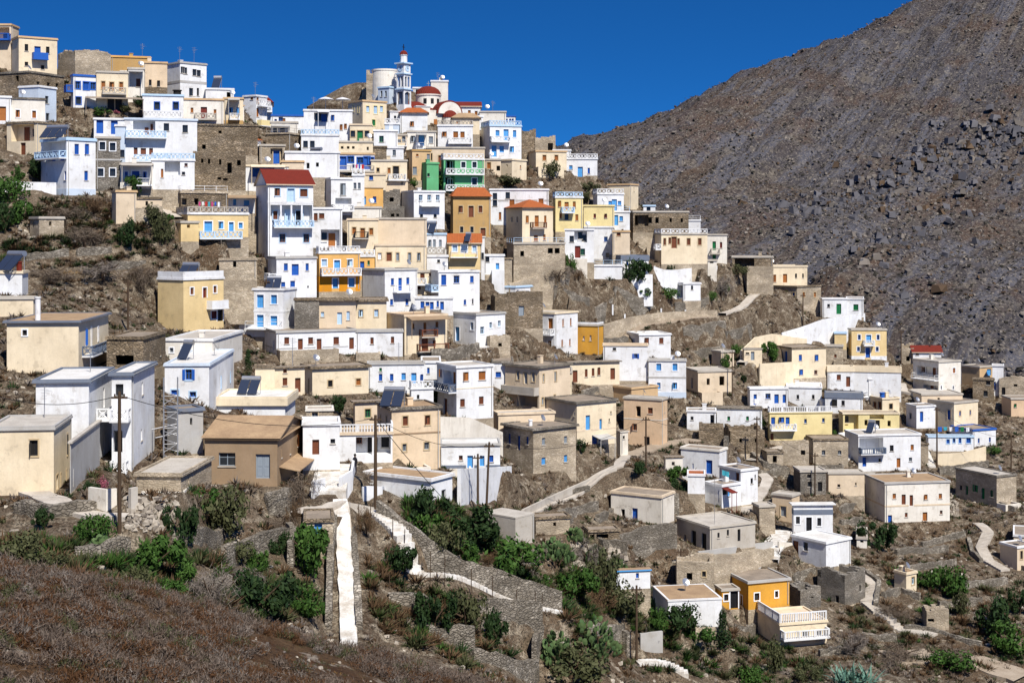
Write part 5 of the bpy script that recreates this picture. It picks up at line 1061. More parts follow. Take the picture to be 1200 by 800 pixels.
wm = empty('windmill', ray(451, 120)*245, 0, 'round cream stone windmill tower without sails left of the bell tower', 'windmill')
q = MB(); q.lathe([(2.42, -4), (2.36, 3), (2.28, 5.3), (2.36, 5.32), (2.36, 5.6), (.01, 5.62)], 0, 0, 32); q.build('tower', 'offwhite', wm, False)
q = MB(); q.box(-3.1, -1.6, -1.2, 1.2, -3, 4.9); q.box(-3.1, -2.5, -1.1, -.3, 4.9, 5.5); q.build('stair_block', 'palestone', wm)
q = MB(); q.box(1.1, 1.8, -2.25, -1.8, .7, 1.6); q.build('window', 'paint_k', wm)

# ---------------------------------------------------------------- things on roofs and in the streets
def house_of(part):
    for k in SPECS:
        if part in k['label']: return k
    raise KeyError(part)
def on_roof(part, x, y):
    k = house_of(part); p = k['M']+k['dR']*(k['w2']*x)+k['dL']*(k['w1']*y); return Vector((p.x, p.y, k['M'].z+k['Hh']+.004))
def solar(part, x, y, rz, label, npan=2, s=1.0):
    t = empty('solar_water_heater', on_roof(part, x, y), R(rz), label, 'solar heater', 'solar water heaters on the roofs'); t.scale = (s, s, s)
    for i_ in range(npan):
        x0 = -npan*.55+i_*1.1+.05; q = MB(); P = [(x0, -1.0, .15), (x0+1.0, -1.0, .15), (x0+1.0, .45, 1.45), (x0, .45, 1.45)]; e = Vector((0, -.055, .06))
        q.add([Vector(p)+e for p in P]+[Vector(p) for p in P], [(0, 1, 2, 3), (7, 6, 5, 4), (0, 4, 5, 1), (1, 5, 6, 2), (2, 6, 7, 3), (3, 7, 4, 0)]); q.build('collector', 'solar', t)
    q = MB(); q.bar((-npan*.5, .62, 1.62), (npan*.5, .62, 1.62), .27, 0, 14); q.build('tank', 'metal', t)
    q = MB()
    for sx in (-1, 1):
        x0 = sx*npan*.48; q.bar((x0, .62, 0), (x0, .62, 1.4), .035); q.bar((x0, -1.0, .02), (x0, .62, .02), .035); q.bar((x0, -1, 0), (x0, .45, 1.38), .03)
    q.build('stand', 'metal', t)
for a in (('open blue shutters under a solar heater', .35, .75, -12, 'single tilted solar heater on the white house with open blue shutters', 1, 1.0), ('thick cream roof slab and twin', .45, .6, -8, 'twin dark solar panels on the thick cream roof slab', 2, .95),
          ('large tan two-storey house', .12, .3, -10, 'twin solar panels on the corner of the large tan two-storey house', 2, 1.0), ('big yellow house with white terraces', .35, .35, -14, 'solar heater on the top of the big yellow house', 2, 1.0),
          ('twin solar panels on its roof', .3, .3, 0, 'solar panels behind the roof edge of the bright blue door house', 2, .85), ('flat house carrying a solar', .4, .2, 0, 'grey solar tank against the sky on the flat white skyline house', 1, 1.2),
          ('deep blue doors and white tower', .05, .5, -16, 'wide dark solar panels on the blue porch house', 3, 1.0), ('white with blue right wall'.replace('white with', 'white house with'), .25, .35, -30, 'tilted solar panel on the white house at the left edge', 2, 1.2),
          ('shaded terrace and one red-brown', .3, .45, -30, 'small solar panel on the big white house with red-brown door', 1, 1.0), ('three grey windows over a stone', .15, .4, -12, 'dark solar panels beside the white house with three grey windows', 2, 1.0),
          ('dark doorway left of the red', .1, .4, -35, 'leaning solar panel near the red roofed tall house', 2, 1.0), ('yellow house with orange roof', .6, -.2, -10, 'low solar panels beside the yellow house with orange roof', 1, .8)):
    solar(*a)
def antenna(part, x, y, h, label):
    p = on_roof(part, x, y); q = MB(); q.bar((0, 0, -.01), (0, 0, h), .03)
    for i_ in range(4): q.bar((-.35+.05*i_, 0, h-.15-.22*i_), (.35-.05*i_, 0, h-.15-.22*i_), .015)
    q.bar((0, 0, h-.5), (.5, .1, h-.45), .015); o = q.build('antenna', 'metal'); o.location = p; tag(o, label, 'antenna', 'television aerials on the roofs')
for a in (('four dark top windows', .15, .3, 2.6, 'thin aerial on the left of the tall skyline house'), ('four dark top windows', .75, .4, 2.8, 'thin aerial on the right of the tall skyline house'), ('stacked brown balconies', .5, .5, 2.4, 'aerial on the narrow house with stacked balconies'),
          ('long house with orange roof edge', .8, .3, 2.2, 'aerial on the long orange-edged skyline house'), ('big near white house with dark', .7, .3, 2.0, 'aerial standing on the near white house roof'), ('near cream house with one grey', .9, .4, 2.4, 'thin aerial on the near cream house roof'),
          ('grey concrete house with flat', .25, .2, 5.2, 'tall thin mast on the grey concrete house'), ('long low white house at the right', .5, .3, 2.0, 'aerial on the long low white skyline house'), ('canopy terrace', .2, .3, 2.2, 'aerial on the white canopy terrace house'),
          ('white bare building', .4, .3, 1.8, 'aerial on the white building behind the dome'), ('cream low house with brown door and shutter', .6, .1, 3.0, 'tall aerial on the cream low house with brown shutter'), ('low white house with small blue', .55, .05, 2.4, 'aerial on the low white house with small blue windows')):
    antenna(*a)
def tank_or_pipe(part, x, y, r, h, m, name, label, cat):
    q = MB(); q.lathe([(r, 0), (r, h), (r*1.25, h), (r*1.25, h+.12), (.01, h+.14)], 0, 0, 14); o = q.build(name, m); o.location = on_roof(part, x, y); tag(o, label, cat)
tank_or_pipe('white chimney pipe', .1, .62, .24, 2.0, 'white', 'chimney_pipe', 'white round chimney pipe on the cream house with blue lattice balcony', 'chimney')
tank_or_pipe('near cream house with one grey', .0, .9, .16, 2.2, 'concrete', 'chimney_pipe', 'grey chimney pipe at the left edge of the near cream house', 'chimney')
tank_or_pipe('square pale brick house', .25, .45, .22, .6, 'white', 'chimney_pipe', 'short white chimney on the square brick house roof', 'chimney')
tank_or_pipe('white house with blue right wall cut', .1, .1, .28, 1.0, 'tile_red', 'water_barrel', 'rust red barrel on the white house at the left edge', 'barrel')
tank_or_pipe('two blue framed windows over', .85, .3, .55, .7, 'dark', 'water_tank', 'black round water tank on the roof by the pink laundry', 'water tank')
tank_or_pipe('upper cream block', .2, .3, .4, .8, 'paint_b', 'water_tank', 'blue water tank on the stepped cream house roof', 'water tank')

# utility poles and cables
POLES = {}
def pole(key, u, v, vt, r, label, arm=0, lean=0):
    g = hit2(u, v); z = gz(g.x, g.y); h = (v-vt)/F*g.y; t = empty('utility_pole', (g.x, g.y, z), 0, label, 'utility pole', 'wooden utility poles')
    q = MB(); q.bar((0, 0, -1), (lean, 0, h), r, 0, 10, r*.72); q.build('pole', 'wood', t)
    q = MB(); q.box(lean-.5-arm, lean+.5+arm, -.06, .06, h-.45, h-.33); q.bar((lean-.3, 0, h-.33), (lean-.3, 0, h-.15), .05); q.bar((lean+.3, 0, h-.33), (lean+.3, 0, h-.15), .05); q.build('crossarm', 'wood', t)
    POLES[key] = Vector((g.x+lean, g.y, z+h-.25))
for a in (('A', 140, 628, 463, .14, 'tall brown pole in front of the near white house'), ('B', 440, 600, 487, .17, 'thick dark pole beside the white stepped path'), ('C', 560, 600, 532, .13, 'left of two close poles by the white retaining wall'), ('D', 569, 607, 518, .13, 'right of two close poles by the white retaining wall', 0, .35),
          ('E', 757, 556, 489, .12, 'grey brown pole before the peeling tan house'), ('F', 887, 542, 488, .12, 'pole above the white L-shaped house'), ('G', 955, 582, 532, .11, 'slim pole before the low stone house with square windows'), ('H', 746, 776, 686, .13, 'black pole at the bottom among the cactus'),
          ('I', 1098, 548, 478, .14, 'dark pole beside the laundry terrace'), ('J', 1185, 560, 512, .11, 'lone pole near the right edge'), ('K', 941, 395, 350, .12, 'pole in front of the white ramp wall'), ('L', 1056, 428, 388, .11, 'pole left of the dark red roof'),
          ('M', 312, 402, 329, .15, 'dark pole in front of the bright blue doors'), ('N', 150, 388, 327, .13, 'pole on the bramble slope left of the big yellow house'), ('O', 798, 678, 646, .13, 'short dark pole by the brown stone house'), ('P', 1090, 420, 384, .08, 'thin pole behind the dark red roof'), ('Q', 905, 400, 386, .07, 'short post above the cream wall'), ('S', 858, 470, 412, .09, 'thin pole right of the arched ruin'), ('T', 805, 678, 655, .07, 'thin grey post right of the short dark pole')):
    pole(*a)
def cable(p, q, sag, label, r=.022):
    p = Vector(p); q = Vector(q); m = MB(); n = 12; prev = None
    for i_ in range(n+1):
        t = i_/n; c_ = p.lerp(q, t)-Vector((0, 0, sag*4*t*(1-t)))
        if prev is not None: m.bar(prev, c_, r, 0, 4)
        prev = c_
    tag(m.build('power_cable', 'cable'), label, 'cable')
cable(POLES['A'], POLES['B'], 1.2, 'black cable from the near white house pole to the thick dark pole')
cable(POLES['B'], POLES['D'], 1.0, 'black cable sagging from the thick dark pole to the two close poles')
cable(POLES['B'], ray(560, 625)*125, .4, 'black stay wire slanting down from the thick dark pole', .03)
cable(POLES['D'], POLES['E'], 1.6, 'cable from the two close poles to the peeling tan house pole')
cable(POLES['F'], POLES['G'], .9, 'cable above the white L-shaped house'); cable(POLES['E'], POLES['F'], 1.5, 'cable from the peeling tan house pole to the next pole right')
cable(POLES['I'], POLES['J'], 1.0, 'cable from the laundry terrace pole to the right edge pole'); cable(POLES['A'], ray(-30, 455)*92, .8, 'cable running off the left edge past the near white house')
# scaffold-like lattice mast between the near houses
g = hit2(200, 556); t = empty('lattice_mast', (g.x, g.y, gz(g.x, g.y)), R(20), 'grey steel lattice mast with cable arms between the near white houses', 'mast')
q = MB(); hm = 110/F*g.y
for x, y in ((-.55, 0), (.55, 0)): q.bar((x, y, -.5), (x, y, hm), .06, 0, 6)
q.build('upright', 'metal', t); q = MB()
for i_ in range(9): z = hm*.12+hm*.085*i_; q.bar((-.55, 0, z), (.55, 0, z+hm*.085*(1 if i_ % 2 else 0)), .03); q.bar((.55, 0, z), (-.55, 0, z+.4), .025)
q.build('bracing', 'metal', t); q = MB(); q.bar((-1.5, .1, hm*.45), (.6, .1, hm*.5), .05); q.bar((-1.2, .1, hm*.36), (.6, .1, hm*.4), .05); q.build('arm', 'metal', t)
# ---------------------------------------------------------------- walls, steps and paths
def gpt(u, v, up=0.0):
    g = hit2(u, v); return Vector((g.x, g.y, gz(g.x, g.y)+up))
def sample(line, step):
    P = [gpt(u, v) for u, v in line]; o = []
    for a, b_ in zip(P, P[1:]):
        n = max(1, int((b_-a).length/step))
        for i_ in range(n): c_ = a.lerp(b_, i_/n); o.append(Vector((c_.x, c_.y, gz(c_.x, c_.y))))
    o.append(P[-1]); return o
WALLED = []
def wall(name, line, h, th, mat, label, jag=.0, cat='wall', cap=None):
    tri = len(line[0]) > 2; L3 = line; line = [q[:2] for q in line]; tops = None
    if tri:
        G = [hit(u, v) for u, v in line]; P = []; tops = []
        for (ga, la), (gb, lb) in zip(zip(G, L3), zip(G[1:], L3[1:])):
            ta = (VH-la[2])/F*ga.y; tb = (VH-lb[2])/F*gb.y; k_ = max(2, int((gb-ga).length/1.0))
            for i_ in range(k_+(lb is L3[-1])): P.append(ga.lerp(gb, i_/k_)); tops.append(ta+(tb-ta)*i_/k_)
    else: P = sample(line, .55 if jag else 1.2)
    rnd = random.Random(int(line[0][0]*3+line[0][1])); m = MB(); L = []
    hs = [h]*2 if not hasattr(h, '__len__') else h
    zs = [p.z for p in P]; n = len(P)
    sw = 5 if jag else 4; sm = [sum(zs[max(0, i_-sw):i_+sw+1])/len(zs[max(0, i_-sw):i_+sw+1]) for i_ in range(n)]
    j = 0
    for i_, p in enumerate(P):
        d = (P[min(i_+1, n-1)]-P[max(i_-1, 0)]); d.z = 0; d = d.normalized() if d.length > 1e-6 else Vector((1, 0, 0)); nn = Vector((-d.y, d.x, 0)); j = .6*j+rnd.uniform(-jag, jag)
        zt = (tops[i_] if tops else sm[i_]+hs[0]+(hs[1]-hs[0])*i_/max(1, n-1))+j; e = th/2+rnd.uniform(-jag, jag)*.4
        dn = -3.5 if tri else -1.6; L.append((p-nn*e+Vector((0, 0, dn)), p+nn*e+Vector((0, 0, dn)), Vector((p.x+nn.x*e*.8, p.y+nn.y*e*.8, zt+rnd.uniform(-jag, jag)*.5)), Vector((p.x-nn.x*e*.8, p.y-nn.y*e*.8, zt))))
        WALLED.append((p.x, p.y))
    m.add([q for s in L for q in s], [(4*i_+a, 4*i_+b_, 4*i_+4+b_, 4*i_+4+a) for i_ in range(n-1) for a, b_ in ((3, 2), (0, 3), (2, 1))]+[(0, 1, 2, 3), (4*n-1, 4*n-2, 4*n-3, 4*n-4)])
    o = m.build(name, mat); tag(o, label, cat); return o
SW = lambda line, h, label, th=.6, m='drystone': wall('stone_wall', line, h, th, m, label, .13)
PW = lambda line, h, label, th=.3, m='white': wall('plaster_wall', line, h, th, m, label, .015)
SW([(443, 606, 584), (470, 628, 606), (503, 655, 631), (545, 684, 655), (600, 706, 672), (657, 722, 690)], (1.9, 2.5), 'long dry stone retaining wall beside the white stepped path')
SW([(455, 704), (480, 711), (502, 727)], 1.0, 'low dry stone wall above the brown grass, uppermost of the garden walls')
SW([(500, 741), (530, 754), (556, 768)], 1.1, 'dry stone wall below the dark garden bush')
SW([(553, 772), (590, 784), (628, 793)], 1.1, 'dry stone wall at the bottom edge beside the square brown field')
SW([(578, 706), (573, 728), (566, 745)], (.9, .4), 'sloping grey wall end left of the square brown field')
SW([(634, 728), (630, 755), (626, 790)], (1.0, 1.3), 'tall grey wall end right of the square brown field')
SW([(560, 716), (598, 726), (634, 732)], 1.0, 'pale dry stone wall between stepped path and brown field')
SW([(392, 606), (388, 650), (386, 690), (385, 738)], 1.1, 'grey stone wall along the left of the white path')
SW([(413, 610), (416, 650), (419, 700), (421, 740)], .35, 'low stone kerb wall along the right of the white path')
SW([(262, 662, 640), (290, 656, 632), (318, 646, 622), (341, 632, 616)], 1.5, 'curved dry stone terrace wall in the garden centre left')
SW([(336, 622), (344, 640), (340, 664)], 1.2, 'short stone wall left of the hut with bright blue door')
SW([(312, 598), (326, 602), (338, 596)], 1.5, 'thick stone wall stub under the brown gable house', .8)
SW([(205, 640), (230, 636), (262, 628)], .8, 'rubble wall below the tumbledown pale house')
SW([(90, 655), (120, 652), (150, 645)], .6, 'stone wall fragment on the left slope under the pole')
SW([(270, 700), (250, 690), (232, 672)], .7, 'small stone wall behind the grey bush at lower left')
SW([(683, 470), (705, 462), (728, 448)], 1.0, 'dark stone terrace wall below the long earth-roofed house')
SW([(596, 338, 332), (640, 328, 320), (682, 316, 306)], 1.0, 'long stone terrace wall right of the ivy', .6, 'palestone')
SW([(572, 348), (598, 344)], .8, 'short stone terrace wall under the low blue porch house', .6, 'palestone')
SW([(722, 646, 628), (755, 642, 617), (792, 640, 613)], 1.8, 'stone retaining wall left of the grey concrete house')
SW([(794, 676, 652), (840, 672, 650), (905, 664, 642)], 2.3, 'cream stone retaining wall under the grey concrete house', .7, 'palestone')
SW([(690, 632), (708, 640), (735, 650)], .8, 'stone terrace wall near the collapsed plank shed')
SW([(660, 470), (683, 474)], .7, 'short stone wall above the arched blue door house')
SW([(842, 504), (852, 520), (850, 530)], 1.2, 'stone wall beside the deep dark ruin')
SW([(862, 520), (895, 548), (925, 560)], .8, 'stone wall under the broken stone enclosure')
SW([(1035, 700), (1055, 694), (1078, 704)], .7, 'stone terrace wall under the cream utility hut')
SW([(1012, 670), (1030, 686), (1026, 712)], .5, 'stone kerb wall along the curved right slope steps')
SW([(1135, 632), (1140, 650), (1150, 660)], .5, 'pale stone kerb beside the winding right steps')
SW([(1100, 556), (1130, 552), (1158, 546)], 1.0, 'stone wall below the laundry terrace')
SW([(1150, 760), (1100, 742), (1060, 738)], .6, 'low stone wall on the lower right slope')
SW([(1190, 752), (1160, 730), (1140, 726)], .6, 'stone wall beside the dark tree at lower right')
SW([(505, 424), (530, 422), (560, 412)], 1.2, 'rough stone edge under the white village street')
SW([(640, 332), (665, 330), (690, 318)], .6, 'stone wall in front of the white terrace house with brown gate')
SW([(1062, 505), (1068, 520), (1085, 545)], .7, 'stone wall left of the laundry terrace steps')
SW([(176, 262), (192, 262)], 1.4, 'small cream stone retaining wall under the tan concrete block')
SW([(20, 600), (60, 606), (112, 598)], .7, 'rough stone terrace edge below the near cream house')
SW([(645, 758), (668, 766)], .5, 'small stone edge in front of the big cactus')
SW([(728, 742), (737, 770)], 1.4, 'stone pillar wall left of the black pole')
for a, b_ in (((690, 352), (730, 350)), ((720, 362), (765, 358)), ((650, 352), (690, 356)), ((790, 360), (830, 356)), ((700, 405), (735, 400)), ((800, 392), (850, 386)), ((850, 398), (880, 392)), ((810, 412), (850, 414)), ((640, 590), (690, 575)), ((650, 606), (700, 598)), ((700, 612), (720, 600)), ((760, 590), (795, 596)), ((880, 556), (915, 552)), ((860, 548), (890, 556)), ((985, 600), (1012, 590)), ((985, 616), (1010, 612)), ((1050, 650), (1110, 646)), ((1060, 668), (1120, 662)), ((1100, 712), (1150, 708)), ((1130, 690), (1180, 684)), ((1010, 745), (1050, 752)), ((960, 770), (1010, 760)), ((1080, 640), (1130, 628)), ((930, 680), (955, 672)), ((860, 732), (885, 742)), ((840, 640), (870, 646)), ((90, 300), (130, 296)), ((30, 306), (80, 300)), ((130, 316), (170, 310)), ((1090, 520), (1100, 530)), ((1160, 590), (1190, 600)), ((640, 620), (670, 612)), ((610, 660), (640, 650)), ((690, 742), (730, 736)), ((760, 690), (768, 700))):
    o = wall('stone_wall', [a, ((a[0]+b_[0])/2, (a[1]+b_[1])/2+1), b_], .75, .5, 'drystone', 'low rough dry stone terrace wall across the dry village slope', .14); o['group'] = 'rough terrace walls on the dry slopes'
PW([(750, 758), (776, 762)], 1.6, 'grey block wall behind the bottom white steps', .3, 'grey')
PW([(538, 592, 549), (560, 589, 548), (598, 576, 546)], (3.6, 3.1), 'big white retaining wall behind the two close poles', .4)
PW([(515, 522, 488), (550, 523, 489), (588, 520, 506)], (3.3, 2.6), 'white wall base below the house with corner balcony', .4, 'oldwhite')
PW([(766, 322, 312), (778, 331, 316), (790, 333, 316), (812, 330, 314), (840, 323, 311)], 1.9, 'curved white terrace wall in front of the long cream house')
PW([(686, 327, 309), (705, 327, 311), (729, 322, 309)], 2.0, 'white wall under the house with dark blue roof band')
PW([(707, 387, 380), (740, 377, 371), (775, 371, 366), (840, 367, 363)], .7, 'long pale wall with white posts across the rocky slope', .3, 'palestone')
PW([(916, 396, 390), (940, 400, 383), (965, 401, 374), (1013, 386, 367)], (1.6, 2.6), 'long white ramp wall below the bright green door', .35)
PW([(890, 443, 426), (910, 443, 425), (929, 442, 424)], 2.0, 'cream garden wall left of the four royal blue windows', .3, 'cream')
PW([(868, 420, 411), (885, 404, 395), (905, 399, 391), (945, 401, 397)], .9, 'cream wall rising along the pale path', .3, 'cream')
PW([(-10, 223, 213), (25, 224, 213), (66, 224, 214)], 1.0, 'white terrace wall with pillars below the vine pergola')
PW([(612, 603, 597), (650, 586, 579), (690, 568, 561), (722, 554, 547)], .7, 'low grey wall along the concrete ramp in the centre', .3, 'concrete')
PW([(1098, 547, 532), (1128, 546, 530), (1155, 540, 523)], (2.4, 2.2), 'cream terrace wall carrying the laundry', .3, 'cream')
PW([(1008, 562, 552), (1045, 562, 554), (1084, 558, 553)], 1.1, 'pale concrete wall below the big white house with shaded terrace', .3, 'concrete')
PW([(912, 650, 634), (935, 650, 636), (968, 645, 631)], 1.2, 'white terrace wall in front of the ornate white house', .3, 'oldwhite')
PW([(425, 590), (447, 580), (452, 562), (440, 548)], .9, 'white curved parapet beside the thick dark pole', .25)
PW([(398, 582), (412, 574), (416, 548)], 1.3, 'white parapet of the courtyard stairs', .25)
PW([(366, 585), (380, 575)], 1.2, 'short white wall left of the courtyard stairs', .25)
PW([(105, 595), (125, 600), (136, 590)], 1.2, 'grey white wall piece under the near house flowers', .3, 'oldwhite')
PW([(152, 600), (160, 594)], 1.4, 'small grey pillar wall right of the tall brown pole', .35, 'concrete')
PW([(818, 652, 646), (860, 648, 640), (905, 643, 634)], (3.3, 3.1), 'grey concrete parapet above the cream retaining wall', .25, 'grey')
PW([(800, 560), (822, 572), (824, 590)], 1.2, 'white wall right of the green vine pergola')
PW([(905, 520), (922, 516), (945, 512)], 1.0, 'stone and plaster wall below the bright yellow house', .4, 'palestone')
PW([(983, 520), (1000, 519)], 1.6, 'white terrace wall left of the big white house')
def make_ribbon(name, line, w, mat, label, up=.20, cat='path', kind='structure'):
    P = smooth_line(line, .8); n = len(P); gzs = [gz(p.x, p.y) for p in P]; sz = [max(sum(gzs[max(0, i_-3):i_+4])/len(gzs[max(0, i_-3):i_+4]), gzs[i_]-.05) for i_ in range(n)]; vs = []; zs = [p.z for p in P]; sm = [sum(zs[max(0, i_-5):i_+6])/len(zs[max(0, i_-5):i_+6]) for i_ in range(n)]; rnd = random.Random(n)
    for i_, p in enumerate(P):
        d = (P[min(i_+1, n-1)]-P[max(i_-1, 0)]); d.z = 0; d = d.normalized() if d.length > 1e-6 else Vector((1, 0, 0)); nn = Vector((-d.y, d.x, 0)); e1 = w/2*(1+rnd.uniform(-.12, .12)); e2 = w/2*(1+rnd.uniform(-.12, .12))
        z = sz[i_]+up
        for s, dz in ((-e1, -1.0), (-e1, 0), (e2, 0), (e2, -1.0)): vs.append((p.x+nn.x*s, p.y+nn.y*s, z+dz))
        WALLED.append((p.x, p.y))
    m = MB(); m.add(vs, [(4*i_+a, 4*i_+a+1, 4*i_+a+5, 4*i_+a+4) for i_ in range(n-1) for a in (0, 1, 2)]); o = m.build(name, mat); tag(o, label, cat, kind=kind); return o
def make_steps(name, line, w, mat, label, run=.42):
    P = [Vector((p.x, p.y, gz(p.x, p.y))) for p in smooth_line(line, run)]; m = MB(); n = len(P)
    for i_, p in enumerate(P[:-1]):
        d = P[i_+1]-p; dz = d.z; d.z = 0; d = d.normalized(); nn = Vector((-d.y, d.x, 0)); z = max(p.z, P[i_+1].z)+.20; WALLED.append((p.x, p.y))
        c4 = [p-nn*w/2-d*.02, p+nn*w/2-d*.02, p+nn*w/2+d*(run+.06), p-nn*w/2+d*(run+.06)]
        m.add([(q.x, q.y, z-1.2) for q in c4]+[(q.x, q.y, z+.003*(i_ % 2)) for q in c4], [(4, 5, 6, 7), (0, 1, 5, 4), (1, 2, 6, 5), (2, 3, 7, 6), (3, 0, 4, 7)])
    o = m.build(name, mat); tag(o, label, 'steps'); return o
for kd, _l, _w, a in PATHS: (make_ribbon if kd == 'ribbon' else make_steps)(*a)
# thin posts along the stepped path and the pale slope wall
for (u, v, vt) in ((420, 616, 594), (434, 620, 595), (460, 636, 612), (474, 650, 628), (487, 668, 643), (504, 690, 655), (521, 692, 657), (552, 700, 668), (577, 708, 678), (605, 712, 693), (627, 720, 695), (635, 724, 697), (474, 700, 678), (456, 690, 676), (494, 705, 690)):
    p = gpt(u, v); h = (v-vt)/F*p.y+.1; q = MB(); q.bar((0, 0, -.4), (.03, 0, h), .035, 0, 6); o = q.build('fence_post', 'wood'); o.location = p; tag(o, 'thin rusty fence post along the stepped garden path', 'fence post', 'fence posts along the stepped garden path')
for i_ in range(8):
    u = 718+i_*14.2; v = 384-i_*1.9 if i_ < 5 else 375-(i_-5)*2.2; p = gpt(u, v); q = MB(); q.box(-.12, .12, -.12, .12, -.4, 1.25); o = q.build('white_post', 'white'); o.location = p; tag(o, 'white concrete post on the long pale slope wall', 'post', 'white posts on the long pale slope wall')

# ---------------------------------------------------------------- plants
def leaf_cloud(seed, n, clumps, lw, shape, squash=1.0, blade=False):
    rg = np.random.default_rng(seed); C_ = []; R_ = []
    for i_ in range(clumps):
        if shape == 'tall': z = rg.random()*2.2+.3; a = rg.random()*6.28; r = .25*rg.random()*(1.25-z/2.6); C_.append((r*math.cos(a), r*math.sin(a), z)); R_.append(.42*(1.3-z/2.6)+.08)
        else:
            v = rg.normal(size=3); v /= np.linalg.norm(v); rr = .86*rg.random()**.45; C_.append((v[0]*rr, v[1]*rr, (.55+.5*v[2]*rr)*squash)); R_.append(.13+.30*rg.random())
    C_ = np.array(C_); R_ = np.array(R_); k_ = rg.integers(0, clumps, n); d = rg.normal(size=(n, 3)); d /= np.linalg.norm(d, axis=1)[:, None]
    rad = R_[k_]*(.55+.5*rg.random(n)); P = C_[k_]+d*rad[:, None]; P[:, 2] = np.maximum(P[:, 2], .01)
    nrm = d+rg.normal(size=(n, 3))*.6; nrm /= np.linalg.norm(nrm, axis=1)[:, None]; t = np.cross(nrm, rg.normal(size=(n, 3))); t /= np.linalg.norm(t, axis=1)[:, None]; b_ = np.cross(nrm, t)
    s = lw*(.6+.8*rg.random(n))[:, None]; l = s*(1.6 if not blade else 4.5); wv = s*(.8 if not blade else .25)
    V = np.stack([P-t*l*.5, P+b_*wv*.5, P+t*l*.5, P-b_*wv*.5], 1).reshape(-1, 3); fc = np.arange(4*n).reshape(n, 4); return V, fc
CROWN = {}
KINDS = {'bush': ('leaf_green', 1500, 13, .10, 'round', .9, False), 'dark': ('leaf_dark', 1600, 14, .095, 'round', .95, False), 'olive': ('leaf_olive', 1400, 12, .09, 'round', .9, False), 'dry': ('leaf_dry', 1300, 12, .06, 'round', .75, True),
         'brown': ('leaf_brown', 1200, 12, .06, 'round', .7, True), 'grey': ('leaf_grey', 1300, 12, .06, 'round', .75, True), 'tall': ('leaf_dark', 1500, 13, .09, 'tall', 1, False), 'ochre': ('leaf_ochre', 800, 9, .07, 'round', .5, True), 'flower': ('flower', 700, 9, .09, 'round', .7, False)}
def crown(kind, var):
    key = (kind, var)
    if key not in CROWN:
        m, n, cl, lw, sh, sq, bl = KINDS[kind]; V, fc = leaf_cloud(hash(kind) % 1000 if False else sum(map(ord, kind))*7+var*131, n, cl, lw, sh, sq, bl); CROWN[key] = big_mesh('crown', V, fc, [m])
        t = MB(); rnd = random.Random(var); t.bar((0, 0, -.35), (.03, .02, .45), .06, 0, 7, .045)
        for i_ in range(5): a = 6.28*i_/5+rnd.random(); t.bar((.02, .01, .18+.05*i_), (.5*math.cos(a), .5*math.sin(a), .55+.25*rnd.random()), .035, 0, 5, .012)
        CROWN[key+('t',)] = t.mesh('trunk', ['wood'])
    return CROWN[key], CROWN[key+('t',)]
PC = [0]
def plant(u, v, wpx, hpx, kind, label, nm='shrub', cat=None, group=None):
    p = gpt(u, v); s = F/p.y; q_ = 1.22 if v > 580 else 1.05; wpx *= q_; hpx *= q_; rx = wpx/2/s/.92; hz = hpx/s/(1.15 if kind != 'tall' else 2.75)
    t = empty(nm, p, random.uniform(0, 6.28), label, cat or {'tree': 'tree', 'shrub': 'shrub', 'dry_bush': 'dry bush'}.get(nm, 'plant'), group); t.scale = (rx, rx*random.uniform(.7, 1.1), hz); PC[0] += 1
    cm, tm = crown(kind, PC[0] % 3); link('crown', cm, t); link('trunk', tm, t); WALLED.append((p.x, p.y)); return t
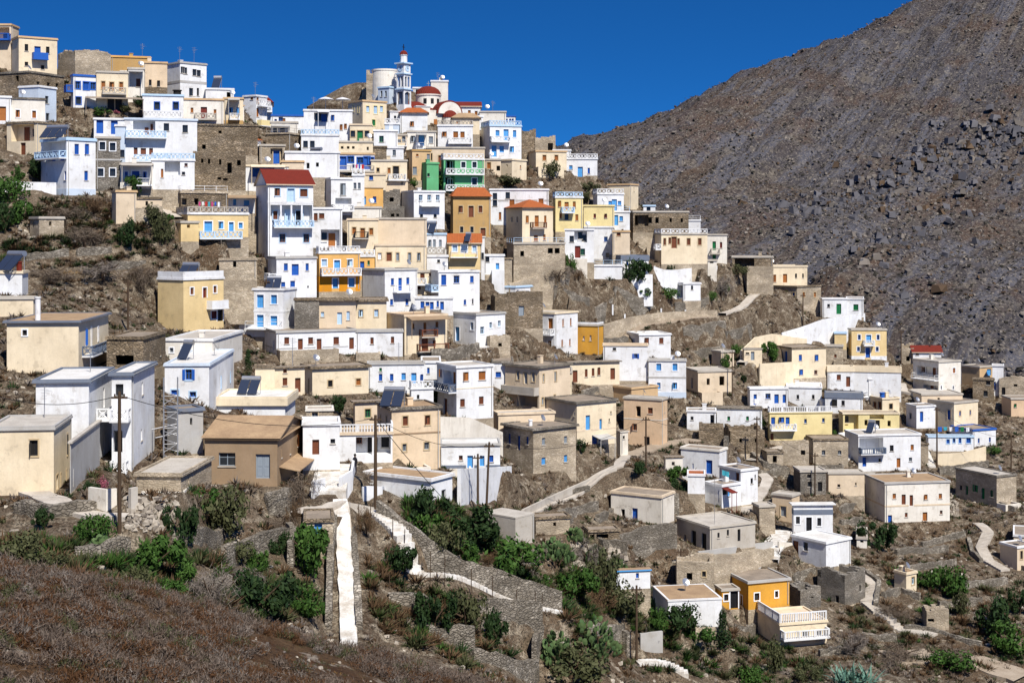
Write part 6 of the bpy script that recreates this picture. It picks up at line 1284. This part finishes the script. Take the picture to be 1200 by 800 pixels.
for a in ((263, 632, 72, 52, 'olive', 'big reddish green bush in front of the brown gable house'), (240, 604, 40, 26, 'bush', 'small green bush left of the big reddish green bush'), (178, 678, 62, 46, 'bush', 'bright green shrub pair on the lower left slope'), (113, 636, 36, 30, 'bush', 'round green bush left of the tall brown pole'),
          (52, 622, 26, 22, 'dark', 'small dark bush on the left slope under the near cream house'), (212, 640, 34, 46, 'dark', 'dark narrow bush under the tumbledown pale house'), (20, 666, 60, 36, 'olive', 'pale leafed green shrub at the lower left edge'), (62, 668, 40, 20, 'olive', 'low grey green shrub right of the lower left edge shrub'),
          (362, 672, 56, 50, 'bush', 'bright green creeper below the hut with bright blue door'), (306, 722, 66, 50, 'dark', 'dark green fig bush at the end of the garden'), (358, 724, 44, 34, 'bush', 'bright green bush left of the grey path wall'), (304, 668, 26, 24, 'bush', 'small yellow green bush on the terrace'),
          (330, 650, 30, 20, 'dark', 'low dark vine on the curved dry stone wall'), (160, 690, 36, 22, 'olive', 'yellowish shrub above the dry grass at lower left'), (202, 700, 40, 22, 'bush', 'low green shrub right of the yellowish shrub'), (212, 686, 30, 22, 'bush', 'green weeds below the bright shrub pair'),
          (248, 716, 56, 48, 'grey', 'large grey leafless bush at lower left', 'dry_bush'), (352, 592, 40, 44, 'dry', 'dry grey shrub right of the brown gable house', 'dry_bush'), (345, 622, 18, 34, 'brown', 'brown dry shrub beside the stone hut', 'dry_bush'), (330, 628, 34, 22, 'dry', 'dry bush on top of the terrace wall', 'dry_bush'), (285, 690, 50, 28, 'grey', 'grey thorn bush behind the fig bush', 'dry_bush'), (276, 664, 36, 26, 'olive', 'grey green bush beside the curved terrace wall'),
          (474, 672, 38, 30, 'dark', 'round dark bush beside the broad white steps'), (510, 742, 40, 48, 'dark', 'dark green bush behind the garden wall'), (545, 744, 50, 44, 'olive', 'olive brown bush joined to the dark garden bush'), (582, 762, 34, 40, 'dark', 'grey green bush left of the square brown field'), (430, 630, 24, 40, 'brown', 'tall brown weeds right of the white path', 'dry_bush'), (462, 660, 24, 22, 'brown', 'brown dry bush between the broad steps', 'dry_bush'),
          (505, 620, 46, 40, 'dark', 'dark green bush behind the long dry stone wall'), (498, 628, 38, 26, 'bush', 'bright bush below the dark one behind the long wall'), (548, 632, 62, 36, 'dark', 'wide dark bush under the two close poles'), (518, 655, 44, 36, 'olive', 'pale leafed bush along the long dry stone wall'), (560, 648, 44, 30, 'dark', 'dark shrub mass left of the bright green vine'), (598, 676, 60, 42, 'bush', 'bright green vine bank under the concrete cistern'), (548, 664, 30, 22, 'bush', 'small bright bush on top of the long wall'), (596, 690, 30, 22, 'dark', 'dark round bush at the end of the long wall'), (572, 664, 24, 16, 'brown', 'brown dry shrub near the bright green vine bank', 'dry_bush'), (640, 690, 20, 14, 'bush', 'small low bush right of the bright green vine bank'),
          (672, 706, 46, 36, 'bush', 'green tree bush below the prickly pears'), (690, 672, 40, 40, 'grey', 'grey twiggy bush among the prickly pears', 'dry_bush'), (710, 700, 46, 50, 'olive', 'olive bush in the middle of the cactus slope'), (728, 724, 44, 36, 'olive', 'olive bush above the largest cactus'), (700, 718, 40, 30, 'brown', 'brown bush in the middle of the cactus slope', 'dry_bush'), (670, 800, 70, 36, 'olive', 'yellow green weeds below the largest cactus'), (775, 715, 40, 24, 'grey', 'grey dry bush right of the black pole', 'dry_bush'), (735, 690, 24, 22, 'brown', 'brown dry bush left of the blue window house', 'dry_bush'),
          (796, 748, 44, 34, 'dark', 'dark green bush in front of the blank white house'), (818, 757, 34, 20, 'bush', 'bright low bush in front of the blank white house'), (847, 762, 26, 40, 'tall', 'dark upright tree right of the blank white house', 'tree'), (770, 740, 24, 24, 'bush', 'small green bush left of the blank white house'), (908, 790, 26, 36, 'olive', 'small olive tree under the baluster terrace house', 'tree'), (880, 805, 30, 22, 'bush', 'green bush at the bottom right of centre'), (945, 800, 30, 20, 'olive', 'pale bush at the bottom right of centre'),
          (1028, 644, 38, 32, 'dark', 'dark green bush below the two-part white house'), (1108, 698, 34, 34, 'bush', 'round dark green tree on the right slope', 'tree'), (1084, 688, 24, 16, 'bush', 'low bright bush left of the round right slope tree'), (1127, 724, 18, 26, 'olive', 'small olive tree on the right slope', 'tree'), (1166, 742, 56, 40, 'dark', 'large dark green tree at the lower right', 'tree'), (1182, 766, 44, 32, 'bush', 'bright shrub below the large dark lower right tree'), (1195, 720, 24, 30, 'dark', 'dark bush at the lower right edge'), (1112, 785, 40, 22, 'bush', 'green weeds at the bottom right'), (1000, 770, 50, 30, 'grey', 'grey dry bush above the blue agave', 'dry_bush'), (1060, 775, 60, 22, 'dry', 'dry grey bushes by the threshing ground', 'dry_bush'), (1120, 780, 60, 24, 'dry', 'dry brown bank of bushes at the bottom right', 'dry_bush'), (1040, 720, 40, 16, 'dry', 'dry bush below the cream utility hut', 'dry_bush'), (1065, 730, 34, 14, 'dry', 'low dry bush left of the ruined doorway hut', 'dry_bush'),
          (12, 236, 40, 32, 'bush', 'bright green creeper at the left edge below the terrace'), (6, 275, 32, 38, 'dark', 'dark ivy tree at the left edge', 'tree'), (22, 262, 34, 30, 'bush', 'green bush beside the dark ivy tree'), (45, 214, 34, 26, 'dark', 'vine on the pergola beside the blue porch house'), (20, 214, 24, 18, 'bush', 'vine leaves at the left of the pergola'), (83, 86, 26, 18, 'dark', 'dark tree against the ridge ruin', 'tree'), (155, 222, 18, 16, 'bush', 'green bush by the blue door of the porch house'), (160, 242, 14, 24, 'dark', 'dark climber on the tan concrete block'), (178, 268, 34, 26, 'olive', 'green brown bush under the low stone wall house'), (148, 290, 30, 34, 'dark', 'dark bramble on the left slope'), (192, 290, 24, 40, 'olive', 'tall dark bramble left of the yellow house base'), (196, 262, 14, 12, 'bush', 'small green bush on the sloping path'), (100, 290, 60, 30, 'dry', 'wide dry bramble on the left slope', 'dry_bush'), (60, 330, 60, 24, 'dry', 'dry grey bramble below the small grey stone shed', 'dry_bush'), (120, 330, 70, 30, 'grey', 'pale dry bramble in the middle of the left slope', 'dry_bush'), (165, 340, 50, 34, 'dry', 'dry bramble left of the big yellow house', 'dry_bush'), (78, 324, 18, 9, 'ochre', 'ochre yellow shrub on the left slope', 'dry_bush'), (95, 323, 14, 8, 'ochre', 'second ochre yellow shrub on the left slope', 'dry_bush'), (110, 250, 60, 26, 'brown', 'brown dry bramble under the grey stone house', 'dry_bush'), (75, 258, 50, 24, 'dry', 'dry bramble under the blue porch house', 'dry_bush'),
          (225, 180, 14, 14, 'dark', 'small dark bush by the big ruined house front'), (285, 238, 26, 10, 'olive', 'dry vine on the pergola under the ruin'), (118, 136, 26, 10, 'bush', 'green pot plants on the terrace under the pergola'), (145, 136, 26, 10, 'olive', 'dark pot plants at the right of the pergola terrace'), (121, 128, 10, 8, 'dark', 'round dark pot shrub under the pergola'), (165, 128, 16, 14, 'dark', 'dark climber right of the pergola'), (137, 138, 14, 6, 'flower', 'red flowers on the pergola terrace edge', 'flowers', 'flowers'),
          (512, 222, 22, 16, 'bush', 'green shrub beside the green house stair'), (485, 221, 12, 10, 'bush', 'small shrub left of the green house'), (595, 222, 46, 14, 'olive', 'grey green scrub under the small tan ridge house'), (648, 210, 26, 22, 'olive', 'grey thicket below the cream ridge house'), (690, 226, 26, 12, 'olive', 'grey scrub below the last ridge house'), (688, 242, 16, 14, 'olive', 'dark scrub right of the blue roof rail house'),
          (590, 333, 40, 16, 'dark', 'dark ivy hanging along the terrace below the ochre house'), (668, 320, 14, 20, 'bush', 'green bush on the long stone terrace wall'), (655, 330, 40, 22, 'dry', 'dry bush in the middle of the rocky slope', 'dry_bush'), (678, 332, 20, 18, 'brown', 'brown bush right of the green wall bush', 'dry_bush'), (750, 344, 34, 32, 'dark', 'large dark green tree left of the curved white wall', 'tree'), (738, 330, 14, 16, 'dark', 'dark tree touching the blue window house', 'tree'), (783, 350, 26, 14, 'bush', 'green shrub left of the small white garden house'), (755, 356, 22, 10, 'bush', 'low green shrub below the large dark tree'), (786, 335, 14, 14, 'dark', 'dark bush at the foot of the curved white wall'), (785, 302, 36, 14, 'dark', 'dark vine under the long cream house balcony'), (805, 308, 34, 12, 'bush', 'green garden leaves under the long cream house'), (820, 304, 16, 12, 'dark', 'dark garden bush right of the long cream house'), (768, 300, 14, 20, 'dark', 'spiky dark plant by the white stair'), (845, 348, 40, 30, 'grey', 'bare grey tree right of the small white garden house', 'tree'), (850, 350, 16, 14, 'bush', 'green leaves low on the bare grey tree'), (833, 352, 16, 12, 'bush', 'green bush right of the small white garden house'), (863, 325, 26, 14, 'olive', 'olive scrub under the deep black open front'),
          (291, 446, 18, 36, 'tall', 'dark cypress beside the grey shaded right wall', 'tree'), (290, 466, 20, 12, 'olive', 'green scrub below the dark cypress'), (398, 486, 26, 24, 'dark', 'dark leafy tree beside the utility pole house', 'tree'), (500, 462, 22, 14, 'olive', 'grey creeper left of the corner balcony house'), (512, 478, 14, 26, 'dark', 'dark climber under the corner balcony'), (622, 476, 12, 18, 'bush', 'green vine in the dark garage opening'), (681, 532, 14, 18, 'dark', 'dark green tree beside the arched blue door house', 'tree'), (578, 540, 10, 12, 'dark', 'small dark tree behind the white retaining wall'), (748, 562, 18, 18, 'dark', 'round dark green bush at the foot of the grey brown pole'), (790, 565, 34, 20, 'bush', 'green vine pergola left of the royal blue door house'), (795, 574, 18, 14, 'dark', 'dark hollow of the green vine pergola'), (755, 448, 12, 10, 'olive', 'small bush beside the four-window house'), (905, 424, 26, 26, 'bush', 'bright green tree against the brown shaded house side', 'tree'), (862, 414, 20, 12, 'bush', 'green bush on the pale path'), (852, 432, 16, 16, 'bush', 'bright green fig right of the arched ruin'), (872, 450, 8, 10, 'dark', 'small dark tree below the cream garden wall'), (897, 472, 12, 18, 'olive', 'small palm in front of the many blue doors'), (888, 504, 20, 16, 'bush', 'bright bush left of the bright yellow house'), (975, 514, 12, 12, 'bush', 'round green bush right of the bright yellow house'), (965, 388, 24, 20, 'brown', 'brown shrub under the white ramp wall', 'dry_bush'), (1020, 518, 14, 8, 'bush', 'green roof plants on the shaded terrace'), (1105, 482, 8, 14, 'dark', 'dark plant on top of the laundry pole'), (1165, 534, 18, 10, 'bush', 'green bush right of the laundry terrace'), (1138, 448, 12, 12, 'dark', 'dark bush left of the brown stone house with black windows'), (118, 572, 20, 18, 'flower', 'pink flowering bush at the near house corner', 'shrub'), (108, 576, 18, 14, 'dark', 'green leaves under the pink flowering bush')):  # the dark clump in the vine pergola stands in for shade, by leaf colour
    plant(*a)
def cactus(u, v, wpx, hpx, seed, label, mat='cactus'):
    p = gpt(u, v); s = F/p.y; rnd = random.Random(seed); m = MB(); rx = wpx/2/s; hz = hpx/s; n = int(70+rx*60)
    for i_ in range(n):
        a = rnd.random()*6.28; r = rx*math.sqrt(rnd.random()); z = hz*(.12+.8*rnd.random()*math.sqrt(max(.05, 1-(r/rx)**2))); c_ = Vector((r*math.cos(a), r*math.sin(a)*.8, z)); w_ = rnd.uniform(.14, .24); h_ = w_*1.35
        ax = Vector((rnd.uniform(-1, 1), rnd.uniform(-1, 1), rnd.uniform(-.35, .35))).normalized(); up = (Vector((0, 0, 1))+Vector((math.cos(a), math.sin(a), 0))*rnd.uniform(0, .9)).normalized(); ax = (ax-up*ax.dot(up)).normalized(); nn = ax.cross(up)
        ring = [c_+ax*w_*math.cos(t)+up*h_*math.sin(t) for t in [6.283*q/8 for q in range(8)]]
        m.add(ring+[c_+nn*.045, c_-nn*.045], [(q, (q+1) % 8, 8) for q in range(8)]+[((q+1) % 8, q, 9) for q in range(8)])
    t = empty('prickly_pear', p, 0, label, 'cactus', 'prickly pears on the lower slope'); m.build('pads', mat, t); q = MB()
    for i_ in range(5): a = i_*1.26; q.bar((rx*.3*math.cos(a), rx*.3*math.sin(a), -.3), (rx*.6*math.cos(a), rx*.5*math.sin(a), hz*.6), .09, 0, 6, .05)
    q.build('trunk', 'wood', t); WALLED.append((p.x, p.y))
for a in ((694, 776, 66, 56, 1, 'largest prickly pear cactus at the bottom centre'), (652, 782, 38, 44, 2, 'prickly pear left of the largest cactus'), (648, 658, 50, 30, 3, 'prickly pear clump below the concrete cistern'), (690, 668, 24, 20, 4, 'small prickly pear right of the cistern clump'), (722, 692, 36, 36, 5, 'tall prickly pear left of the blue window house'), (766, 722, 16, 24, 6, 'small prickly pear right of the black pole'), (672, 640, 22, 16, 7, 'prickly pear by the collapsed plank shed'), (118, 645, 20, 14, 8, 'small pale prickly pear on the left slope'), (735, 700, 24, 20, 9, 'prickly pear under the blue window house')):
    cactus(*a)
p = gpt(1000, 800); t = empty('agave', p, 0, 'blue green agave clump at the bottom right', 'agave'); m = MB(); rnd = random.Random(5)
for i_ in range(120):
    a = rnd.random()*6.28; L = rnd.uniform(1.0, 2.6); e = rnd.uniform(.25, 1.2); cx, cy = rnd.uniform(-1.8, 1.8), rnd.uniform(-1, 1); d = Vector((math.cos(a)*math.cos(e), math.sin(a)*math.cos(e), math.sin(e))); s_ = Vector((-math.sin(a), math.cos(a), 0)); b0 = Vector((cx, cy, 0))
    m.add([b0-s_*.11, b0+s_*.11, b0+d*L*.5+s_*.09, b0+d*L+Vector((0, 0, -.2)), b0+d*L*.5-s_*.09], [(0, 1, 2, 4), (4, 2, 3)])
m.build('leaves', 'agave', t)
# ---------------------------------------------------------------- dry grass, scrub and loose stones of the slopes: past counting
rg = np.random.default_rng(12)
def free(P, m=.25):
    ok = np.ones(len(P), bool)
    for k in SPECS:
        qx = P[:, 0]-k['M'].x; qy = P[:, 1]-k['M'].y; a = qx*k['dR'].x+qy*k['dR'].y; b_ = qx*k['dL'].x+qy*k['dL'].y
        ok &= ~((a > -m) & (a < k['w2']+m) & (b_ > -m) & (b_ < k['w1']+m))
    Wd = np.array(WALLED); cells = {}
    for x, y in Wd: cells.setdefault((int(x//2), int(y//2)), []).append((x, y))
    for i_ in np.nonzero(ok)[0]:
        x, y = P[i_, :2]; cx, cy = int(x//2), int(y//2)
        for dx in (-1, 0, 1):
            for dy in (-1, 0, 1):
                for (wx_, wy_) in cells.get((cx+dx, cy+dy), ()):
                    if (wx_-x)**2+(wy_-y)**2 < .75: ok[i_] = False
    return P[ok]
def field(n, y0, y1, patch=.0, seed=1):
    r = np.random.default_rng(seed); y = np.sqrt(y0**2+(y1**2-y0**2)*r.random(n)); x = (r.random(n)*1560-180-UC)/F*y; x = np.clip(x, -124, 163)
    if patch: q = vnoise(x/6, y/6, seed)+.5*vnoise(x/2.2, y/2.2, seed+1); keep = q > patch; x, y = x[keep], y[keep]
    z = np.array([gz(a, b_) for a, b_ in zip(x, y)]); return np.c_[x, y, z]
def tufts(name, P, nb, h0, h1, spread, w, mats, probs, seed, label, cat, scale_n=None):
    r = np.random.default_rng(seed); n = len(P); N = n*nb; k_ = np.repeat(np.arange(n), nb); h = (h0+(h1-h0)*r.random(n)**1.5)[k_]; a = r.random(N)*6.28; e = r.random(N)**.8*1.35
    d = np.c_[np.cos(a)*np.sin(e)*spread, np.sin(a)*np.sin(e)*spread, np.cos(e)*.85]; B = P[k_]+np.c_[np.cos(a), np.sin(a), np.zeros(N)]*(h*.22*r.random(N))[:, None]-np.array([0, 0, .04])
    L = (h*(.55+.5*r.random(N)))[:, None]; st = B+d*L*(.35*r.random(N))[:, None]; s_ = np.c_[-np.sin(a+r.normal(size=N)*.8), np.cos(a+r.normal(size=N)*.8), r.normal(size=N)*.3]*(w*(.6+.8*r.random(N))*np.maximum(.4, h))[:, None]
    V = np.stack([st-s_*.5, st+s_*.5, B+d*L], 1).reshape(-1, 3); mi = np.repeat(r.choice(len(mats), n, p=probs), nb)
    o = link(name, big_mesh(name, V, np.arange(3*N).reshape(N, 3), mats, mi)); tag(o, label, cat, kind='stuff')
P = free(field(52000, 66, 275, .47, 5)); tufts('dry_scrub', P, 24, .22, .95, 1.05, .20, ['leaf_dry', 'leaf_brown', 'leaf_grey', 'leaf_olive', 'leaf_dark'], [.25, .36, .14, .14, .11], 5, 'dry brown scrub scattered over the village slopes', 'scrub')
P = free(field(19000, 70, 275, .0, 8)); scatter_lumps('loose_stones', P, .05, .34, ['rock_bit', 'leaf_grey'], [.8, .2], .7, 9, 'pale loose stones scattered over the slopes', 'stones')
def domes(name, P, nb, r0, r1, sl, mats, probs, seed, label, cat):
    """rounded cushions of fine dead twigs"""
    r = np.random.default_rng(seed); n = len(P); N = n*nb; k_ = np.repeat(np.arange(n), nb); R_ = (r0+(r1-r0)*r.random(n)**1.6)[k_]; d = r.normal(size=(N, 3)); d[:, 2] = np.abs(d[:, 2])*.9; d /= np.linalg.norm(d, axis=1)[:, None]
    lob = 1+.22*np.sin(d[:, 0]*5+k_)*np.cos(d[:, 1]*6+k_*1.7); q = R_*lob*(.55+.5*r.random(N)); ell = (.75+.5*r.random(n))[k_]; B = P[k_]+np.c_[d[:, 0]*q*ell, d[:, 1]*q, d[:, 2]*q*.8]
    t = d*.75+r.normal(size=(N, 3))*.55+np.array([0, 0, .35]); t /= np.linalg.norm(t, axis=1)[:, None]; s_ = np.cross(t, r.normal(size=(N, 3))); s_ /= np.linalg.norm(s_, axis=1)[:, None]; L = (sl*(.5+r.random(N)))[:, None]; w_ = L*.11
    V = np.stack([B-t*L*.5-s_*w_, B-t*L*.5+s_*w_, B+t*L*.6], 1).reshape(-1, 3); mi = np.repeat(r.choice(len(mats), n, p=probs), nb)
    o = link(name, big_mesh(name, V, np.arange(3*N).reshape(N, 3), mats, mi)); tag(o, label, cat, kind='stuff')
P = field(10500, 20, 64, .70, 21); P = P[P[:, 2] > -22]; domes('grey_heath', P, 190, .20, .60, .105, ['heath', 'leaf_grey', 'heath_rust', 'leaf_olive'], [.56, .08, .30, .06], 22, 'grey dry heath cushions covering the near slope', 'heath')
P = field(11000, 20, 64, .3, 31); tufts('dry_grass', P, 24, .10, .34, 1.0, .03, ['heath_rust', 'leaf_ochre', 'leaf_brown', 'leaf_olive'], [.50, .03, .32, .15], 33, 'reddish brown dry grass on the near slope', 'grass')
P = field(2500, 20, 64, .2, 37); scatter_lumps('loose_stones', P, .02, .11, ['rock_bit', 'leaf_grey'], [.8, .2], .7, 19, 'pale loose stones among the near dry grass', 'stones')
def region(poly, n, seed):
    r = np.random.default_rng(seed); P = []; us = [p[0] for p in poly]; vs = [p[1] for p in poly]
    while len(P) < n:
        u, v = r.uniform(min(us), max(us)), r.uniform(min(vs), max(vs)); ins = False
        for (a, b_), (c_, d_) in zip(poly, poly[1:]+poly[:1]):
            if (b_ > v) != (d_ > v) and u < (c_-a)*(v-b_)/(d_-b_)+a: ins = not ins
        if ins: p = hit2(u, v); P.append((p.x, p.y, gz(p.x, p.y)))
    return free(np.array(P), .1)
for poly, n, pr, sd, lb in (([(475, 585), (560, 600), (625, 650), (650, 690), (600, 690), (520, 650), (475, 615)], 520, [.30, .34, .22, .14], 51, 'tangled green undergrowth behind the long dry stone wall'), ([(640, 650), (700, 640), (770, 690), (790, 760), (700, 770), (650, 720)], 560, [.22, .24, .34, .20], 52, 'mixed green and dry undergrowth on the cactus slope'),
                        ([(0, 630), (120, 640), (330, 660), (390, 720), (300, 730), (150, 690), (0, 670)], 520, [.18, .22, .36, .24], 53, 'green and brown weeds in the lower left gardens'), ([(420, 650), (500, 690), (600, 770), (560, 790), (440, 740)], 300, [.08, .16, .30, .46], 54, 'brown weeds between the garden walls'), ([(760, 720), (900, 750), (1000, 790), (900, 800), (760, 790)], 260, [.2, .22, .34, .24], 55, 'weeds along the bottom of the village'),
                        ([(1000, 640), (1190, 700), (1200, 790), (1020, 780), (980, 720)], 420, [.08, .14, .32, .46], 56, 'weeds and dry growth on the lower right slope'), ([(0, 235), (150, 240), (200, 290), (190, 330), (0, 310)], 460, [.08, .20, .28, .44], 57, 'brambles covering the upper left slope')):
    tufts('undergrowth', region(poly, n, sd), 70, .4, 1.35, 1.15, .13, ['leaf_green', 'leaf_dark', 'leaf_olive', 'leaf_brown'], pr, sd, lb, 'undergrowth')
# rubble heaps, near left and by the shed
def heap(u0, u1, v0, v1, n, r0, r1, label, seed):
    r = np.random.default_rng(seed); P = []
    for i_ in range(n): p = gpt(u0+(u1-u0)*r.random(), v0+(v1-v0)*r.random()); P.append((p.x, p.y, p.z+.05))
    scatter_lumps('rubble', np.array(P), r0, r1, ['rock_bit', 'leaf_grey'], [.85, .15], .8, seed, label, 'rubble')
heap(148, 205, 588, 622, 420, .12, .35, 'pale rubble heap below the tumbledown house', 2); heap(20, 50, 270, 281, 90, .12, .32, 'white rubble beside the small grey stone shed', 3); heap(1095, 1122, 580, 606, 220, .15, .5, 'white rock pile right of the two-part white house', 4); heap(1078, 1096, 730, 742, 70, .12, .3, 'bluish rubble at the ruined doorway hut', 5); heap(670, 735, 640, 665, 200, .15, .5, 'brown rubble below the collapsed plank shed', 6); heap(540, 590, 395, 420, 90, .1, .4, 'stones along the white village street', 7)
# ---------------------------------------------------------------- laundry, flags, people and other small things
def cloths(part, x0, x1, y, n, mats, label, drop=.75, up=1.5):
    """a washing line with cloths, one thing per line"""
    a = on_roof(part, x0, y); b_ = on_roof(part, x1, y); t = empty('washing_line', a, 0, label, 'laundry'); d = b_-a; rnd = random.Random(n); q = MB()
    q.bar((0, 0, 0), (0, 0, up), .03); q.bar(d, d+Vector((0, 0, up)), .03); q.bar((0, 0, up-.02), d+Vector((0, 0, up-.02)), .012); q.build('line', 'metal', t)
    for i_ in range(n):
        s0 = (i_+.12)/n; s1 = (i_+.12+rnd.uniform(.5, .75))/n; h = drop*rnd.uniform(.6, 1.1); m = MB(); P0 = d*s0+Vector((0, 0, up)); P1 = d*s1+Vector((0, 0, up)); off = Vector((0, -.05, 0)); vs = []
        for j in range(4):
            f_ = j/3; p = P0.lerp(P1, f_); wv = Vector((0, .05*math.sin(f_*9+i_), 0)); vs += [p+off, p+off+wv-Vector((0, 0, h*(1+.06*math.sin(f_*5))))]
        k_ = len(vs); vs += [v+Vector((0, .015, 0)) for v in vs]
        m.add(vs, [(2*j, 2*j+1, 2*j+3, 2*j+2) for j in range(3)]+[(k_+2*j+2, k_+2*j+3, k_+2*j+1, k_+2*j) for j in range(3)]); m.build('cloth', mats[i_ % len(mats)], t)
for nm_, c_ in (('cloth_pink', (.55, .06, .20)), ('cloth_red', (.5, .03, .03)), ('cloth_blue', (.03, .12, .5)), ('cloth_teal', (.05, .35, .45)), ('cloth_white', (.75, .75, .78)), ('cloth_navy', (.02, .03, .12))): plaster(nm_, c_, .1)
cloths('yellow house with light blue doors and lattice', .25, .62, .35, 7, ['cloth_pink', 'cloth_white', 'cloth_red', 'cloth_teal', 'cloth_pink', 'cloth_blue', 'cloth_white'], 'colourful laundry on the yellow house roof terrace')
cloths('white slim house with two grey', .0, 1.0, .1, 4, ['cloth_navy', 'cloth_pink', 'cloth_blue', 'cloth_red'], 'blue and pink laundry by the blue shuttered windows')
cloths('low white house with pale blue trim and laundry', .2, .95, .1, 6, ['cloth_blue', 'cloth_teal', 'cloth_white', 'cloth_blue', 'paint_g', 'cloth_white'], 'blue and white laundry on the right hand terrace')
def flag(part, x, y, h, label, m):
    p = on_roof(part, x, y); t = empty('flag', p, 0, label, 'flag'); q = MB(); q.bar((0, 0, 0), (0, 0, h), .03); q.build('flagpole', 'metal', t); c_ = MB(); vs = []
    for j in range(6): f_ = j/5; y_ = .08*math.sin(f_*6); vs += [(f_*.85, y_, h-.02-.25*f_), (f_*.85, y_, h-.62-.3*f_)]
    c_.add(vs+[(a, b_+.012, z) for a, b_, z in vs], [(2*j, 2*j+1, 2*j+3, 2*j+2) for j in range(5)]+[(12+2*j+2, 12+2*j+3, 12+2*j+1, 12+2*j) for j in range(5)]); c_.build('cloth', m, t)
flag('white wing with red awning', .05, .05, 1.9, 'pale blue and white flag on the white wing with red awning', 'cloth_teal')
def parasol(part, x, y, label, m):
    p = on_roof(part, x, y); t = empty('parasol', p, 0, label, 'parasol', 'white parasols on the terrace below the windmill'); q = MB(); q.bar((0, 0, 0), (0, 0, 2.1), .035); q.build('pole', 'metal', t); c_ = MB(); c_.lathe([(1.35, 1.75), (.7, 2.0), (.02, 2.18)], 0, 0, 8); c_.lathe([(1.34, 1.72), (.7, 1.96), (.02, 2.12)], 0, 0, 8); c_.build('canopy', m, t)
parasol('canopy terrace and deep blue', .45, .25, 'white parasol on the left of the terrace below the windmill', 'cloth_white'); parasol('canopy terrace and deep blue', .8, .35, 'white parasol on the right of the terrace below the windmill', 'cloth_white')
def person(u, v, face, label, top, legs, step=.16):
    p = gpt(u, v); me = bpy.data.meshes.new('person'); t = step
    V = [(0, 0, .95), (0, .01, 1.15), (0, .0, 1.38), (0, -.01, 1.50), (0, -.02, 1.60), (0, -.025, 1.70), (-.18, 0, 1.40), (-.23, -.05, 1.14), (-.21, -.16, .92), (.18, 0, 1.40), (.23, .04, 1.14), (.21, -.02, .88), (-.09, 0, .90), (-.1, -t, .50), (-.1, -t*1.1, .08), (-.1, -t*1.1-.16, .04), (.09, 0, .90), (.1, t*.6, .50), (.1, t*1.4, .08), (.1, t*1.4-.16, .04)]
    E = [(0, 1), (1, 2), (2, 3), (3, 4), (4, 5), (2, 6), (6, 7), (7, 8), (2, 9), (9, 10), (10, 11), (0, 12), (12, 13), (13, 14), (14, 15), (0, 16), (16, 17), (17, 18), (18, 19)]
    rad = [.15, .135, .15, .06, .09, .085, .065, .05, .035, .065, .05, .035, .095, .07, .05, .04, .095, .07, .05, .04]
    me.from_pydata(V, E, []); o = link('person', me); o.location = p; o.rotation_euler = (0, 0, face); md = o.modifiers.new('skin', 'SKIN')
    for i_, r in enumerate(rad): me.skin_vertices[0].data[i_].radius = (r, r*.85)
    me.skin_vertices[0].data[0].use_root = True
    sd = o.modifiers.new('smooth', 'SUBSURF'); sd.levels = 1; sd.render_levels = 1
    b = NB('clothes'); sx = b.n('SeparateXYZ'); tc_ = b.n('TexCoord'); b.l(tc_.outputs['Object'], sx.inputs[0]); gt = b.n('Math', operation='GREATER_THAN'); gt.inputs[1].default_value = .95; b.l(sx.outputs[2], gt.inputs[0]); g2 = b.n('Math', operation='GREATER_THAN'); g2.inputs[1].default_value = 1.52; b.l(sx.outputs[2], g2.inputs[0])
    me.materials.append(b.out(b.mix(g2.outputs[0], b.mix(gt.outputs[0], legs, top), (.35, .20, .13)))); tag(o, label, 'person'); return o
person(584, 401, R(20), 'person in dark clothes walking on the white village street', (.03, .03, .05), (.05, .05, .07)); person(416, 556, R(-40), 'person in black standing in the white courtyard', (.02, .02, .025), (.02, .02, .03), .03)
# hair for both
for o in [o for o in C.objects if o.name.startswith('person')]:
    h = MB(); h.lathe([(.105, 1.60), (.125, 1.68), (.11, 1.75), (.06, 1.79), (.002, 1.80)], 0, 0, 12); h.build('hair', 'dark', o, True)
